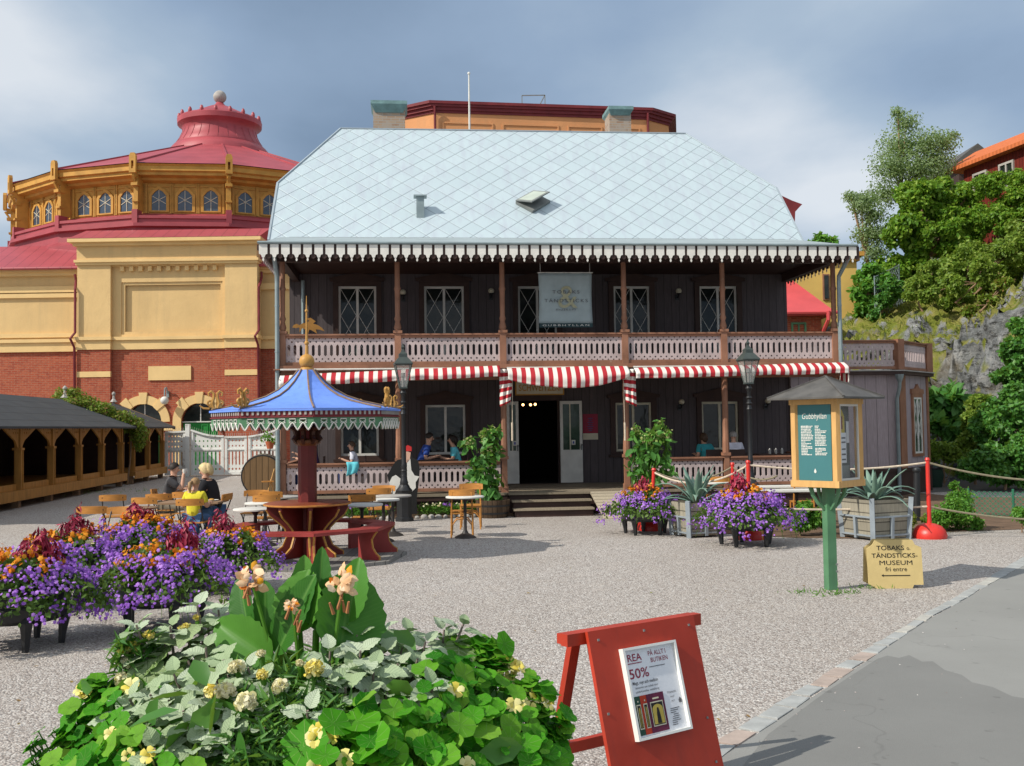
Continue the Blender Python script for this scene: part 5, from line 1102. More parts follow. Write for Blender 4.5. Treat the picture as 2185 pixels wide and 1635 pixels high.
# dentil rim and fretwork valance
for k in range(8):
    a, b = octp(R8, k), octp(R8, k+1); d = b-a; L_ = d.length; Mv = T(a.x, a.y, 0, rz=math.atan2(d.y, d.x))
    m = MB(); m.T = Mv; m.bb(.0, L_, .0, .04, RZ0-.105, RZ0-.002); m.bb(.0, L_, -.02, .04, RZ0-.125, RZ0-.107)
    n = 14
    for i in range(n): m.bb((i+.27)*L_/n, (i+.68)*L_/n, -.012, -.001, RZ0-.09, RZ0-.035, 1)
    m.bb(-.01, L_+.01, -.03, .03, RZ0-.034, RZ0-.004, 2)
    m.build('rim', [K['maroon'], K['stone'], K['blue']], cn)
    n = 7; s = L_/n; lo = RZ0-.30; hi = RZ0-.127; lp = [(0, hi), (0, lo+.1)]
    for i in range(n): c = (i+.5)*s; lp += [(c-s*.36, lo+.085), (c-s*.24, lo+.05), (c-s*.07, lo+.012), (c, lo), (c+s*.07, lo+.012), (c+s*.24, lo+.05), (c+s*.36, lo+.085), (c+s*.5, lo+.1)]
    lp += [(L_, hi)]
    holes = []
    for i in range(1, n): c = i*s; holes.append([(c-.032, hi-.028), (c-.032, hi-.046), (c, hi-.060), (c+.032, hi-.046), (c+.032, hi-.028), (c, hi-.038)])
    m = MB(); m.ext([lp[::-1]]+holes, .018, M=Mv, y0=.0); vl = m.build('valance', K['green'], cn)
    m = MB(); m.T = Mv; e = lp[1:-1]; m.tube([(x, -.006, z) for x, z in e], .0105, 4)
    for i in range(1, n): c = i*s; m.tube([(c-.05, -.006, lo+.095+.0), (c-.02, -.006, lo+.115), (c-.045, -.006, hi-.055), (c-.045, -.006, hi-.022), (c+.045, -.006, hi-.022), (c+.045, -.006, hi-.055), (c+.02, -.006, lo+.115), (c+.05, -.006, lo+.095)], .008, 4)
    m.build('white_edging', K['white'], vl)
def scroll(parent, M, s=1.0):
    m = MB()
    for sg in (1, -1):
        pts = []
        for i in range(15): a = -PI/2+i/14*2.1*PI; r = .045+.05*(i/14); pts.append((sg*(.085+r*math.cos(a)*.8), 0, .055+.045+r*math.sin(a)*.7))
        m.T = M; m.tube([(q[0]*s, q[1], q[2]*s) for q in pts], [.02*s]*15, 5)
        pts = [(.03*sg, 0, .02), (.06*sg, 0, .10), (.03*sg, 0, .2), (.03*sg, 0, .27), (.07*sg, 0, .31), (.115*sg, 0, .285), (.11*sg, 0, .235), (.075*sg, 0, .235)]
        m.tube([(q[0]*s, q[1], q[2]*s) for q in pts], [.03*s, .034*s, .028*s, .026*s, .025*s, .022*s, .018*s, .012*s], 6)
        m.tube([(sg*.1*s, 0, .01), (sg*.2*s, 0, .02*s), (sg*.27*s, 0, .07*s)], [.02*s, .018*s, .008*s], 5)
    return m.build('scroll', K['gold'], parent)
for ph, r_, turn, s_ in ((82.5, 1.24, 90, .92), (-30, 1.33, 0, .85), (-75, 1.33, 0, .85), (150, 1.25, 90, .5), (105, 1.3, 0, .6)):
    a = math.radians(ph-90); scroll(cn, T(r_*math.cos(a), r_*math.sin(a), RZ0+.02, rz=a+math.radians(turn)), s_)
# ------------------------------------------------------------------ information kiosk
p = G(1773, 1258); ki = thing('information_kiosk', 'pine information kiosk with teal panel and lead pyramid roof on a green post', 'information stand', (p.x, p.y, 0), 0)
KA = math.radians(-46); kw = .62; kz0, kz1 = 1.20, 2.21
m = MB(); m.lathe([(.078, 0), (.078, 1.2)], 4, a0=PI/4+.25); pst = m.build('post', K['green'], ki)
m = MB()
for k in range(4): a = .25+k*PI/2; m.tube([(.05*math.cos(a), .05*math.sin(a), .93), (.13*math.cos(a), .13*math.sin(a), 1.0), (.20*math.cos(a), .20*math.sin(a), 1.1), (.23*math.cos(a), .23*math.sin(a), 1.2)], [.02, .024, .024, .028], 6)
m.build('bracket', K['green'], ki); m = MB()
for z in (.3, .22): m.tube([(-.0+.05, -.085, z), (.05, -.095, z)], .014, 6); 
m.build('bolts', K['grey'], pst)
Mk = T(0, .0, 0, rz=KA); h = kw/2
m = MB(); m.T = Mk
for sx_ in (-1, 1):
    for sy_ in (-1, 1): m.lathe([(.055, kz0), (.055, kz1)], 6, (sx_*(h-.05), sy_*(h-.05), 0))
m.bb(-h+.002, h-.002, -h+.002, h-.002, kz0, kz0+.075); m.bb(-h+.002, h-.002, -h+.002, h-.002, kz1-.06, kz1); kb_ = m.build('box_frame', K['pine'], ki)
m = MB(); m.T = Mk; m.bb(-h+.1, h-.1, -h+.03, -h+.045, kz0+.076, kz1-.061); m.bb(-h+.03, -h+.045, -h+.1, h-.1, kz0+.076, kz1-.061); pn = m.build('panel', K['teal'], ki)
Mt = lambda x, z, y=-h+.026: Mk @ T(x, y, z)
text('Gubbhyllan', K['white'], pn, None, .066, .31, M=Mt(0, kz1-.225), shear=.2)
rs = random.Random(5); m = MB(); m.T = Mk
for c in (0, 1):
    z = kz1-.31
    for i in range(19):
        if c == 1 and i in (13,) : z -= .018; continue
        x = -.17+c*.178; end = x+.155*(rs.uniform(.82, 1) if rs.random() > .15 else rs.uniform(.3, .6))
        while x < end-.008:
            w_ = rs.uniform(.008, .03); m.bb(x, min(x+w_, end), -h+.0265, -h+.03, z-rs.uniform(.004, .006), z+rs.uniform(.004, .007)); x += w_+.0045
        z -= .0182
m.build('fine_print', K['white'], pn)
m = MB(); m.T = Mk; zc = kz0+.18; m.ext([[(0, zc+.035), (-.012, zc+.01), (-.015, zc-.004), (-.009, zc-.015), (0, zc-.019), (.009, zc-.015), (.015, zc-.004), (.012, zc+.01)]], .003, y0=-h+.0265); m.build('drop_emblem', K['white'], pn)
# glazed side with notices behind glass
Mr = T(0, 0, 0, rz=KA+PI/2); m = MB(); m.T = Mr; m.bb(-h+.1, h-.1, -h+.14, -h+.15, kz0+.076, kz1-.061); bb_ = m.build('back_board', plain('grey_back_board', (.13, .13, .12), .8), ki)
m = MB(); m.T = Mr; y = -h+.135; m.bb(-.02, .12, y-.004, y, kz0+.27, kz0+.62); m.bb(-.17, -.02, y-.008, y-.004, kz0+.3, kz0+.42, 1); m.ext([[(-.13, kz0+.62), (.08, kz0+.62), (.08, kz1-.2), (.02, kz1-.12), (-.08, kz1-.12), (-.13, kz1-.2)]], .004, y0=y-.008, mi=2); m.bb(-.05, .03, y-.012, y-.0085, kz0+.66, kz1-.2, 3); m.bb(.13, .19, y-.004, y, kz0+.5, kz0+.75); m.bb(-.18, .18, y-.003, y, kz0+.09, kz0+.24, 4)
m.build('notices', [K['paper'], K['inkred'], plain('yellow_notice', (.55, .42, .06)), plain('red_brown_print', (.25, .08, .05)), K['grey']], bb_)
m = MB(); m.T = Mr
for z in (kz0+.3, kz0+.36, kz0+.42, kz0+.5, kz0+.55): m.bb(.0, .1, y-.006, y-.0045, z, z+.018)
m.build('print', K['inkgrey'], bb_)
gm = MT('kiosk_glass', .02, .15); gm.p.inputs['Alpha'].default_value = .07; gm.col((.5, .55, .55)); m = MB(); m.T = Mr; m.bb(-h+.1, h-.1, -h+.035, -h+.04, kz0+.076, kz1-.061); m.ext([rect(-h+.09, h-.09, kz0+.076, kz1-.061), rect(-h+.115, h-.115, kz0+.10, kz1-.085)[::-1]], .02, y0=-h+.022, mi=1); m.build('glass_pane', [gm.m, K['white']], ki)
m = MB(); m.T = Mk; e = h+.175; m.add([(-e, -e, kz1+.0), (e, -e, kz1), (e, e, kz1), (-e, e, kz1), (0, 0, kz1+.27), (-e, -e, kz1+.02), (e, -e, kz1+.02), (e, e, kz1+.02), (-e, e, kz1+.02)], [(3, 2, 1, 0), (0, 1, 6, 5), (1, 2, 7, 6), (2, 3, 8, 7), (3, 0, 5, 8), (5, 6, 4), (6, 7, 4), (7, 8, 4), (8, 5, 4)])
for a in ((-e, -e), (e, -e), (e, e), (-e, e)): m.bar((a[0], a[1], kz1+.025), (0, 0, kz1+.275), .025, .018)
m.build('roof', K['slate'], ki)
# ------------------------------------------------------------------ low museum sign
p = G(1913, 1256); sg = thing('museum_sign', 'low yellow sign with cut corners, black museum lettering and an arrow', 'sign', (p.x, p.y, 0), -.03); w, hh = .315, .56
Msn = T(0, 0, 0, rx=-.10)
out = [(-w, .05), (-w+.02, .045), (-w+.09, .0), (w-.13, .0), (w-.11, .04), (w, .04), (w, hh-.09), (w-.07, hh-.06), (w-.10, hh), (-w+.10, hh), (-w+.07, hh-.05), (-w, hh-.10)]
m = MB(); m.ext([out], .022, M=Msn); bd = m.build('board', K['oval'], sg); m = MB(); m.ext([out], .02, M=T(0, .22, 0, rx=.12)); m.build('rear_board', K['oval'], sg)
Ms = lambda x, z: Msn @ T(x, -.003, z)
text('TOBAKS', K['ink'], bd, None, .052, .32, M=Ms(-.045, hh-.118), bold=.007); text('o.', K['ink'], bd, None, .045, .04, M=Ms(.165, hh-.118))
text('TÄNDSTICKS-', K['ink'], bd, None, .050, .53, M=Ms(.0, hh-.205), bold=.007); text('MUSEUM', K['ink'], bd, None, .052, .38, M=Ms(.01, hh-.289)); text('fri entre', K['ink'], bd, None, .05, .25, M=Ms(.01, hh-.362), bold=.0)
m = MB(); m.ext([[(-.165, hh-.41), (-.14, hh-.395), (-.145, hh-.406), (.165, hh-.406), (.165, hh-.416), (-.145, hh-.416), (-.14, hh-.427)]], .003, M=Msn, y0=-.004); m.build('arrow', K['ink'], bd)
# ------------------------------------------------------------------ red A-frame sale board
a = G(1243, 1348, .87); b = G(1468, 1312, .87); c = (a+b)/2; ang = math.atan2(b.y-a.y, b.x-a.x); w = (b-a).length/2; LN = .26
af = thing('sale_board', 'red wooden A-frame board with framed white sale poster', 'sign', (c.x, c.y, 0), ang); Lb = .84
Mf = T(0, -.02, .87, rx=-LN)            # board hangs down from the rail
m = MB(); m.ext([[(-w, -Lb+.05), (-w+.06, -Lb), (w, -Lb), (w, 0), (-w, 0)]], .022, M=Mf, y0=-.022); bd = m.build('front_board', K['signred'], af)
m = MB(); m.T = Mf
for x in (-w+.02, w-.08): m.bb(x, x+.055, .0, .03, -.92, .0)
m.build('front_leg', K['signred'], af)
m = MB(); m.bb(-w-.11, w+.09, -.012, .045, .805, .868); m.bb(-w-.105, w+.085, .05, .085, .81, .862); m.build('top_rail', K['signred'], af)
Mr_ = T(0, .09, .87, rx=LN*1.05); m = MB(); m.T = Mr_
for x in (-w+.0, w-.07): m.bb(x, x+.06, -.02, .02, -.90, -.09)
m.bb(-w+.06, w-.07, -.012, .012, -.75, -.68); m.build('rear_leg', K['signred'], af)
m = MB(); m.T = Mf
for x, z in ((-w+.06, -.05), (0, -.04), (w-.05, -.05), (-w+.04, -.42), (w-.05, -.55), (w-.05, -.78), (-w+.09, -.79)): m.box((x, -.024, z), (.012, .006, .012))
m.build('nail', K['grey'], bd)
PX0, PX1, PZ0, PZ1 = -.19, .22, -.70, -.115
Mf = Mf @ T(-.198, 0, -.115) @ Matrix.Diagonal((.93, 1, .80, 1)) @ T(.19, 0, .115); cxp = (PX0+PX1)/2
m = MB(); m.ext([rect(PX0, PX1, PZ0, PZ1), rect(PX0+.016, PX1-.016, PZ0+.016, PZ1-.016)[::-1]], .034, M=Mf, y0=-.056); pf = m.build('poster_frame', plain('white_plastic_frame', (.78, .78, .74), .35, .04, 3, 0, spec=.5), af)
m = MB(); m.T = Mf; m.bb(PX0+.016, PX1-.016, -.034, -.03, PZ0+.016, PZ1-.016); ps = m.build('poster', K['paper'], af)
Mp = lambda x, z: Mf @ T(x, -.0365, z)
text('REA', K['inkred'], ps, None, .046, .105, M=Mp(-.10, -.205), bold=.006); text('PÅ ALLT I', K['inkred'], ps, None, .030, .135, M=Mp(.075, -.188)); text('BUTIKEN', K['inkred'], ps, None, .030, .13, M=Mp(.085, -.232)); text('50%', K['inkred'], ps, None, .062, .145, M=Mp(-.085, -.315), bold=.006)
m = MB(); m.T = Mf; m.bb(-.155, -.05, -.037, -.0345, -.221, -.216); m.build('underline', K['inkred'], ps)
text('Magt, myt och medicin', K['inkgrey'], ps, None, .021, .19, M=Mp(-.05, -.355), bold=.01); text('historien om tobak som', K['inkgrey'], ps, None, .014, .17, M=Mp(-.045, -.383)); text('underkastelse, utställning', K['inkgrey'], ps, None, .014, .175, M=Mp(-.045, -.408))
text('TOBAKEN', K['inkgrey'], ps, None, .013, .07, M=Mp(.13, -.45)); text('MAGT', K['inkgrey'], ps, None, .012, .03, M=Mp(.13, -.48)); text('MYT', K['inkgrey'], ps, None, .012, .025, M=Mp(.13, -.508))
rs = random.Random(8); m = MB(); m.T = Mf
for i in range(9): x = .095+rs.uniform(0, .02); m.bb(x, x+rs.uniform(.03, .07), -.0365, -.0345, -.545-.013*i-.004, -.545-.013*i)
m.bb(.0, .12, -.0365, -.0345, -.262, -.258); m.bb(.175, .195, -.0365, -.0345, -.52, -.505); m.ext([[(.172, -.505), (.198, -.505), (.185, -.485)]], .002, y0=-.0365); m.build('fine_print', K['inkgrey'], ps)
cols = [plain('book_green', (.025, .075, .05)), plain('book_red', (.50, .05, .02)), plain('book_plum', (.13, .02, .055))]
m = MB(); m.T = Mf
for i, (x0, x1) in enumerate(((-.165, -.10), (-.115, -.05), (-.068, .062))): m.bb(x0, x1, -.037-.001*i, -.0345-.0005*i, -.672, -.428, i)
m.build('book_covers', cols, ps)
m = MB(); m.T = Mf
for i, (x0, x1) in enumerate(((-.150, -.118), (-.10, -.070), (-.05, .045))):
    y = -.0375-.001*i-.0006; m.bb(x0, x1, y-.0005, y, -.635, -.48, 0); m.bb(x0+.005, x1-.005, y-.0012, y-.0007, -.628, -.487, 1)
    c_ = (x0+x1)/2; ww = (x1-x0)/2-.009; m.ext([[(c_-ww, -.622), (c_+ww, -.622), (c_+ww, -.53)]+[(c_+ww*math.cos(t_), -.53+.032*math.sin(t_)) for t_ in np.linspace(.2, PI-.2, 7)]+[(c_-ww, -.53)]], .0005, y0=y-.0019, mi=2)
    m.ext([[(c_-ww*.4, -.62), (c_+ww*.4, -.62), (c_+ww*.3, -.56), (c_+ww*.15, -.52), (c_-ww*.15, -.52), (c_-ww*.3, -.56)]], .0004, y0=y-.0025, mi=1)
    m.bb(c_-ww*.6, c_+ww*.6, y-.0007, y, -.465, -.455, 0)
m.build('cover_print', [K['cream'], K['ink'], plain('cover_yellow', (.48, .38, .08))], ps)
# ------------------------------------------------------------------ rope posts and ropes
def ropepost(P, label, h=1.3, lean=0.0):
    t_ = thing('rope_post', label, 'post', P, 0, 'red rope posts round the flower bed')
    m = MB(); m.lathe([(.27, 0), (.275, .05), (.25, .13), (.19, .2), (.1, .235), (.05, .245)], 28); m.build('base', K['postred'], t_, smooth=True)
    m = MB(); m.tube([(0, 0, .24), (lean*.3, 0, .34), (lean*h, 0, h)], [.042, .034, .034], 10); m.lathe([(.036, .0), (.045, .015), (.03, .05)], 10, (lean*h, 0, h)); m.build('pole', K['postred'], t_, smooth=True); return Vector(P)+Vector((lean*h, 0, h-.03)), Vector(P)+Vector((lean*.5, 0, .52))
Q = {}
Q['a'] = ropepost(G(1390, 1131), 'leaning red rope post behind the tub of flowers near the ramp', 1.09, .06)
Q['b'] = ropepost(G(1600, 1150), 'red rope post on a dome base behind the middle flower tub', 1.27)
Q['c'] = ropepost(G(1984, 1148), 'red rope post on a dome base between the agave box and green bush', 1.28)
Q['d'] = ropepost(G(1566, 1128), 'slightly farther red rope post just left of the middle one', 1.17)
Q['e'] = (G(2560, 1150)+Vector((0, 0, 1.2)), G(2560, 1150)+Vector((0, 0, .5)))
def rope(a, b, sag, mat, label, grp='ropes strung between red posts'):
    t_ = MB(); pts = [a.lerp(b, i/24)-Vector((0, 0, sag*4*(i/24)*(1-i/24))) for i in range(25)]; t_.tube(pts, .017, 6); c = Vector((pts[12].x, pts[12].y, 0))
    t_.v = [(x-c.x, y-c.y, z) for x, y, z in t_.v]; o = t_.build('rope', mat, None, smooth=True, loc=c); return tag(o, label, 'rope', grp)
rope(Q['a'][0], Q['b'][0], .25, K['rope'], 'cream rope sagging from the leaning post to the middle post')
rope(Q['b'][0], Q['c'][0], .10, K['rope'], 'upper cream rope passing behind the kiosk')
rope(Q['b'][1], Q['c'][1], .04, K['rope'], 'lower cream rope passing behind the kiosk post')
rope(Q['a'][1], Q['b'][1], .06, K['rope'], 'low cream rope behind the small agave box')
rope(Q['c'][0], Q['e'][0], .30, K['roped'], 'upper brown rope running right from the last red post')
rope(Q['c'][1], Q['e'][1], .22, K['roped'], 'lower brown rope running right from the last red post')
rope(Q['a'][0]+Vector((.05, .2, 0)), Q['d'][0], .2, K['roped'], 'thin brown rope behind the cream one above the small agave')
rope(Q['d'][0], Q['c'][0]+Vector((-2.2, 1.2, -.25)), .14, K['roped'], 'thin brown rope crossing before the lower balustrade')
# ------------------------------------------------------------------ agaves in wooden boxes
def agave(P, rz, label, w=.42, h=.66, seed=0):
    b = thing('planter_box', label+' wooden planter box with grey battens', 'planter', P, rz, 'wooden agave boxes')
    m = MB(); m.lathe([(w*1.28, .03), (w*1.42, h)], 4, a0=PI/4, caps=False); m.lathe([(w*1.38, h-.05), (.01, h-.05)], 4, a0=PI/4, caps=False, mi=1); m.build('boards', [K['gwood'], K['soil']], b)
    m = MB(); k0, k1 = w*.92, w*1.02
    for s in (-1, 1):
        for s2 in (-1, 1): m.bar((s*k0, s2*k0, 0), (s*k1, s2*k1, h+.03), .075)
    for z, k in ((h*.58, w*.98), (.08, w*.93)):
        for a in range(4): m.T = T(0, 0, 0, rz=a*PI/2); m.bar((-k+.02, -k-.012, z), (k-.02, -k-.012, z), .05, .025); m.bar((0, -k*.98-.02, .03), (0, -k-.03, h*.58), .05, .03)
    m.T = None; m.build('batten', plain('blue_grey_battens', (.27, .31, .34), .7, .2, 4), b)
    a_ = thing('agave', 'blue-green spiky agave growing in the '+label+' wooden box', 'plant', Vector(P)+Vector((0, 0, h-.06)), rz, 'agaves in boxes')
    rs = random.Random(seed); m = MB(); ms = []
    for i in range(24):
        el = math.radians(85-i*2.6+rs.uniform(-6, 6)); az = i*2.4+rs.uniform(-.2, .2); L = rs.uniform(.55, .8)*(.8 if i < 5 else 1); n = 7
        vs = []; rw = .062*rs.uniform(.8, 1.1)
        for j in range(n+1):
            u = j/n; e2 = el-u*u*(.5 if i > 12 else .12); r = .04+L*u*math.cos(e2); z = L*u*math.sin(e2); wv = rw*(.75+1.2*u-1.95*u*u) if u < 1 else .002; wv = max(wv, .002)
            c, s = math.cos(az), math.sin(az)
            for k, dz in ((-1, .02*(1-u)), (0, -.006), (1, .02*(1-u))): vs.append((r*c-k*wv*s, r*s+k*wv*c, z+dz))
        fs = [(j*3+k, j*3+k+1, j*3+k+4, j*3+k+3) for j in range(n) for k in range(2)]; m.add(vs, fs)
    o = m.build('leaves', LF['agave'], a_, smooth=True); s_ = o.modifiers.new('t', 'SOLIDIFY'); s_.thickness = .012
agave(G(1487, 1143), .32, 'smaller left', .34, .60, 3); agave(G(1868, 1148), .38, 'larger right', .40, .66, 9)
# small black bollard
p = G(1956, 1112); bo = thing('bollard', 'short black iron bollard beside the green bush', 'bollard', (p.x, p.y, 0)); m = MB(); m.tube([(0, 0, 0), (.03, 0, .95)], [.075, .06], 12); m.build('shaft', K['black'], bo, smooth=True); m = MB(); m.lathe([(.075, 0), (.085, .03), (.07, .07), (.02, .09)], 12, (.03, 0, .95)); m.build('cap', K['black'], bo, smooth=True)
p = G(1994, 1040); tb = thing('litter_bin', 'small dark green tapered bin by the path', 'bin', (p.x, p.y, 0)); m = MB(); m.lathe([(.2, 0), (.27, .35), (.22, .6), (.1, .68)], 12); m.build('bin_body', plain('dark_green_bin', (.02, .05, .035)), tb, smooth=True); m = MB(); m.lathe([(.24, .52), (.25, .56), (.24, .6)], 12); m.build('lid_ring', K['black'], tb)
p = AT(1850, 930, 1) ; p = G(2005, 965); pl_ = thing('plant_label', 'small white plant label on a thin stake among the broad leaves', 'sign', (p.x-.6, 31.5, 0)); m = MB(); m.bar((0, 0, 0), (0, 0, 1.42), .02); m.build('stake', K['white'], pl_); m = MB(); m.box((0, -.02, 1.45), (.16, .02, .1)); m.build('plate', K['white'], pl_)
# low green wire fence panels on the right
def wirefence(name, label, a, b, h, mat, cell=.09, r=.004, posts=4, top=True):
    f = thing(name, label, 'fence', a); d = Vector(b)-Vector(a); L_ = math.hypot(d.x, d.y); u = Vector((d.x/L_, d.y/L_, 0)); sl_ = d.z/L_
    P_ = lambda s, z: (u.x*s, u.y*s, sl_*s+z)
    m = MB(); s = -h
    while s < L_:
        for k in (1, -1):
            q0, q1 = (s, 0), (s+h, h)
            if k < 0: q0, q1 = (s, h), (s+h, 0)
            (x0, z0), (x1, z1) = q0, q1
            if x0 < 0: z0 += (z1-z0)*(-x0/(x1-x0)); x0 = 0
            if x1 > L_: z1 = z0+(z1-z0)*((L_-x0)/(x1-x0)); x1 = L_
            if x1 > x0: m.bar(P_(x0, z0), P_(x1, z1), r*2)
        s += cell
    m.build('mesh', mat, f)
    for i in range(posts): s = L_*i/(posts-1); q = MB(); q.tube([P_(s, -.3), P_(s, h+.05)], .025, 6); q.build('post', K['zinc'] if top else mat, f)
    if top: q = MB(); q.tube([P_(0, h), P_(L_, h)], .02, 6); q.build('top_rail', K['zinc'], f)
gw = plain('green_wire', (.03, .16, .09), .6)
a = G(2068, 1100); b = G(2230, 1106); wirefence('wire_fence', 'low green wire fence at the bed edge on the right', (a.x, a.y, 0), (b.x+.3, b.y, 0), .5, gw, .1, .006, 3, False)
a = G(1996, 990); b = G(2080, 1004); wirefence('wire_fence', 'low green wire fence beyond the path under the bushes', (a.x, a.y, 0), (b.x, b.y, 0), .55, gw, .12, .008, 3, False)
h0 = hill_at(1836, 722); pts = [hill_at(*q) for q in ((1842, 715), (1880, 700), (1945, 600))]
def hz(x, y, up=0): return (x, y, hill_h(x, y, False)+up)
wirefence('chain_link_fence', 'galvanised chain link fence running up the grassy slope, lower bay', hz(15.6, 44), hz(17.2, 45.4), 1.9, K['zinc'], .2, .008, 3)
wirefence('chain_link_fence', 'galvanised chain link fence at the foot of the bushes, upper bay', hz(17.3, 46), hz(20.5, 49), 1.9, K['zinc'], .2, .008, 3)
# ------------------------------------------------------------------ cow cut-out
p = G(858, 1100); cw = thing('cow_cutout', 'flat painted cow cut-out in black and white with red cap, before the veranda', 'cut-out figure', (-2.36, 22.2, 0), .05)
k = 2.0/2200*1
s = 22.2/2200; ox, oz = 858, 1103
f = lambda pts: [((x-ox)*s, max((oz-y)*s, .0)) for x, y in pts]
blk = [(846, 1093), (846, 1060), (838, 1040), (826, 1022), (824, 1010), (832, 996), (840, 984), (846, 978), (858, 976), (862, 962), (874, 962), (878, 974), (890, 980), (893, 1000), (890, 1030), (886, 1060), (886, 1093)]
m = MB(); m.ext([f(blk)], .03); bd = m.build('board', K['ink'], cw)
m = MB(); m.ext([f([(828, 1026), (834, 1014), (842, 1010), (852, 1018), (850, 1032), (844, 1040), (838, 1052), (832, 1046)])], .006, y0=-.007); m.ext([f([(866, 978), (873, 976), (875, 1000), (882, 1012), (892, 1014), (884, 1026), (884, 1038), (876, 1046), (870, 1040), (866, 1018)])], .006, y0=-.007); m.ext([f([(858, 963), (866, 960), (874, 963), (872, 978), (866, 985), (860, 978)])], .006, y0=-.007, mi=1); m.build('white_patches', [K['white'], plain('painted_face', (.62, .38, .28))], bd)
m = MB(); m.ext([f([(862, 960), (861, 951), (868, 947), (876, 951), (876, 960)])], .02, y0=-.012); m.build('red_cap', plain('red_cap_paint', (.55, .03, .03)), bd)
m = MB(); m.bar((-.1, .04, .5), (-.1, .45, 0), .04); m.bar((.12, .04, .5), (.12, .45, 0), .04); m.build('prop', K['oldwood'], cw)
# cloth over the rail
x, z = HP(752, 990); clt = thing('towel', 'cyan cloth draped over the lower balustrade beside the boy', 'cloth', HW(x, 0, LR), HA)
def ft(u, v): return ((u-.5)*.22+.02*math.sin(v*5), -.09-.02*math.sin(u*9)-(.02*v), .0-.27*v*(1-.2*u)) if v > 0 else ((u-.5)*.24, .05, .01)
m = MB(); vs = []; fs = []
for j in range(9):
    for i in range(9):
        u, v = i/8, (j-2)/6
        vs.append(((u-.5)*.26, .07-.16*max(0, min(1, (v+.33)*3)), .012) if v <= 0 else ((u-.5)*.26*(1-.1*v)+.02*math.sin(v*4), -.09-.018*math.sin(u*10+v*2), -.30*v*(1-.25*u)+.012))
for j in range(8):
    for i in range(8): a_ = j*9+i; fs.append((a_, a_+1, a_+10, a_+9))
m.add(vs, fs); o = m.build('cloth', K['cyan'], clt, smooth='all'); sd = o.modifiers.new('t', 'SOLIDIFY'); sd.thickness = .008
# ------------------------------------------------------------------ trees and shrubs on the hill
def rnd_tree(name, label, cat, blobs, Y, mat, n, size, base=None, seed=0, tmpl='quad', droop=.35, k=5, sc=.5, trunk=.14, group=None, dy=1.0, gap=1.0):
    m_ = Y/2200; cl = []; rs = np.random.RandomState(seed)
    for (px, py, r) in blobs:
        p = AT(px, py, Y); cl.append((p.x, Y+rs.uniform(-.4, .4)*r*m_, p.z, r*m_*gap, r*m_*dy, r*m_*.85))
    cx_ = float(np.mean([c[0] for c in cl])); zb = min(c[2]-c[5] for c in cl)
    b = Vector(base) if base else Vector((cx_, Y, max(hill_h(cx_, Y, False), -.05)))
    t_ = thing(name, label, cat, b, 0, group)
    loc = [(c[0]-b.x, c[1]-b.y, c[2]-b.z, c[3], c[4], c[5]) for c in cl]
    fine = sub_clumps(loc, k, seed, .62, sc) if k else loc
    foliage('crown', mat, fine, n, size, t_, seed, tmpl, droop, .35 if k else .0)
    m = MB(); top = sorted(loc, key=lambda c: c[2])
    spine = [(0, 0, -.3)]+[(c[0]*.5, c[1]*.5, c[2]*.55) for c in top[:1]]+[tuple(top[-1][:3])]
    m.tube(spine, [trunk, trunk*.75, trunk*.2], 7)
    for c in top:
        q = Vector(spine[1]).lerp(Vector(spine[2]), .3 if c[2] > 0 else 0); m.tube([q, q.lerp(Vector(c[:3]), .6)+Vector((0, 0, .1)), c[:3]], [trunk*.4, trunk*.25, trunk*.08], 5)
    m.build('trunk', K['oldwood'], t_); return t_
rnd_tree('birch_tree', 'tall loose grey-green tree topping the clump on the hill', 'tree', [(1932, 262, 30), (1925, 310, 48), (1972, 310, 40), (2012, 305, 32), (2035, 290, 12), (1900, 360, 45), (1955, 365, 55), (1890, 415, 40), (1915, 240, 16), (2000, 345, 40)], 50, LF['birch'], 15000, .115, seed=1, tmpl='leaf', k=0, gap=1.2)
rnd_tree('slender_tree', 'slender sparse tree leaning out at the left of the hill clump', 'tree', [(1815, 420, 17), (1833, 440, 24), (1850, 425, 22), (1860, 460, 30), (1850, 500, 30), (1865, 540, 30), (1878, 500, 25)], 47, LF['birch'], 7500, .105, seed=2, tmpl='leaf', k=0, gap=1.2)
rnd_tree('maple_tree', 'dense yellow-green maple in the middle of the hill clump', 'tree', [(1965, 425, 62), (2010, 410, 45), (1930, 500, 60), (1990, 500, 75), (1905, 570, 42), (1950, 580, 60), (2030, 470, 50), (2060, 420, 40), (2045, 530, 50)], 46, LF['maple'], 26000, .21, seed=3, tmpl='leaf', k=30, sc=.24, trunk=.25)
rnd_tree('small_maple', 'bright green small tree beside the right veranda corner', 'tree', [(1855, 580, 26), (1848, 620, 28), (1862, 650, 26), (1840, 660, 20), (1885, 600, 22), (1900, 625, 18)], 44.5, LF['bright'], 4200, .24, seed=4, tmpl='leaf', k=6, sc=.45)
rnd_tree('distant_tree', 'green tree top just visible over the veranda roof end', 'tree', [(1745, 520, 20), (1765, 516, 18), (1730, 525, 15)], 60, LF['bright'], 1500, .3, base=(17.5, 60, 6), seed=5, tmpl='leaf')
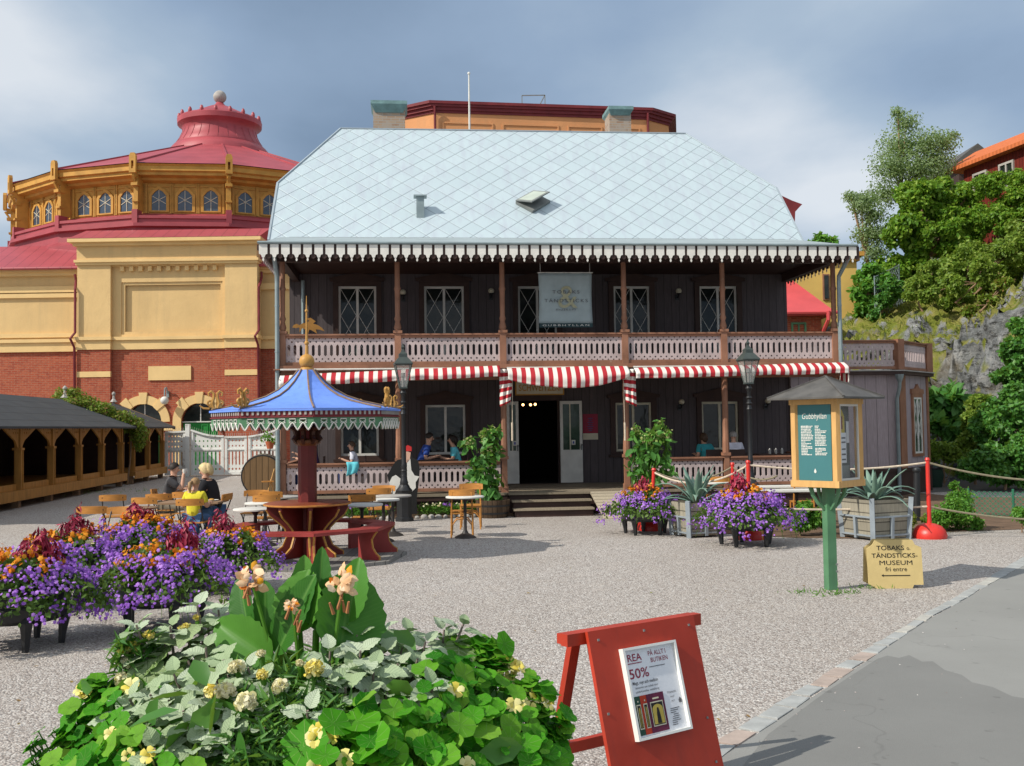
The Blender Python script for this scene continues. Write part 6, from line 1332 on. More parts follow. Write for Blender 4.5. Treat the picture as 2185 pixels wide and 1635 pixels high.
bs = [('large olive bush below the red house', [(2070, 555, 60), (2020, 590, 50), (2110, 590, 45), (2055, 610, 45)], 43, 'shrub', 9500),
      ('bush growing against the red house wall', [(2120, 475, 50), (2160, 440, 44), (2085, 470, 44), (2098, 400, 36), (2130, 385, 28), (2172, 395, 26)], 45, 'maple', 7000),
      ('shadowy bush at the right frame edge on the slope', [(2170, 540, 50), (2190, 500, 50), (2150, 590, 40), (2200, 580, 50)], 42, 'shrub', 7500),
      ('low bush beside the chain link fence', [(1960, 600, 30), (1995, 580, 34), (1940, 625, 20), (2020, 600, 26)], 42, 'shrub', 5000),
      ('reddish low scrub above the rock face', [(2110, 640, 18), (2070, 662, 14), (2145, 610, 20)], 38, 'moss', 3200),
      ('olive scrub band running up the slope above the rock', [(1985, 628, 24), (2040, 608, 30), (2095, 575, 34), (2150, 535, 38), (2190, 505, 42)], 40, 'shrub', 8000),
      ('dark bush at the foot of the maple', [(1885, 640, 22), (1905, 610, 26), (1870, 670, 18)], 43.5, 'ivy', 2600),
      ('spreading grey-green bush low on the slope right of the fence', [(2020, 645, 18), (2060, 632, 18), (2110, 600, 18), (2150, 570, 20)], 41, 'shrub', 5600),
      ('tall bush climbing beside the red house eaves', [(2185, 380, 30), (2178, 420, 36), (2200, 440, 40)], 44, 'maple', 3600)]
for i, (lb, bl_, Y, mk, n) in enumerate(bs): rnd_tree('shrub', lb, 'bush', bl_, Y, LF[mk], int(n*1.3), .15, seed=20+i, k=14, sc=.32, trunk=.06, tmpl='leaf', group='bushes on the hillside')
hd = [('dense ivy mass hanging over the right edge of the rock', [(2190, 690, 34), (2168, 745, 38), (2195, 770, 46), (2150, 805, 34)], 31, 'ivy', 11000, .15),
      ('tall glossy hedge shrub at the right above the path', [(2140, 880, 48), (2180, 860, 58), (2105, 915, 38), (2150, 930, 62)], 29.5, 'ivy', 15000, .14),
      ('lower dark part of the hedge beside the path', [(2110, 985, 48), (2165, 1000, 52), (2075, 1000, 32), (2200, 960, 50)], 28.3, 'ivy', 11000, .13),
      ('mid-green shrub between hedge and broad-leaved plants', [(2070, 900, 26), (2090, 862, 24), (2072, 940, 30)], 31, 'shrub', 6500, .13)]
for i, (lb, bl_, Y, mk, n, s_) in enumerate(hd): rnd_tree('hedge_shrub', lb, 'bush', bl_, Y, LF[mk], n, s_, seed=40+i, k=14, sc=.34, trunk=.05, tmpl='leaf', group='hedge beside the path')
bl3 = [('big-leaved plant clump under the rock face', [(2000, 860, 22), (2025, 855, 24), (2010, 885, 28), (2045, 875, 24)], 33, 620, .42), ('big-leaved plant clump nearest the wing corner', [(1992, 905, 18), (2012, 915, 24), (2035, 910, 24)], 32, 420, .36)]
for i, (lb, bl_, Y, n, s_) in enumerate(bl3): rnd_tree('broad_leaf_plant', lb, 'plant', bl_, Y, LF['broad'], n, s_, base=(AT(2010, 900, Y).x, Y, 0), seed=60+i, tmpl='leaf', k=4, trunk=.03, droop=.2, group='big-leaved plants under the rock')
lowp = [('low green plants edging the path by the wing corner', [(2000, 955, 22), (2030, 965, 24), (2055, 975, 20), (1990, 975, 14)], 30.5, 'shrub', 3000, .11, 0), ('round bright green bush behind the red rope post', [(2045, 1080, 40), (2020, 1105, 36), (2065, 1110, 38), (2042, 1040, 18), (2085, 1120, 18)], 18.3, 'bright', 6500, .055, 0),
        ('leafy green bedding plants behind the right flower tub', [(1700, 1100, 26), (1725, 1095, 26), (1750, 1105, 24), (1715, 1122, 18)], 17.8, 'bright', 3600, .055, 0), ('green plant at the far right edge of the bed', [(2180, 1100, 22), (2200, 1095, 26)], 17.8, 'bright', 1600, .055, 0),
        ('low green growth between agave box and bollard', [(1935, 1105, 16), (1925, 1120, 12), (1975, 1112, 12)], 18.5, 'grass', 1000, .07, 0)]
for i, (lb, bl_, Y, mk, n, s_, z) in enumerate(lowp): rnd_tree('bedding_plant', lb, 'plant', bl_, Y, LF[mk], n, s_, base=(AT(bl_[0][0], bl_[0][1], Y).x, Y, 0), seed=70+i, tmpl='leaf', k=5, trunk=.015, sc=.5, group='plants along the bed')
# grass on the slope, tufts in the yard
rs = np.random.RandomState(12); P = []
while len(P) < 9000:
    x, y = rs.uniform(13.5, 30), rs.uniform(34, 54)
    if hill_q(x, y) > 3.6 and NZ.noise(Vector((x*.35, y*.35, 0))) > -.25: P.append((x, y, hill_h(x, y)-.02))
P = np.array(P); v, f = scatter(P, np.tile([0, -.5, .4], (len(P), 1)), .26, 'blade', rs, .6, -.8); tag(tri_mesh('grass', [(v, f, 0)], LF['grass']), 'tufts of yellowing grass on the rocky slope', 'grass', kind='stuff')
P = []
for (px, py, n, sp) in ((1790, 1268, 60, .14), (1725, 1266, 30, .12), (1850, 1255, 40, .12), (600, 1042, 120, .6), (310, 1118, 0, .3), (250, 1050, 200, 1.2), (1935, 1130, 60, .4), (420, 1016, 160, 1.6), (890, 1104, 30, .3)):
    c = G(px, py); P += [(c.x+rs.normal()*sp, c.y+rs.normal()*sp*.6, 0) for _ in range(n)]
P = np.array(P); v, f = scatter(P, np.tile([0, -.5, .3], (len(P), 1)), .07, 'blade', rs, .6, -.6); tag(tri_mesh('weeds', [(v, f, 0)], LF['bright']), 'small green weeds sprouting from the gravel', 'weeds', kind='stuff')
# ------------------------------------------------------------------ flowers
F = {'purple': petal('violet_petals', [(.23, .075, .46), (.35, .14, .60), (.50, .26, .74)]), 'orange': petal('orange_petals', [(.55, .13, .008), (.72, .24, .012), (.75, .36, .03)]), 'red': leafmat('crimson_foliage', [(.22, .010, .035), (.40, .02, .065), (.52, .06, .11)], trans=0.0), 'yellow': petal('yellow_petals', [(.75, .60, .08), (.82, .72, .22), (.80, .74, .38)]),
     'cream': petal('cream_petals', [(.74, .68, .42), (.80, .76, .55), (.78, .72, .30)]), 'peach': petal('peach_petals', [(.80, .46, .22), (.85, .62, .40), (.85, .72, .52)]), 'tuff': leafmat('planter_foliage', [(.05, .12, .016), (.09, .18, .028), (.14, .24, .045)])}
def planter(px, py, label, seed, s=1.0, pur=1.0, redside=(0, 0), rz=0.0, wide=1.0, whites=False):
    P_ = G(px, py); t_ = thing('flower_tub', label, 'planter', P_, rz, 'iron tubs of flowers'); rs = np.random.RandomState(seed)
    m = MB(); m.lathe([(.36*s, .24*s), (.42*s, .28*s), (.44*s, .38*s), (.41*s, .41*s), (.44*s, .56*s), (.47*s, .58*s), (.44*s, .58*s), (.05, .55*s)], 20); m.build('tub', K['black'], t_, smooth=True)
    for k in range(5):
        a = k*2*PI/5+.3; c, s2 = math.cos(a), math.sin(a); m = MB(); m.tube([(.36*s*c, .36*s*s2, .32*s), (.40*s*c, .40*s*s2, .26*s), (.38*s*c, .38*s*s2, .12*s), (.37*s*c, .37*s*s2, 0)], [.05*s, .06*s, .04*s, .03*s], 6); m.build('leg', K['black'], t_)
    def ring(n, r0, r1, z0, z1, pw=1.0):
        a = rs.random(n)*2*PI; u = rs.random(n)**pw; r = (r0+(r1-r0)*u)*s*(1+.13*np.sin(3*a+seed)+.08*np.sin(7*a+2*seed)); r *= wide
        z = (z1+(z0-z1)*u**1.5)*s+rs.normal(size=n)*.035*s; return np.stack([r*np.cos(a), r*np.sin(a), z], 1), np.stack([np.cos(a), np.sin(a), .6-u*.5], 1)
    p, nn = ring(2600, .12, .68, .36, .74); v, f = scatter(p, nn, .065*s, 'leaf', rs, .8, .4); tri_mesh('green_foliage', [(v, f, 0)], F['tuff'], t_)
    aa = rs.random(14)*2*PI; tr_ = MB()
    for a_ in aa: q = rs.uniform(.62, .86)*s; tr_.tube([(.4*s*math.cos(a_), .4*s*math.sin(a_), .58*s), (q*.85*math.cos(a_), q*.85*math.sin(a_), .5*s), (q*math.cos(a_), q*math.sin(a_), rs.uniform(.12, .3)*s)], [.006, .005, .003], 4)
    tr_.build('trailing_stems', F['tuff'], t_)
    nc = int(150*pur); c, cn = ring(nc, .36, .76, .28, .72); idx = rs.randint(0, nc, int(1750*pur)); p = c[idx]+rs.normal(size=(len(idx), 3))*.038*s; v, f = scatter(p, cn[idx]+np.array([0, -.3, .4]), .036*s, 'rose', rs, 1.0, 0); tri_mesh('purple_flowers', [(v, f, 0)], F['purple'], t_)
    nc = 40; c, cn = ring(nc, .12, .42, .68, .82); idx = rs.randint(0, nc, 380); p = c[idx]+rs.normal(size=(380, 3))*.022*s; v, f = scatter(p, cn[idx]*.5+np.array([0, -.3, .8]), .045*s, 'rose', rs, .8, 0); tri_mesh('orange_flowers', [(v, f, 0)], F['orange'], t_)
    if whites: nc = 12; c, cn = ring(nc, .3, .5, .62, .78); idx = rs.randint(0, nc, 70); p = c[idx]+rs.normal(size=(70, 3))*.02; v, f = scatter(p, cn[idx]+np.array([0, 0, .5]), .05, 'rose', rs, .8, 0); tri_mesh('white_flowers', [(v, f, 0)], F['cream'], t_)
    V = []; Fc = []; o = 0
    for i in range(19):
        a = rs.random()*2*PI; r = rs.random()**.6*.17*s; x, y = r*math.cos(a)+redside[0], r*math.sin(a)+redside[1]; zt_ = (1.18-r/s*1.4)*s*(.88+.12*rs.random()); n = 34
        u = rs.random(n); z = zt_-u**1.0*.42*s; w = .015+.10*u**.8; aa = rs.random(n)*2*PI; p = np.stack([x+w*np.cos(aa)*s, y+w*np.sin(aa)*s, z], 1); nn = np.stack([np.cos(aa), np.sin(aa), np.full(n, .35)], 1)
        v, f = scatter(p, nn, .095*s, 'lance', rs, 1.0, 1.3); V.append(v); Fc.append(f+o); o += len(v)
    tri_mesh('crimson_plumes', [(np.concatenate(V), np.concatenate(Fc), 0)], F['red'], t_); return t_
planter(38, 1378, 'iron flower tub nearest the left frame edge with dense purple flowers', 1, 1.0, 1.2, (.12, .15))
planter(345, 1338, 'front iron flower tub of the left group, spilling purple towards the canna', 2, .98, 1.15, (.2, .1), wide=1.06)
planter(490, 1262, 'iron flower tub of the left group nearest the blue canopy table', 3, .92, .8, (-.12, .1), whites=True)
planter(150, 1292, 'rear iron flower tub at the left with cream blooms and tall red plume', 4, 1.0, .9, (.02, .1), whites=True)
planter(300, 1262, 'rear iron flower tub in the middle of the left group with tall crimson plume', 5, 1.08, .9, (-.05, .1))
planter(1378, 1139, 'iron flower tub at the foot of the plank ramp', 6, .98, .8, (-.02, 0))
planter(1594, 1163, 'iron flower tub between the two agave boxes, overflowing with purple', 7, 1.08, 1.25, (-.1, 0), wide=1.05)
# tobacco plants in half barrels by the door
def tobacco(px, py, label, blobs, Y, seed, pl, potmat=True):
    P_ = G(px, py); Y = P_.y; h = thing('half_barrel', pl, 'planter', P_, 0, 'half barrels by the steps'); m = MB(); m.lathe([(.30, 0), (.36, .2), (.37, .38), (.34, .38), (.02, .34)], 18); m.build('staves', planks('dark_barrel_staves', (.10, .065, .04), .1, 'x'), h, smooth=True); m = MB(); m.lathe([(.365, .24), (.372, .28)], 18, caps=False); m.lathe([(.33, .08), (.342, .12)], 18, caps=False); m.build('hoop', K['black'], h)
    t_ = thing('tobacco_plant', label, 'plant', P_+Vector((0, 0, .34)), 0, 'tobacco plants in half barrels'); k = Y/2200; cl = []
    for (x, y, r) in blobs: q = AT(x, y, Y)-t_.location; cl.append((q.x, q.y*0, q.z, r*k, r*k, r*k))
    foliage('leaves', LF['broad'], cl, 330, .20, t_, seed, 'leaf', .6, .4); top = sorted(cl, key=lambda c: -c[2])[:4]; foliage('flower_clusters', LF['shrubtop'], top, 420, .055, t_, seed+1, 'rose', 0, .3)
    foliage('small_leaves', LF['bright'], top, 260, .09, t_, seed+2, 'leaf', .3, .3)
    m = MB()
    for c in cl: m.tube([(0, 0, 0), (c[0]*.6, c[1]*.6, c[2]*.6), c[:3]], [.018, .014, .008], 5)
    m.build('stem', LF['bright'], t_)
tobacco(1052, 1104, 'tall leafy tobacco plant with pale flowers left of the steps', [(1040, 930, 18), (1000, 945, 14), (1045, 960, 22), (1030, 990, 26), (1035, 1020, 28), (1045, 1045, 26), (1020, 1005, 18), (1055, 920, 12)], 0, 3, 'dark half barrel left of the veranda steps')
tobacco(1372, 1106, 'bushy tobacco plant with pale flowers right of the ramp', [(1410, 905, 10), (1357, 920, 12), (1415, 930, 20), (1385, 940, 22), (1370, 965, 26), (1405, 960, 28), (1380, 1000, 30), (1415, 1000, 26), (1360, 1010, 20), (1390, 1030, 24)], 20, 8, 'dark half barrel behind the ramp, hidden by the flower tub')
p = G(1077, 1092); tp = thing('terracotta_pot', 'empty terracotta pot standing against the lowest veranda step', 'flower pot', p); m = MB(); m.lathe([(.09, 0), (.13, .26), (.15, .27), (.15, .33), (.12, .33), (.1, .1)], 14); m.build('pot_body', K['terra'], tp, smooth=True); m = MB(); m.lathe([(.125, .29), (.01, .29)], 14, caps=False); m.build('earth', K['soil'], tp)
# small bed in front of the veranda with edging stones
rr = random.Random(2); bed = thing('soil_strip', 'narrow planted soil strip along the veranda foot', 'flower bed', HW(3.2, -.42, 0), HA); m = MB(); m.bb(-2.6, 2.1, -.18, .3, 0, .05); m.build('earth', K['soil'], bed); bed['kind'] = 'structure'
for i, px in enumerate((745, 765, 790, 822, 905, 932, 955, 982, 1005, 1030)):
    q = HW(HP(px, 1080, -.45)[0], -.45, .04); t_ = thing('pansy_plant', None, 'plant', q, 0, 'low plants along the veranda foot')
    t_['label'] = ('violet-flowered', 'leafy green', 'pale-budded')[i % 3]+' low plant in the veranda bed '+('behind the left end of the white tables', 'behind the white table edge', 'behind the back of the white-table chair', 'just left of the black lamp foot', 'just right of the black lamp foot', 'second to the right of the lamp foot', 'midway between lamp and half barrel', 'third to the left of the half barrel', 'second to the left of the half barrel', 'beside the dark half barrel')[i]
    foliage('leaves', LF['bright'], [(0, 0, .12, .16, .14, .13), (.08, .05, .16, .1, .1, .1), (-.1, 0, .14, .1, .1, .1)], 260, .09, t_, 90+i, 'blade', -.3, .2); foliage('flowers', (F['purple'], F['cream'], F['cream'])[i % 3], [(0, -.05, .24, .14, .1, .05)], 26 if i % 3 == 0 else 12, .045, t_, i, 'rose', 0, .2)
for i in range(22):
    px = 738+i*15.2
    if 842 < px < 884: continue
    q = HW(HP(px, 1100, -.66)[0], -.66+rr.uniform(-.02, .02), 0); m = MB(); w_ = rr.uniform(.055, .085); m.ball((0, 0, .03), w_, 10, 7, (1, .75, .6+.2*rr.random())); tag(m.build('edging_stone', K['stone'], None, True, q, rr.uniform(0, 3)), 'rounded pale stone in the row edging the veranda bed', 'stone', 'edging stones of the veranda bed')
# ------------------------------------------------------------------ cafe chairs and tables
K['steel'] = plain('dark_steel', (.035, .03, .028), .5, .2, 6, spec=.4)
def make_chair(kind):
    t_ = thing('folding_chair', 'x', 'chair', (0, 0, 0)); fm = K['wood'] if kind == 'bent' else K['steel']
    m = MB()
    for i in range(5): m.bb(-.20, .20, -.17+i*.075, -.17+i*.075+.058, .44, .458)
    m.build('seat', K['wood'], t_)
    m = MB(); n = 10; vs = []
    for i in range(n+1):
        x = (i/n-.5)*.46; y = -.255+.05*(abs(x)/.23)**2; e = .012*(1-(abs(x)/.23)**4)
        vs += [(x, y-.009, .735-e*.3), (x, y+.009, .735-e*.3), (x, y+.009-.012, .835+e), (x, y-.009-.012, .835+e)]
    fs = []
    for i in range(n):
        for k in range(4): fs.append((i*4+k, (i+1)*4+k, (i+1)*4+(k+1) % 4, i*4+(k+1) % 4))
    fs += [(3, 2, 1, 0), (n*4, n*4+1, n*4+2, n*4+3)]; m.add(vs, fs); m.build('backrest', K['wood'], t_, smooth=True)
    r = .011 if kind != 'bent' else .016
    for s in (-1, 1):
        m = MB()
        if kind == 'bent':
            m.tube([(s*.17, -.235, .80), (s*.185, -.20, .44), (s*.19, -.24, 0)], r, 6); m.tube([(s*.185, .15, .44), (s*.19, .2, 0)], r, 6)
        else:
            m.tube([(s*.17, -.24, .80), (s*.185, -.10, .46), (s*.19, .22, 0)], r, 6); m.tube([(s*.175, .17, .44), (s*.175, -.02, .28), (s*.175, -.25, 0)], r, 6)
        m.build('leg', fm, t_)
    m = MB()
    if kind == 'bent':
        for y, h in ((-.24, 0), (.2, 0)): m.tube([(-.185, y*.9, .06), (-.17, y*.9, .22), (-.1, y*.9, .31), (0, y*.9, .335), (.1, y*.9, .31), (.17, y*.9, .22), (.185, y*.9, .06)], .013, 5)
        m.bar((-.18, -.2, .42), (.18, -.2, .42), .02); m.bar((-.18, .16, .42), (.18, .16, .42), .02)
    else: m.tube([(-.19, .18, .06), (.19, .18, .06)], .008, 5); m.tube([(-.175, -.2, .06), (.175, -.2, .06)], .008, 5); m.tube([(-.185, .1, .42), (.185, .1, .42)], .008, 5)
    m.build('stretcher', fm, t_); return t_
CH = {}
def chair(kind, px, py, rz, label, z=.835):
    p = G(px, py, z); c, s = math.cos(rz), math.sin(rz); bx, by = -.24*-s, -.24*c      # where the backrest lies
    q = (p.x-bx, p.y-by, 0)
    if kind not in CH: CH[kind] = make_chair(kind); CH[kind+'k'] = kidmap(CH[kind]); o = CH[kind]; o.location = q; o.rotation_euler = (0, 0, rz); o['label'] = label; o['group'] = 'folding cafe chairs'
    else: o = copy_thing(CH[kind], CH[kind+'k'], q, rz, label, 'folding cafe chairs')
    return o
chair('x', 195, 1082, .05, 'orange-backed folding chair nearest the flower tubs, leftmost of the cafe seats')
chair('x', 262, 1083, PI-.1, 'folding chair with its shaded back, between leftmost chair and red plumes')
chair('x', 240, 1057, .2, 'folding chair farthest left in the second row, near the arcade')
chair('x', 306, 1063, -.15, 'folding chair with glowing orange back in front of the drinking man')
chair('x', 338, 1055, .1, 'folding chair directly below the drinking man, with yellow-brown back')
chair('x', 392, 1051, -.1, 'pinkish-lit folding chair between the man and the girl in yellow')
o_g = chair('x', 404, 1066, 0, 'folding chair on which the girl in yellow sits')
o_w = chair('x', 488, 1054, 1.45, 'folding chair turned sideways on which the blonde woman sits')
o_m = chair('x', 326, 1045, -1.45, 'folding chair on which the man in grey sits')
chair('x', 568, 1058, .1, 'folding chair by the white tables left of the canopy pole, nearest one')
chair('x', 576, 1050, -.2, 'second folding chair stacked behind the one left of the canopy pole')
chair('x', 548, 1047, PI, 'folding chair across the white table left of the canopy pole')
chair('x', 772, 1057, 0, 'folding chair at the front white table right of the canopy pole')
chair('x', 808, 1043, .1, 'folding chair at the rear white table before the cow cut-out')
chair('x', 820, 1037, PI-.2, 'half-hidden folding chair just left of the cow cut-out')
chair('bent', 985, 1046, .03, 'light bentwood-legged chair alone with white table on the open gravel')
chair('bent', 1005, 1033, PI, 'bentwood-legged chair behind the lone white table near the half barrel')
chair('bent', 1538, 1018, .1, 'pale chair behind the left agave at the lower balustrade')
chair('bent', 1715, 1028, -.1, 'pale chair glimpsed behind the kiosk post')
def table(px, py, label, top, r=.34, sx=1.0, sy=1.0):
    p = G(px, py, .72); t_ = thing('cafe_table', label, 'table', (p.x, p.y, 0), 0, 'cafe tables'); m = MB()
    if sx == 1: m.lathe([(r*.97, .70), (r, .705), (r, .725), (r*.98, .73)], 24)
    else: m.bb(-sx/2, sx/2, -sy/2, sy/2, .70, .73)
    m.build('tabletop', top, t_, smooth=True); m = MB(); m.lathe([(.2, 0), (.17, .03), (.06, .08), (.03, .14), (.028, .62), (.05, .66), (.12, .7)], 10); m.build('pedestal', K['steel'], t_, smooth=True); return t_
table(545, 1086, 'white round table nearest the canopy table on its left', K['white']); table(566, 1073, 'white round table behind the first one left of the canopy pole', K['white']); table(606, 1060, 'grey-topped round table behind the red pole', K['stone'])
table(772, 1077, 'white round table in front, right of the canopy pole', K['white']); table(818, 1066, 'smaller white round table next to the black lamp', K['white'], .28); table(838, 1058, 'grey round table partly behind the black lamp', K['stone'])
table(992, 1060, 'white round table at the lone bentwood chair', K['white']); table(1520, 1030, 'white round table behind the left agave', K['white']); table(1655, 1038, 'white table behind the middle flower tub', K['white'], sx=1.1, sy=.5); table(1700, 1046, 'second white table behind the right flower tub, half hidden by the kiosk', K['white'], sx=1.2, sy=.5)
table(290, 1084, 'brown wooden table between the leftmost folding chairs', K['oldwood'], sx=1.0, sy=.6); fam = table(412, 1071, 'brown wooden table where the family eats', K['oldwood'], sx=1.05, sy=.7)
p = G(577, 1062); fc = thing('leaning_chair', 'folded cafe chair leaning on the cask beside the drainpipe', 'chair', (p.x+.25, p.y-.75, 0), .3); m = MB(); m.bar((-.2, 0, .0), (.05, .1, .85), .025); m.build('leg', K['pine'], fc); m = MB(); m.bar((.05, 0, 0), (-.05, .12, .55), .02); m.build('brace', K['pine'], fc); m = MB(); m.box((-.14, .02, .5), (.32, .3, .025)); m.build('seat', K['wood'], fc)
# two dark tables inside the veranda
for px, lb in ((935, 'small dark cloth-covered table at the balustrade before the man in blue'), (1650, 'small dark table on the veranda right of the second lamp')):
    x = HP(px, 985, .75)[0]; t_ = thing('veranda_table', lb, 'table', HW(x, .75, FZ), HA); m = MB(); m.bb(-.45, .45, -.3, .3, .70, .73); m.build('tabletop', K['darkbrown'], t_); m = MB(); m.lathe([(.2, 0), (.03, .06), (.03, .70)], 8); m.build('pedestal', K['steel'], t_)
    if px > 1000:
        for i, dx in enumerate((-.1, .05, .2)): g_ = thing('glass_jar', ('clear glass on the dark veranda table, left one', 'clear glass on the dark veranda table, middle one', 'clear glass on the dark veranda table, right one')[i], 'glass', HW(x+dx, .7, FZ+.73), HA, 'glasses on the veranda table'); m = MB(); m.lathe([(.03, 0), (.035, .1), (.03, .1)], 10); m.build('vessel', K['stone'], g_); m = MB(); m.lathe([(.02, .01), (.02, .1), (.01, .13)], 8); m.build('content', K['white'], g_)
# ------------------------------------------------------------------ people
def skin_geo(nodes, edges, sub=2):
    names = list(nodes); me = bpy.data.meshes.new('tmp'); me.from_pydata([nodes[n][0] for n in names], [(names.index(a), names.index(b)) for a, b in edges], []); me.update()
    o = bpy.data.objects.new('tmp', me); C.objects.link(o); sm = o.modifiers.new('s', 'SKIN'); sm.use_smooth_shade = True
    for i, n in enumerate(names): d = me.skin_vertices[0].data[i]; d.radius = nodes[n][1]; d.use_root = (i == 0)
    ss = o.modifiers.new('u', 'SUBSURF'); ss.levels = ss.render_levels = sub
    dg = bpy.context.evaluated_depsgraph_get(); em = bpy.data.meshes.new_from_object(o.evaluated_get(dg))
    vs = [tuple(v.co) for v in em.vertices]; fs = [tuple(p.vertices) for p in em.polygons]
    bpy.data.objects.remove(o); bpy.data.meshes.remove(em); return vs, fs
EYEM = plain('eye_dark', (.02, .015, .012), .3); MOUTH = plain('mouth', (.35, .10, .09), .5)
def person(label, loc, rz, s, shirt, pants, hairc, lean=.0, hl=(.25, .30, .75), hr=(-.25, .30, .75), look=0.0, nod=0.0, hair='short', sleeves=True, skin='skin', shades=False, build=1.0):
    t_ = thing('person', label, 'person', loc, rz, None); t_.scale = (s, s, s)
    def arm(sx, hand):
        sh = Vector((sx*.175*build, lean*.85, 1.0)); h = Vector(hand); d = h-sh; L_ = min(d.length, .52); h = sh+d.normalized()*L_; mid = (sh+h)/2
        bend = math.sqrt(max(.27**2-(L_/2)**2, .0)); dn = Vector((sx*.35, -.35, -1)); dn = (dn-d.normalized()*dn.dot(d.normalized())).normalized()
        return sh, mid+dn*bend, h
    sL, eL, wL = arm(1, hl); sR, eR, wR = arm(-1, hr); dL = (wL-eL).normalized(); dR = (wR-eR).normalized()
    nd = {'pelvis': ((0, 0, .53), (.15*build, .115)), 'spine': ((0, -.02+lean*.4, .72), (.135*build, .105)), 'chest': ((0, lean*.8, .92), (.165*build, .11)), 'neckb': ((0, lean*.98, 1.05), (.075, .065)), 'neck': ((0, lean*1.05+.01, 1.10), (.052, .052)), 'jaw': ((0, lean*1.05+.03, 1.165), (.062, .072)), 'brow': ((0, lean*1.05+.03, 1.235), (.076, .09)), 'crown': ((0, lean*1.05+.02, 1.285), (.06, .07)),
          'sL': (sL, (.062, .062)), 'eL': (eL, (.045, .045)), 'wL': (wL, (.03, .03)), 'pL': (wL+dL*.055, (.034, .024)), 'sR': (sR, (.062, .062)), 'eR': (eR, (.045, .045)), 'wR': (wR, (.03, .03)), 'pR': (wR+dR*.055, (.034, .024)),
          'hL': ((.1*build, .03, .51), (.095, .09)), 'kL': ((.13, .44, .50), (.07, .068)), 'aL': ((.13, .40, .10), (.045, .048)), 'tL': ((.14, .53, .045), (.04, .034)), 'hR': ((-.1*build, .03, .51), (.095, .09)), 'kR': ((-.13, .44, .50), (.07, .068)), 'aR': ((-.13, .40, .10), (.045, .048)), 'tR': ((-.14, .53, .045), (.04, .034))}
    ed = [('pelvis', 'spine'), ('spine', 'chest'), ('chest', 'neckb'), ('neckb', 'neck'), ('neck', 'jaw'), ('jaw', 'brow'), ('brow', 'crown')]
    for x in 'LR': ed += [('chest', 's'+x), ('s'+x, 'e'+x), ('e'+x, 'w'+x), ('w'+x, 'p'+x), ('pelvis', 'h'+x), ('h'+x, 'k'+x), ('k'+x, 'a'+x), ('a'+x, 't'+x)]
    b = MB(); hc = Vector(nd['brow'][0]); Rh = Matrix.Translation(hc) @ Matrix.Rotation(look, 4, 'Z') @ Matrix.Rotation(-nod, 4, 'X') @ Matrix.Translation(-hc)
    vs, fs = skin_geo(nd, ed); vs = [tuple(Rh @ Vector(v)) if v[2] > 1.13 and (Vector(v)-hc).length < .16 else v for v in vs]; b.add(vs, fs)
    for w_, d in ((wL, dL), (wR, dR)):
        pm = w_+d*.06; side = d.cross(Vector((0, 0, 1))); side = side.normalized() if side.length > .1 else Vector((1, 0, 0)); up = side.cross(d).normalized()
        for k, (o_, L_) in enumerate(((-.028, .062), (-.009, .072), (.010, .068), (.028, .052))): q = pm+side*o_; b.tube([q-d*.01, q+d*L_*.5+up*.004, q+d*L_*.85-up*.018], [.0095, .009, .007], 6)
        q = w_+d*.035+side*.03; b.tube([q-side*.012, q+side*.018+d*.02, q+side*.02+d*.045-up*.01], [.011, .0105, .008], 6)
    b.T = Rh; fy = hc.y+.082; b.ball((0, fy+.008, hc.z-.022), .015, 8, 6, (.8, 1.1, 1.5))
    for x in (-1, 1): b.ball((x*.078, hc.y-.005, hc.z-.015), .022, 8, 6, (.45, .8, 1.25)); b.ball((x*.031, fy-.004, hc.z+.008), .011, 8, 6, (1.3, .5, .7), 1)
    b.ball((0, fy-.008, hc.z-.06), .014, 8, 6, (1.7, .5, .5), 2)
    if shades: b.bb(-.07, .07, fy-.002, fy+.008, hc.z-.006, hc.z+.024, 1)
    b.T = None; body = b.build('body', [K[skin], EYEM, MOUTH], t_, smooth='all')
    e = .018
    def cl(keys, pairs, k=1.0, sub=2):
        return skin_geo({n: (nd2[n][0], (nd2[n][1][0]+e*k, nd2[n][1][1]+e*k)) for n in keys}, pairs, sub)
    nd2 = dict(nd)
    for x, sh, el, wr in (('L', sL, eL, wL), ('R', sR, eR, wR)): nd2['c'+x] = (sh.lerp(el, .75), (.052, .052))
    nd2['hem'] = ((0, .0, .50), (.16*build, .125))
    vs, fs = cl(['chest', 'spine', 'hem', 'neckb', 'sL', 'cL', 'sR', 'cR'] , [('chest', 'spine'), ('spine', 'hem'), ('chest', 'neckb'), ('chest', 'sL'), ('sL', 'cL'), ('chest', 'sR'), ('sR', 'cR')]); m = MB(); m.add(vs, fs); m.build('shirt', shirt, t_, smooth='all')
    vs, fs = cl(['pelvis', 'hL', 'kL', 'aL', 'hR', 'kR', 'aR'], [('pelvis', 'hL'), ('hL', 'kL'), ('kL', 'aL'), ('pelvis', 'hR'), ('hR', 'kR'), ('kR', 'aR')], .8); m = MB(); m.add(vs, fs); m.build('trousers', pants, t_, smooth='all')
    m = MB()
    for x in 'LR': a_ = Vector(nd['a'+x][0]); q = Vector(nd['t'+x][0]); m.tube([a_+Vector((0, -.03, -.05)), a_.lerp(q, .5)+Vector((0, 0, -.03)), q+Vector((0, .03, -.005))], [.05, .05, .035], 8)
    m.build('shoes', K['black'], t_, smooth='all')
    m = MB(); m.T = Rh; n = 14; rows = 8; vs = []; fs = []
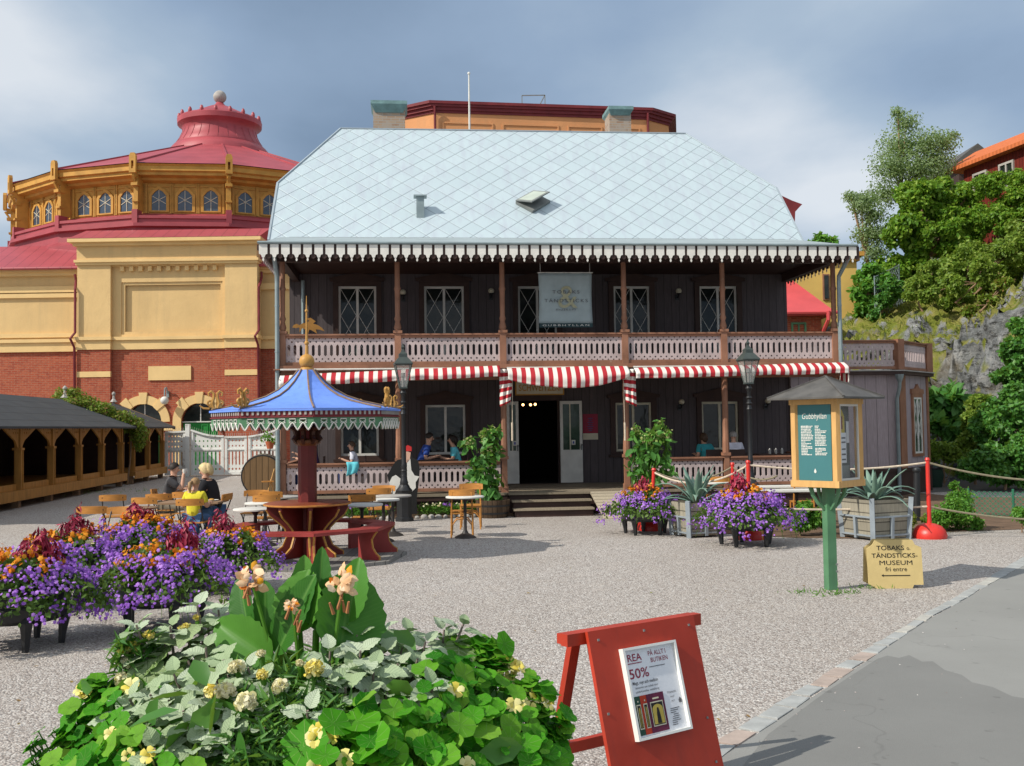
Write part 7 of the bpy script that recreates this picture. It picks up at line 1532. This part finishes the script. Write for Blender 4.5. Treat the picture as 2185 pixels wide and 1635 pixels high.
    for j in range(rows+1):
        th = j/rows
        for i in range(n):
            a = 2*PI*i/n; front = max(0, math.sin(a)); lim = (1.8 if hair != 'long' else 2.2)-front*(1.0 if hair != 'long' else 1.55); ph = th*lim
            rr_ = 1+.05*math.sin(a*5+j*2)+(.10 if hair == 'long' else .03); vs.append((.094*rr_*math.sin(ph)*math.cos(a), hc.y-.012+.108*rr_*math.sin(ph)*math.sin(a), hc.z-.005+.112*rr_*math.cos(ph)))
    for j in range(rows):
        for i in range(n): fs.append((j*n+i, (j+1)*n+i, (j+1)*n+(i+1) % n, j*n+(i+1) % n))
    m.add(vs, fs)
    if hair == 'long': m.ball((0, hc.y-.09, hc.z-.02), .075, 12, 8, (1.15, .8, 1.5))
    if hair == 'tail': m.tube([(0, hc.y-.10, hc.z+.03), (0, hc.y-.16, hc.z), (0, hc.y-.17, hc.z-.12), (0, hc.y-.15, hc.z-.2)], [.03, .04, .035, .01], 8)
    o = m.build('hair', hairc, t_, smooth='all'); return t_, wL+dL*.08, wR+dR*.08
H = {k: plain('hair_'+k, c, .6, .3, 20, 0) for k, c in {'dark': (.022, .015, .011), 'blond': (.62, .47, .24), 'sand': (.34, .21, .10), 'brown': (.07, .04, .022), 'grey': (.3, .28, .26)}.items()}
Cc = {k: plain(k+'_cloth', c, .85, .2, 8) for k, c in {'charcoal': (.075, .072, .075), 'khaki': (.25, .21, .15), 'lemon': (.66, .58, .04), 'denim': (.07, .15, .30), 'blackc': (.012, .012, .016), 'coral': (.62, .16, .08), 'palewhite': (.62, .62, .70), 'navy': (.02, .04, .14), 'royal': (.03, .07, .30), 'teal': (.04, .30, .33), 'violet': (.06, .03, .09)}.items()}
def seat_at(px, py, zh, rz): p = G(px, py, zh); return Vector((p.x, p.y, 0))
L0 = o_m.location; _, a, b = person('man in charcoal T-shirt drinking from a white cup at the family table', (L0.x, L0.y, 0), -1.45, 1.0, Cc['charcoal'], Cc['khaki'], H['dark'], lean=.13, hl=(.06, .34, 1.10), hr=(-.1, .36, .86), nod=.15)
cup = thing('cup', 'white cup held to the mouth of the man in charcoal', 'cup', Matrix.Translation((L0.x, L0.y, 0)) @ Matrix.Rotation(-1.45, 4, 'Z') @ Vector((.05, .36, 1.13)), 0); m = MB(); m.lathe([(.025, 0), (.038, .03), (.042, .09), (.036, .09), (.02, .02)], 12, caps=False); m.build('bowl', K['white'], cup, smooth=True); m = MB(); m.tube([(.04, 0, .07), (.065, 0, .06), (.065, 0, .035), (.038, 0, .03)], .006, 5); m.build('handle', K['white'], cup)
L0 = o_w.location; person('blonde woman in black T-shirt and jeans bending towards the small child', (L0.x, L0.y, 0), 1.45, 1.02, Cc['blackc'], Cc['denim'], H['blond'], lean=.16, hl=(.12, .42, .85), hr=(-.12, .42, .88), nod=.35, hair='long')
L0 = o_g.location; person('girl in lemon yellow T-shirt with her back to the camera', (L0.x, L0.y, .1), -.1, .80, Cc['lemon'], Cc['denim'], H['sand'], lean=.06, hl=(.2, .32, .8), hr=(-.22, .3, .8), hair='tail', look=-.4)
q = G(441, 1068, .72); ch2 = chair('x', 441, 1046, 1.9+PI/2*.6, 'folding chair with red-lit back behind the toddler'); person('toddler in sunglasses and coral top sitting between girl and woman', (q.x, q.y+.25, .22), 2.9, .66, Cc['coral'], Cc['palewhite'], H['sand'], lean=.05, hl=(.15, .3, .8), hr=(-.15, .3, .8), shades=True)
bib = None
def vperson(px, d, label, dir_, s, *a, **k):
    x = HP(px, 970, d)[0]; q = HW(x, d, FZ-(.0 if 'z' not in k else -k.pop('z'))); r = person(label, q, HA+dir_, s, *a, **k)[0]
    c = thing('veranda_chair', None, 'chair', HW(x, d, FZ), HA+dir_, 'dark chairs on the veranda'); c['label'] = 'dark veranda chair under the '+label.split(' on the')[0].split(' behind')[0].split(' beside')[0].split(' leaning')[0].split(' facing')[0].split(' bending')[0].split(' seen')[0]
    m = MB(); m.bb(-.2, .2, -.2, .2, .40, .44); m.build('seat', K['darkbrown'], c); m = MB(); m.bb(-.2, .2, -.215, -.19, .44, .85); m.build('backrest', K['darkbrown'], c)
    for sx in (-1, 1):
        for sy in (-1, 1): m = MB(); m.bar((sx*.18, sy*.18, 0), (sx*.18, sy*.18, .4), .03); m.build('leg', K['darkbrown'], c)
    return r
vperson(760, .42, 'boy in pale shirt beside the cyan towel', PI/2, .80, Cc['palewhite'], Cc['navy'], H['brown'], lean=.10, hl=(.2, .35, .82), hr=(-.2, .36, .85), z=.10)
vperson(672, .5, 'adult in violet top behind the red canopy pole', PI/2, .95, Cc['violet'], Cc['navy'], H['dark'], lean=.05, hl=(.25, .45, .95), hr=(-.1, .4, .85))
vperson(893, .85, 'man in royal blue shirt leaning over the veranda table', -PI/2, 1.0, Cc['royal'], Cc['blackc'], H['dark'], lean=.22, hl=(.15, .4, .8), hr=(-.15, .4, .8), nod=.25)
vperson(978, .95, 'woman in cyan top facing the man in blue', PI/2, .95, K['cyan'], Cc['blackc'], H['dark'], lean=.12, hl=(.15, .4, .8), hr=(-.15, .4, .8), hair='long')
vperson(1512, 1.0, 'woman in teal top bending left on the right veranda', .3, .92, Cc['teal'], Cc['blackc'], H['brown'], lean=.2, hl=(.2, .35, .8), hr=(-.2, .35, .8), hair='long')
vperson(1566, .8, 'white-shirted guest with grey hair seen from behind', 0, .95, Cc['palewhite'], Cc['navy'], H['grey'], lean=.0, hl=(.2, .3, .8), hr=(-.2, .3, .8))
plate = thing('plate', 'white plate with food before the toddler on the family table', 'plate', Vector(fam.location)+Vector((.32, 0, .731))); m = MB(); m.lathe([(.07, 0), (.12, .015), (.12, .02), (.07, .006)], 18); m.build('dish', K['white'], plate, smooth=True); m = MB(); m.ball((0, 0, .02), .05, 10, 6, (1, 1, .5)); m.build('food', K['gold'], plate)
# ------------------------------------------------------------------ big planted urn close to the camera
UX, UY = -.56, 2.78
urn = thing('flower_urn', 'large iron tub close to the camera holding the mixed flower mound', 'planter', (UX, UY, 0))
m = MB(); m.lathe([(.40, 0), (.42, .06), (.3, .1), (.26, .22), (.34, .34), (.56, .52), (.62, .72), (.65, .76), (.65, .82), (.6, .82), (.05, .78)], 32); m.build('tub', K['black'], urn, smooth=True); m = MB(); m.lathe([(.6, .80), (.3, .95), (.02, 1.0)], 24, caps=False); m.build('earth', K['soil'], urn)
EC, ER = Vector((UX, UY, .78)), Vector((.70, .66, .60))
def dome(px, py, k=1.0):
    d = ray(px, py); o = Vector((0, 0, EYE))-EC; a = Vector((d.x/(ER.x*k), d.y/(ER.y*k), d.z/(ER.z*k))); b = Vector((o.x/(ER.x*k), o.y/(ER.y*k), o.z/(ER.z*k)))
    A, B, Cq = a.dot(a), 2*a.dot(b), b.dot(b)-1; D = B*B-4*A*Cq
    t_ = -B/(2*A) if D < 0 else (-B-math.sqrt(D))/(2*A); p = Vector((0, 0, EYE))+d*t_; q = p-EC; n = Vector((q.x/ER.x**2, q.y/ER.y**2, q.z/ER.z**2)).normalized(); return p, n
def grid_leaf(nu, nv, wf, fold, curl, ripple, k):
    vs = []; fs = []; uv = []
    for j in range(nv+1):
        v = j/nv
        for i in range(nu+1):
            u = i/nu*2-1; w = wf(v); sc = 1+.06*math.sin(v*k*PI*2) if abs(u) == 1 else 1
            vs.append((u*w*sc, v, fold*abs(u)*w-curl*v*v+ripple*math.sin((v-.25*abs(u))*k*PI*2)*abs(u)*(1-abs(u)*.4))); uv.append((u, v, w))
    for j in range(nv):
        for i in range(nu): a = j*(nu+1)+i; fs += [(a, a+1, a+nu+2), (a, a+nu+2, a+nu+1)]
    return np.array(vs), fs, np.array(uv)
def disc_leaf(nr, na):
    vs = [(0, 0, 0)]; uv = [(0, 0, 0)]; fs = []
    for r in range(1, nr+1):
        for i in range(na):
            a = 2*PI*i/na; R_ = r/nr*(1+.05*math.sin(a*9)*(r == nr)+.04*math.sin(a*5+1)); vs.append((R_*math.cos(a), R_*math.sin(a), .10*(r/nr)**2*(1+.6*math.sin(a*5))+.05*(r/nr)**2*math.sin(a*2))); uv.append((r/nr, a/(2*PI), 0))
    for i in range(na): fs.append((0, 1+i, 1+(i+1) % na))
    for r in range(nr-1):
        for i in range(na): a, b = 1+r*na+i, 1+r*na+(i+1) % na; fs += [(a, a+na, b+na), (a, b+na, b)]
    return np.array(vs), fs, np.array(uv)
def place(tmpl, mats):
    """leaf template at many 4x4 frames; also returns the leaf's own coordinates for its veins"""
    tv, tf, uv = tmpl; V = []; Fc = []; A = []; o = 0
    for M in mats: Mn = np.array(M); V.append(tv @ Mn[:3, :3].T+Mn[:3, 3]); Fc.append(np.array(tf)+o); A.append(uv); o += len(tv)
    return np.concatenate(V), np.concatenate(Fc), np.concatenate(A)
def leaf_obj(name, tmpl, mats, mat, parent):
    v, f, a = place(tmpl, mats); o = tri_mesh(name, [(v, f, 0)], mat, parent, True); at = o.data.attributes.new('leafco', 'FLOAT_VECTOR', 'POINT')
    if len(at.data) == len(a): at.data.foreach_set('vector', a.astype(np.float32).ravel())
    return o
def veined(name, kind, cols, vein, trans=.25, rough=.5, spec=.35, bumpy=.004):
    t = MT(name, rough, spec); an = t.N.new('ShaderNodeAttribute'); an.attribute_name = 'leafco'; s = t.sepo(an.outputs['Vector']); g = t.N.new('ShaderNodeNewGeometry') if kind != 'canna' else t.N.new('ShaderNodeObjectInfo'); k = len(cols)
    c = t.ramp(g.outputs['Random Per Island' if kind != 'canna' else 'Random'], [(i/(k-1), x) for i, x in enumerate(cols)])
    if kind == 'disc': w = t.math('ABSOLUTE', t.math('SUBTRACT', t.math('FRACT', t.math('MULTIPLY', s[1], 9)), .5)); w = t.math('MULTIPLY', w, t.math('ADD', s[0], .15)); ve = t.ramp(w, [(.012, 1.0), (.05, 0.0)])
    else:
        au = t.math('ABSOLUTE', s[0]); md = t.ramp(t.math('MULTIPLY', au, s[2]), [(.006, 1.0), (.02, 0.0)]); q = t.math('FRACT', t.math('MULTIPLY', t.math('SUBTRACT', s[1], t.math('MULTIPLY', au, .22)), 9 if kind == 'ovate' else 22)); sv = t.ramp(t.math('ABSOLUTE', t.math('SUBTRACT', q, .5)), [(.05, .7 if kind == 'ovate' else .3), (.2, 0.0)]); ve = t.math('MAXIMUM', md, sv)
    n = t.noise(22, 4); c = t.mix(t.math('MULTIPLY', n, .4), c, tuple(x*.55 for x in cols[0])); c = t.mix(t.math('MULTIPLY', ve, .6), c, vein); t.col(c); t.bump(t.math('ADD', t.math('MULTIPLY', ve, -.5 if kind == 'ovate' else .5), t.math('MULTIPLY', t.noise(160, 2), .3)), bumpy, .6)
    tr = t.N.new('ShaderNodeBsdfTranslucent'); t.L.new(t.mix(.35, c, (.20, .58, .02)), tr.inputs[0]); ms = t.N.new('ShaderNodeMixShader'); ms.inputs[0].default_value = trans; t.L.new(t.p.outputs[0], ms.inputs[1]); t.L.new(tr.outputs[0], ms.inputs[2]); t.L.new(ms.outputs[0], t.N['Material Output'].inputs[0]); return t.m
M_SIL = veined('silver_leaf', 'ovate', [(.15, .24, .07), (.23, .33, .13), (.33, .42, .22)], (.42, .50, .30), .2, .8, .1, .006)
M_SILT = veined('silver_tip', 'ovate', [(.33, .43, .24), (.43, .52, .34), (.53, .60, .46)], (.27, .36, .22), .12, .85, .1)
M_NAS = veined('nasturtium_leaf', 'disc', [(.025, .18, .008), (.055, .30, .012), (.12, .42, .02), (.25, .50, .05)], (.30, .52, .14), .40, .6, .14)
M_CAN = veined('canna_leaf', 'canna', [(.03, .13, .014), (.07, .23, .026), (.15, .35, .05)], (.12, .27, .05), .2, .42, .25, .0004)
T_SIL = grid_leaf(6, 10, lambda v: .40*(math.sin(PI*min(v**.72, 1)))**.75+.004, .22, .22, .035, 6); T_NAS = disc_leaf(4, 20)
def frame(p, z, y, s, sx=1.0):
    z = z.normalized(); y = (y-z*y.dot(z)).normalized(); x = y.cross(z); return Matrix(((x.x*s*sx, y.x*s, z.x*s, p.x), (x.y*s*sx, y.y*s, z.y*s, p.y), (x.z*s*sx, y.z*s, z.z*s, p.z), (0, 0, 0, 1)))
# dark filler inside the mound
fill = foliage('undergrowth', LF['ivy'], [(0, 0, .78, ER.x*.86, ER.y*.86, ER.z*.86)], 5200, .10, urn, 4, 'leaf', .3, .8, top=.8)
rr = random.Random(11)
def silver(label, regions, n, seed, k0=1.02):
    rr = random.Random(seed); pts = []; tries = 0
    while len(pts) < n and tries < 6000:
        tries += 1; x0, y0, x1, y1 = regions[rr.randrange(len(regions))]; px, py = rr.uniform(x0, x1), rr.uniform(y0, y1)
        if all((px-a)**2+((py-b)*1.3)**2 > 42**2 for a, b in pts): pts.append((px, py))
    t_ = thing('silver_leaf_plant', label, 'plant', (UX, UY, .8), 0, 'silver-leaved plants in the urn'); o = Vector((UX, UY, .8)); lv = []; tp = []; st = MB()
    for px, py in pts:
        p, nn = dome(px, py, k0+rr.uniform(-.01, .07)); p = p-o; ax = (nn+Vector((rr.uniform(-.25, .25), -.15, .75))).normalized(); st.tube([p-ax*.22, p-ax*.1, p], [.005, .0045, .003], 5)
        a0 = rr.uniform(0, PI)
        for lvl in range(4):
            base = p-ax*(.0, .018, .05, .095)[lvl]; size = (.045, .070, .102, .112)[lvl]*rr.uniform(.85, 1.15)
            for s_ in (0, 1):
                a = a0+lvl*PI/2+s_*PI+rr.uniform(-.2, .2); u = ax.orthogonal().normalized(); w = ax.cross(u); rad = u*math.cos(a)+w*math.sin(a)
                el = (.9, .32, -.35, -.75)[lvl]+rr.uniform(-.15, .15); y = rad*math.cos(el)+ax*math.sin(el)+Vector((0, 0, -.12*lvl)); z = ax*math.cos(el)-rad*math.sin(el)+Vector((0, -.10, .2))
                (tp if lvl < 2 else lv).append(frame(base+rad*.008, z, y, size))
    leaf_obj('leaves', T_SIL, lv, M_SIL, t_); leaf_obj('young_leaves', T_SIL, tp, M_SILT, t_); st.build('stem', K['oldwood'] if False else plain('purple_grey_stem', (.22, .17, .15)), t_)
silver('sage-grey felt-leaved plant on the left shoulder of the urn mound', [(290, 1330, 480, 1480), (400, 1290, 540, 1340), (260, 1450, 500, 1600), (470, 1400, 560, 1500)], 40, 2)
silver('sage-grey felt-leaved plant on the right shoulder of the urn mound', [(760, 1340, 940, 1500), (700, 1370, 800, 1470), (880, 1330, 990, 1440)], 26, 5)
silver('small sage-grey felt-leaved sprig low in the middle of the urn mound', [(540, 1470, 600, 1570), (650, 1500, 720, 1570)], 5, 8)
# nasturtiums
T_NF = None
def nast(label, regions, n, seed, nf, flo, big=1.0):
    rr = random.Random(seed); t_ = thing('nasturtium', label, 'plant', (UX, UY, .8), 0, 'nasturtiums in the urn'); o = Vector((UX, UY, .8)); fr_ = []; st = MB(); fl = []
    for i in range(n):
        x0, y0, x1, y1 = regions[rr.randrange(len(regions))]; p, nn = dome(rr.uniform(x0, x1), rr.uniform(y0, y1), 1.0+rr.uniform(-.08, .12)); p = p-o
        z = (nn*.7+Vector((rr.uniform(-.8, .8), rr.uniform(-.9, .3), rr.uniform(.0, 1.2)))).normalized(); s = rr.choice((.013, .018, .022, .027, .034))*rr.uniform(.85, 1.15)*big; fr_.append(frame(p, z, Vector((rr.uniform(-1, 1), rr.uniform(-1, 1), .1)), s)); st.tube([p, p-z*.04+Vector((0, .02, -.02)), p-nn*.14], [.0016, .002, .002], 4)
    leaf_obj('leaves', T_NAS, fr_, M_NAS, t_); st.build('stems', LF['bright'], t_)
    m = MB()
    for i in range(nf):
        x0, y0, x1, y1 = flo[rr.randrange(len(flo))]; p, nn = dome(rr.uniform(x0, x1), rr.uniform(y0, y1), 1.09); p = p-o; z = (nn+Vector((rr.uniform(-.4, .4), -.7, .1))).normalized(); s = rr.uniform(.015, .023)
        x = z.orthogonal().normalized(); y = z.cross(x)
        for k in range(5):
            a = k*2*PI/5+rr.uniform(-.15, .15); r = x*math.cos(a)+y*math.sin(a); w = z.cross(r); c = [p-z*.012, p+r*s*.5-w*s*.36+z*.004, p+r*s*.95-w*s*.46+z*.002, p+r*s*1.12+z*.006*rr.random(), p+r*s*.95+w*s*.46+z*.002, p+r*s*.5+w*s*.36+z*.004]; m.add(c, [(0, 1, 5), (1, 2, 3), (1, 3, 5), (3, 4, 5)])
        m.tube([p-z*.012, p-z*.035-Vector((0, 0, .015))], [.004, .0015], 5)
    m.build('flowers', F['yellow'], t_, smooth='all')
nast('round-leaved nasturtium trailing over the left rim of the urn', [(60, 1560, 330, 1640), (110, 1500, 260, 1600), (180, 1450, 260, 1540), (150, 1600, 420, 1680), (70, 1600, 200, 1700)], 330, 3, 13, [(250, 1370, 300, 1400), (245, 1400, 300, 1470), (160, 1460, 190, 1490), (190, 1560, 320, 1620)], .9)
nast('round-leaved nasturtium covering the right side of the urn', [(900, 1400, 1080, 1640), (1020, 1440, 1180, 1640), (960, 1370, 1080, 1460), (820, 1500, 960, 1640), (1120, 1520, 1215, 1640)], 520, 4, 22, [(1060, 1400, 1120, 1430), (900, 1450, 1180, 1640), (1110, 1480, 1150, 1510)], 1.0)
nast('large-leaved nasturtium tuft low in the middle front of the urn', [(640, 1540, 860, 1650), (740, 1490, 860, 1620)], 46, 6, 6, [(650, 1560, 760, 1640)], 1.55)
# marigolds
def marigold(label, blooms, reg, n, seed):
    rr = random.Random(seed); rs = np.random.RandomState(seed); o = Vector((UX, UY, .8)); t_ = thing('marigold_plant', label, 'plant', o, 0, 'marigolds in the urn')
    for px, py, s in blooms:
        p, nn = dome(px, py, 1.10); p = p-o; ax = (nn+Vector((0, -.3, .5))).normalized(); k = 170; d = rs.normal(size=(k, 3)); d /= np.linalg.norm(d, axis=1, keepdims=True); axn = np.array(ax); d += axn*.55; d /= np.linalg.norm(d, axis=1, keepdims=True)
        s *= .8; pos = np.array(p)+d*s*np.array([1, 1, .8])*(.55+.45*rs.random((k, 1))); v, f = scatter(pos, d*.8+rs.normal(size=(k, 3))*.5, s*.62, 'fan', rs, 1.0, 0); tri_mesh('bloom', [(v, f, 0)], F['cream'] if rr.random() < .55 else F['yellow'], t_)
        m = MB(); m.tube([p-ax*.16, p-ax*.05, p-ax*.01], [.004, .004, .009], 6); m.build('stalk', LF['bright'], t_)
    P = []; Nn = []
    for i in range(n): x0, y0, x1, y1 = reg[rr.randrange(len(reg))]; p, nn = dome(rr.uniform(x0, x1), rr.uniform(y0, y1), rr.uniform(.92, 1.04)); P.append(tuple(p-o)); Nn.append(tuple(nn+Vector((0, -.2, .4))))
    v, f = scatter(np.array(P), np.array(Nn), .055, 'blade', rs, .7, -.1); tri_mesh('feathery_leaves', [(v, f, 0)], LF['ivy'], t_)
marigold('cream marigolds with feathery dark leaves in the middle of the urn mound', [(505, 1424, .023), (669, 1428, .028), (455, 1477, .024), (480, 1476, .027), (525, 1500, .030), (597, 1465, .022), (560, 1440, .016), (670, 1425, .02), (557, 1395, .014), (640, 1415, .012)], [(500, 1420, 720, 1560), (560, 1500, 760, 1640), (470, 1480, 600, 1640)], 2600, 1)
marigold('pale yellow marigolds at the upper left of the urn mound', [(397, 1342, .020), (318, 1356, .017), (270, 1415, .024), (262, 1450, .026), (288, 1382, .02), (420, 1318, .012)], [(250, 1360, 330, 1470)], 240, 2)
# cannas
def canna(label, leaves, flowers, Y, seed):
    rr = random.Random(seed); b = Vector((AT(660, 1400, Y).x, Y, .98)); t_ = thing('canna_plant', label, 'plant', b, 0, 'cannas in the urn'); m = MB(); m.tube([(0, 0, 0), (0, 0, .3)], [.02, .012], 8); m.build('stem', LF['bright'], t_)
    for (tx, ty, bx, by, w, dy, face, curl) in leaves:
        P1, P0 = AT(tx, ty, Y+dy)-b, AT(bx, by, Y+dy*.2)-b; y = P1-P0; Ln = y.length; wm_ = w*.62/2200*Y/Ln; nn = Vector((face, -1, .25)).normalized()
        tm = grid_leaf(8, 18, lambda v, wm_=wm_: wm_*1.02*math.sin(PI*min(v**.85, 1))**.62+.006, .42, curl, .004, 11); leaf_obj('leaf', tm, [frame(P0, nn, y, Ln, 1/max(.6, math.cos(math.atan(abs(face)*.6))))], M_CAN, t_)
        m = MB(); m.tube([(0, 0, max(-.1, min(.0, P0.z-.1))), P0*.6+Vector((0, 0, -.01)), P0], [.012, .01, .006], 6); m.build('leaf_stalk', LF['bright'], t_)
    for (px, py, s) in flowers:
        c = AT(px, py, Y-.06)-b; st = MB(); st.tube([(c.x*.3, 0, 0), c*.6+Vector((0, .02, -.02)), c+Vector((0, .01, -.02))], [.008, .006, .005], 6); st.build('flower_stalk', LF['bright'], t_); m = MB()
        for i in range(26):
            a = rr.uniform(0, 2*PI); h = rr.uniform(-.9, .9)*s; q = c+Vector((math.cos(a)*s*.45*(1-abs(h/s)*.4), math.sin(a)*s*.35-.01, h*.8)); d = Vector((math.cos(a), math.sin(a)*.8-.4, rr.uniform(-.3, 1.2))).normalized(); nrm = Vector((rr.uniform(-1, 1), -1, rr.uniform(-.2, .9))); L_ = s*rr.uniform(.5, 1.0)
            tm = grid_leaf(4, 6, lambda v: .34*math.sin(PI*min((v*.9+.08), 1))**.7, -.35, rr.uniform(-.3, .6), .07, 2); mm = frame(q, nrm, d, L_); vv, ff, _ = place(tm, [mm]); m.add([tuple(x) for x in vv], [tuple(x) for x in ff], 1 if rr.random() < .14 else 0)
        m.build('blossom', [F['peach'], F['orange']], t_, smooth='all'); m = MB()
        for i in range(5): q = c+Vector((rr.uniform(-.02, .02), rr.uniform(-.02, .0), -.03-rr.uniform(0, .05))); m.tube([q, q+Vector((rr.uniform(-.015, .015), -.01, .03))], [.005, .003], 5)
        m.build('buds', plain('canna_bud', (.40, .17, .07)), t_)
canna('canna with broad green leaves and the taller peach blossom at the right', [(684, 1174, 678, 1310, 36, .10, .3, .02), (658, 1214, 640, 1350, 92, .05, -.45, .05), (806, 1238, 722, 1410, 118, -.06, .75, .08), (784, 1212, 742, 1330, 60, .14, -.2, .05), (704, 1240, 672, 1345, 56, -.04, .2, .03)], [(728, 1244, .036), (624, 1288, .016)], 2.72, 1)
canna('canna with leaning leaves and the peach blossom at the left', [(603, 1236, 590, 1398, 60, -.12, -.6, .03), (455, 1352, 580, 1408, 80, -.16, -.1, .14), (508, 1230, 534, 1360, 48, .08, -.5, .04), (636, 1214, 640, 1330, 46, .16, .4, .05), (562, 1268, 566, 1360, 44, .14, .3, .05)], [(538, 1234, .035)], 2.76, 2)
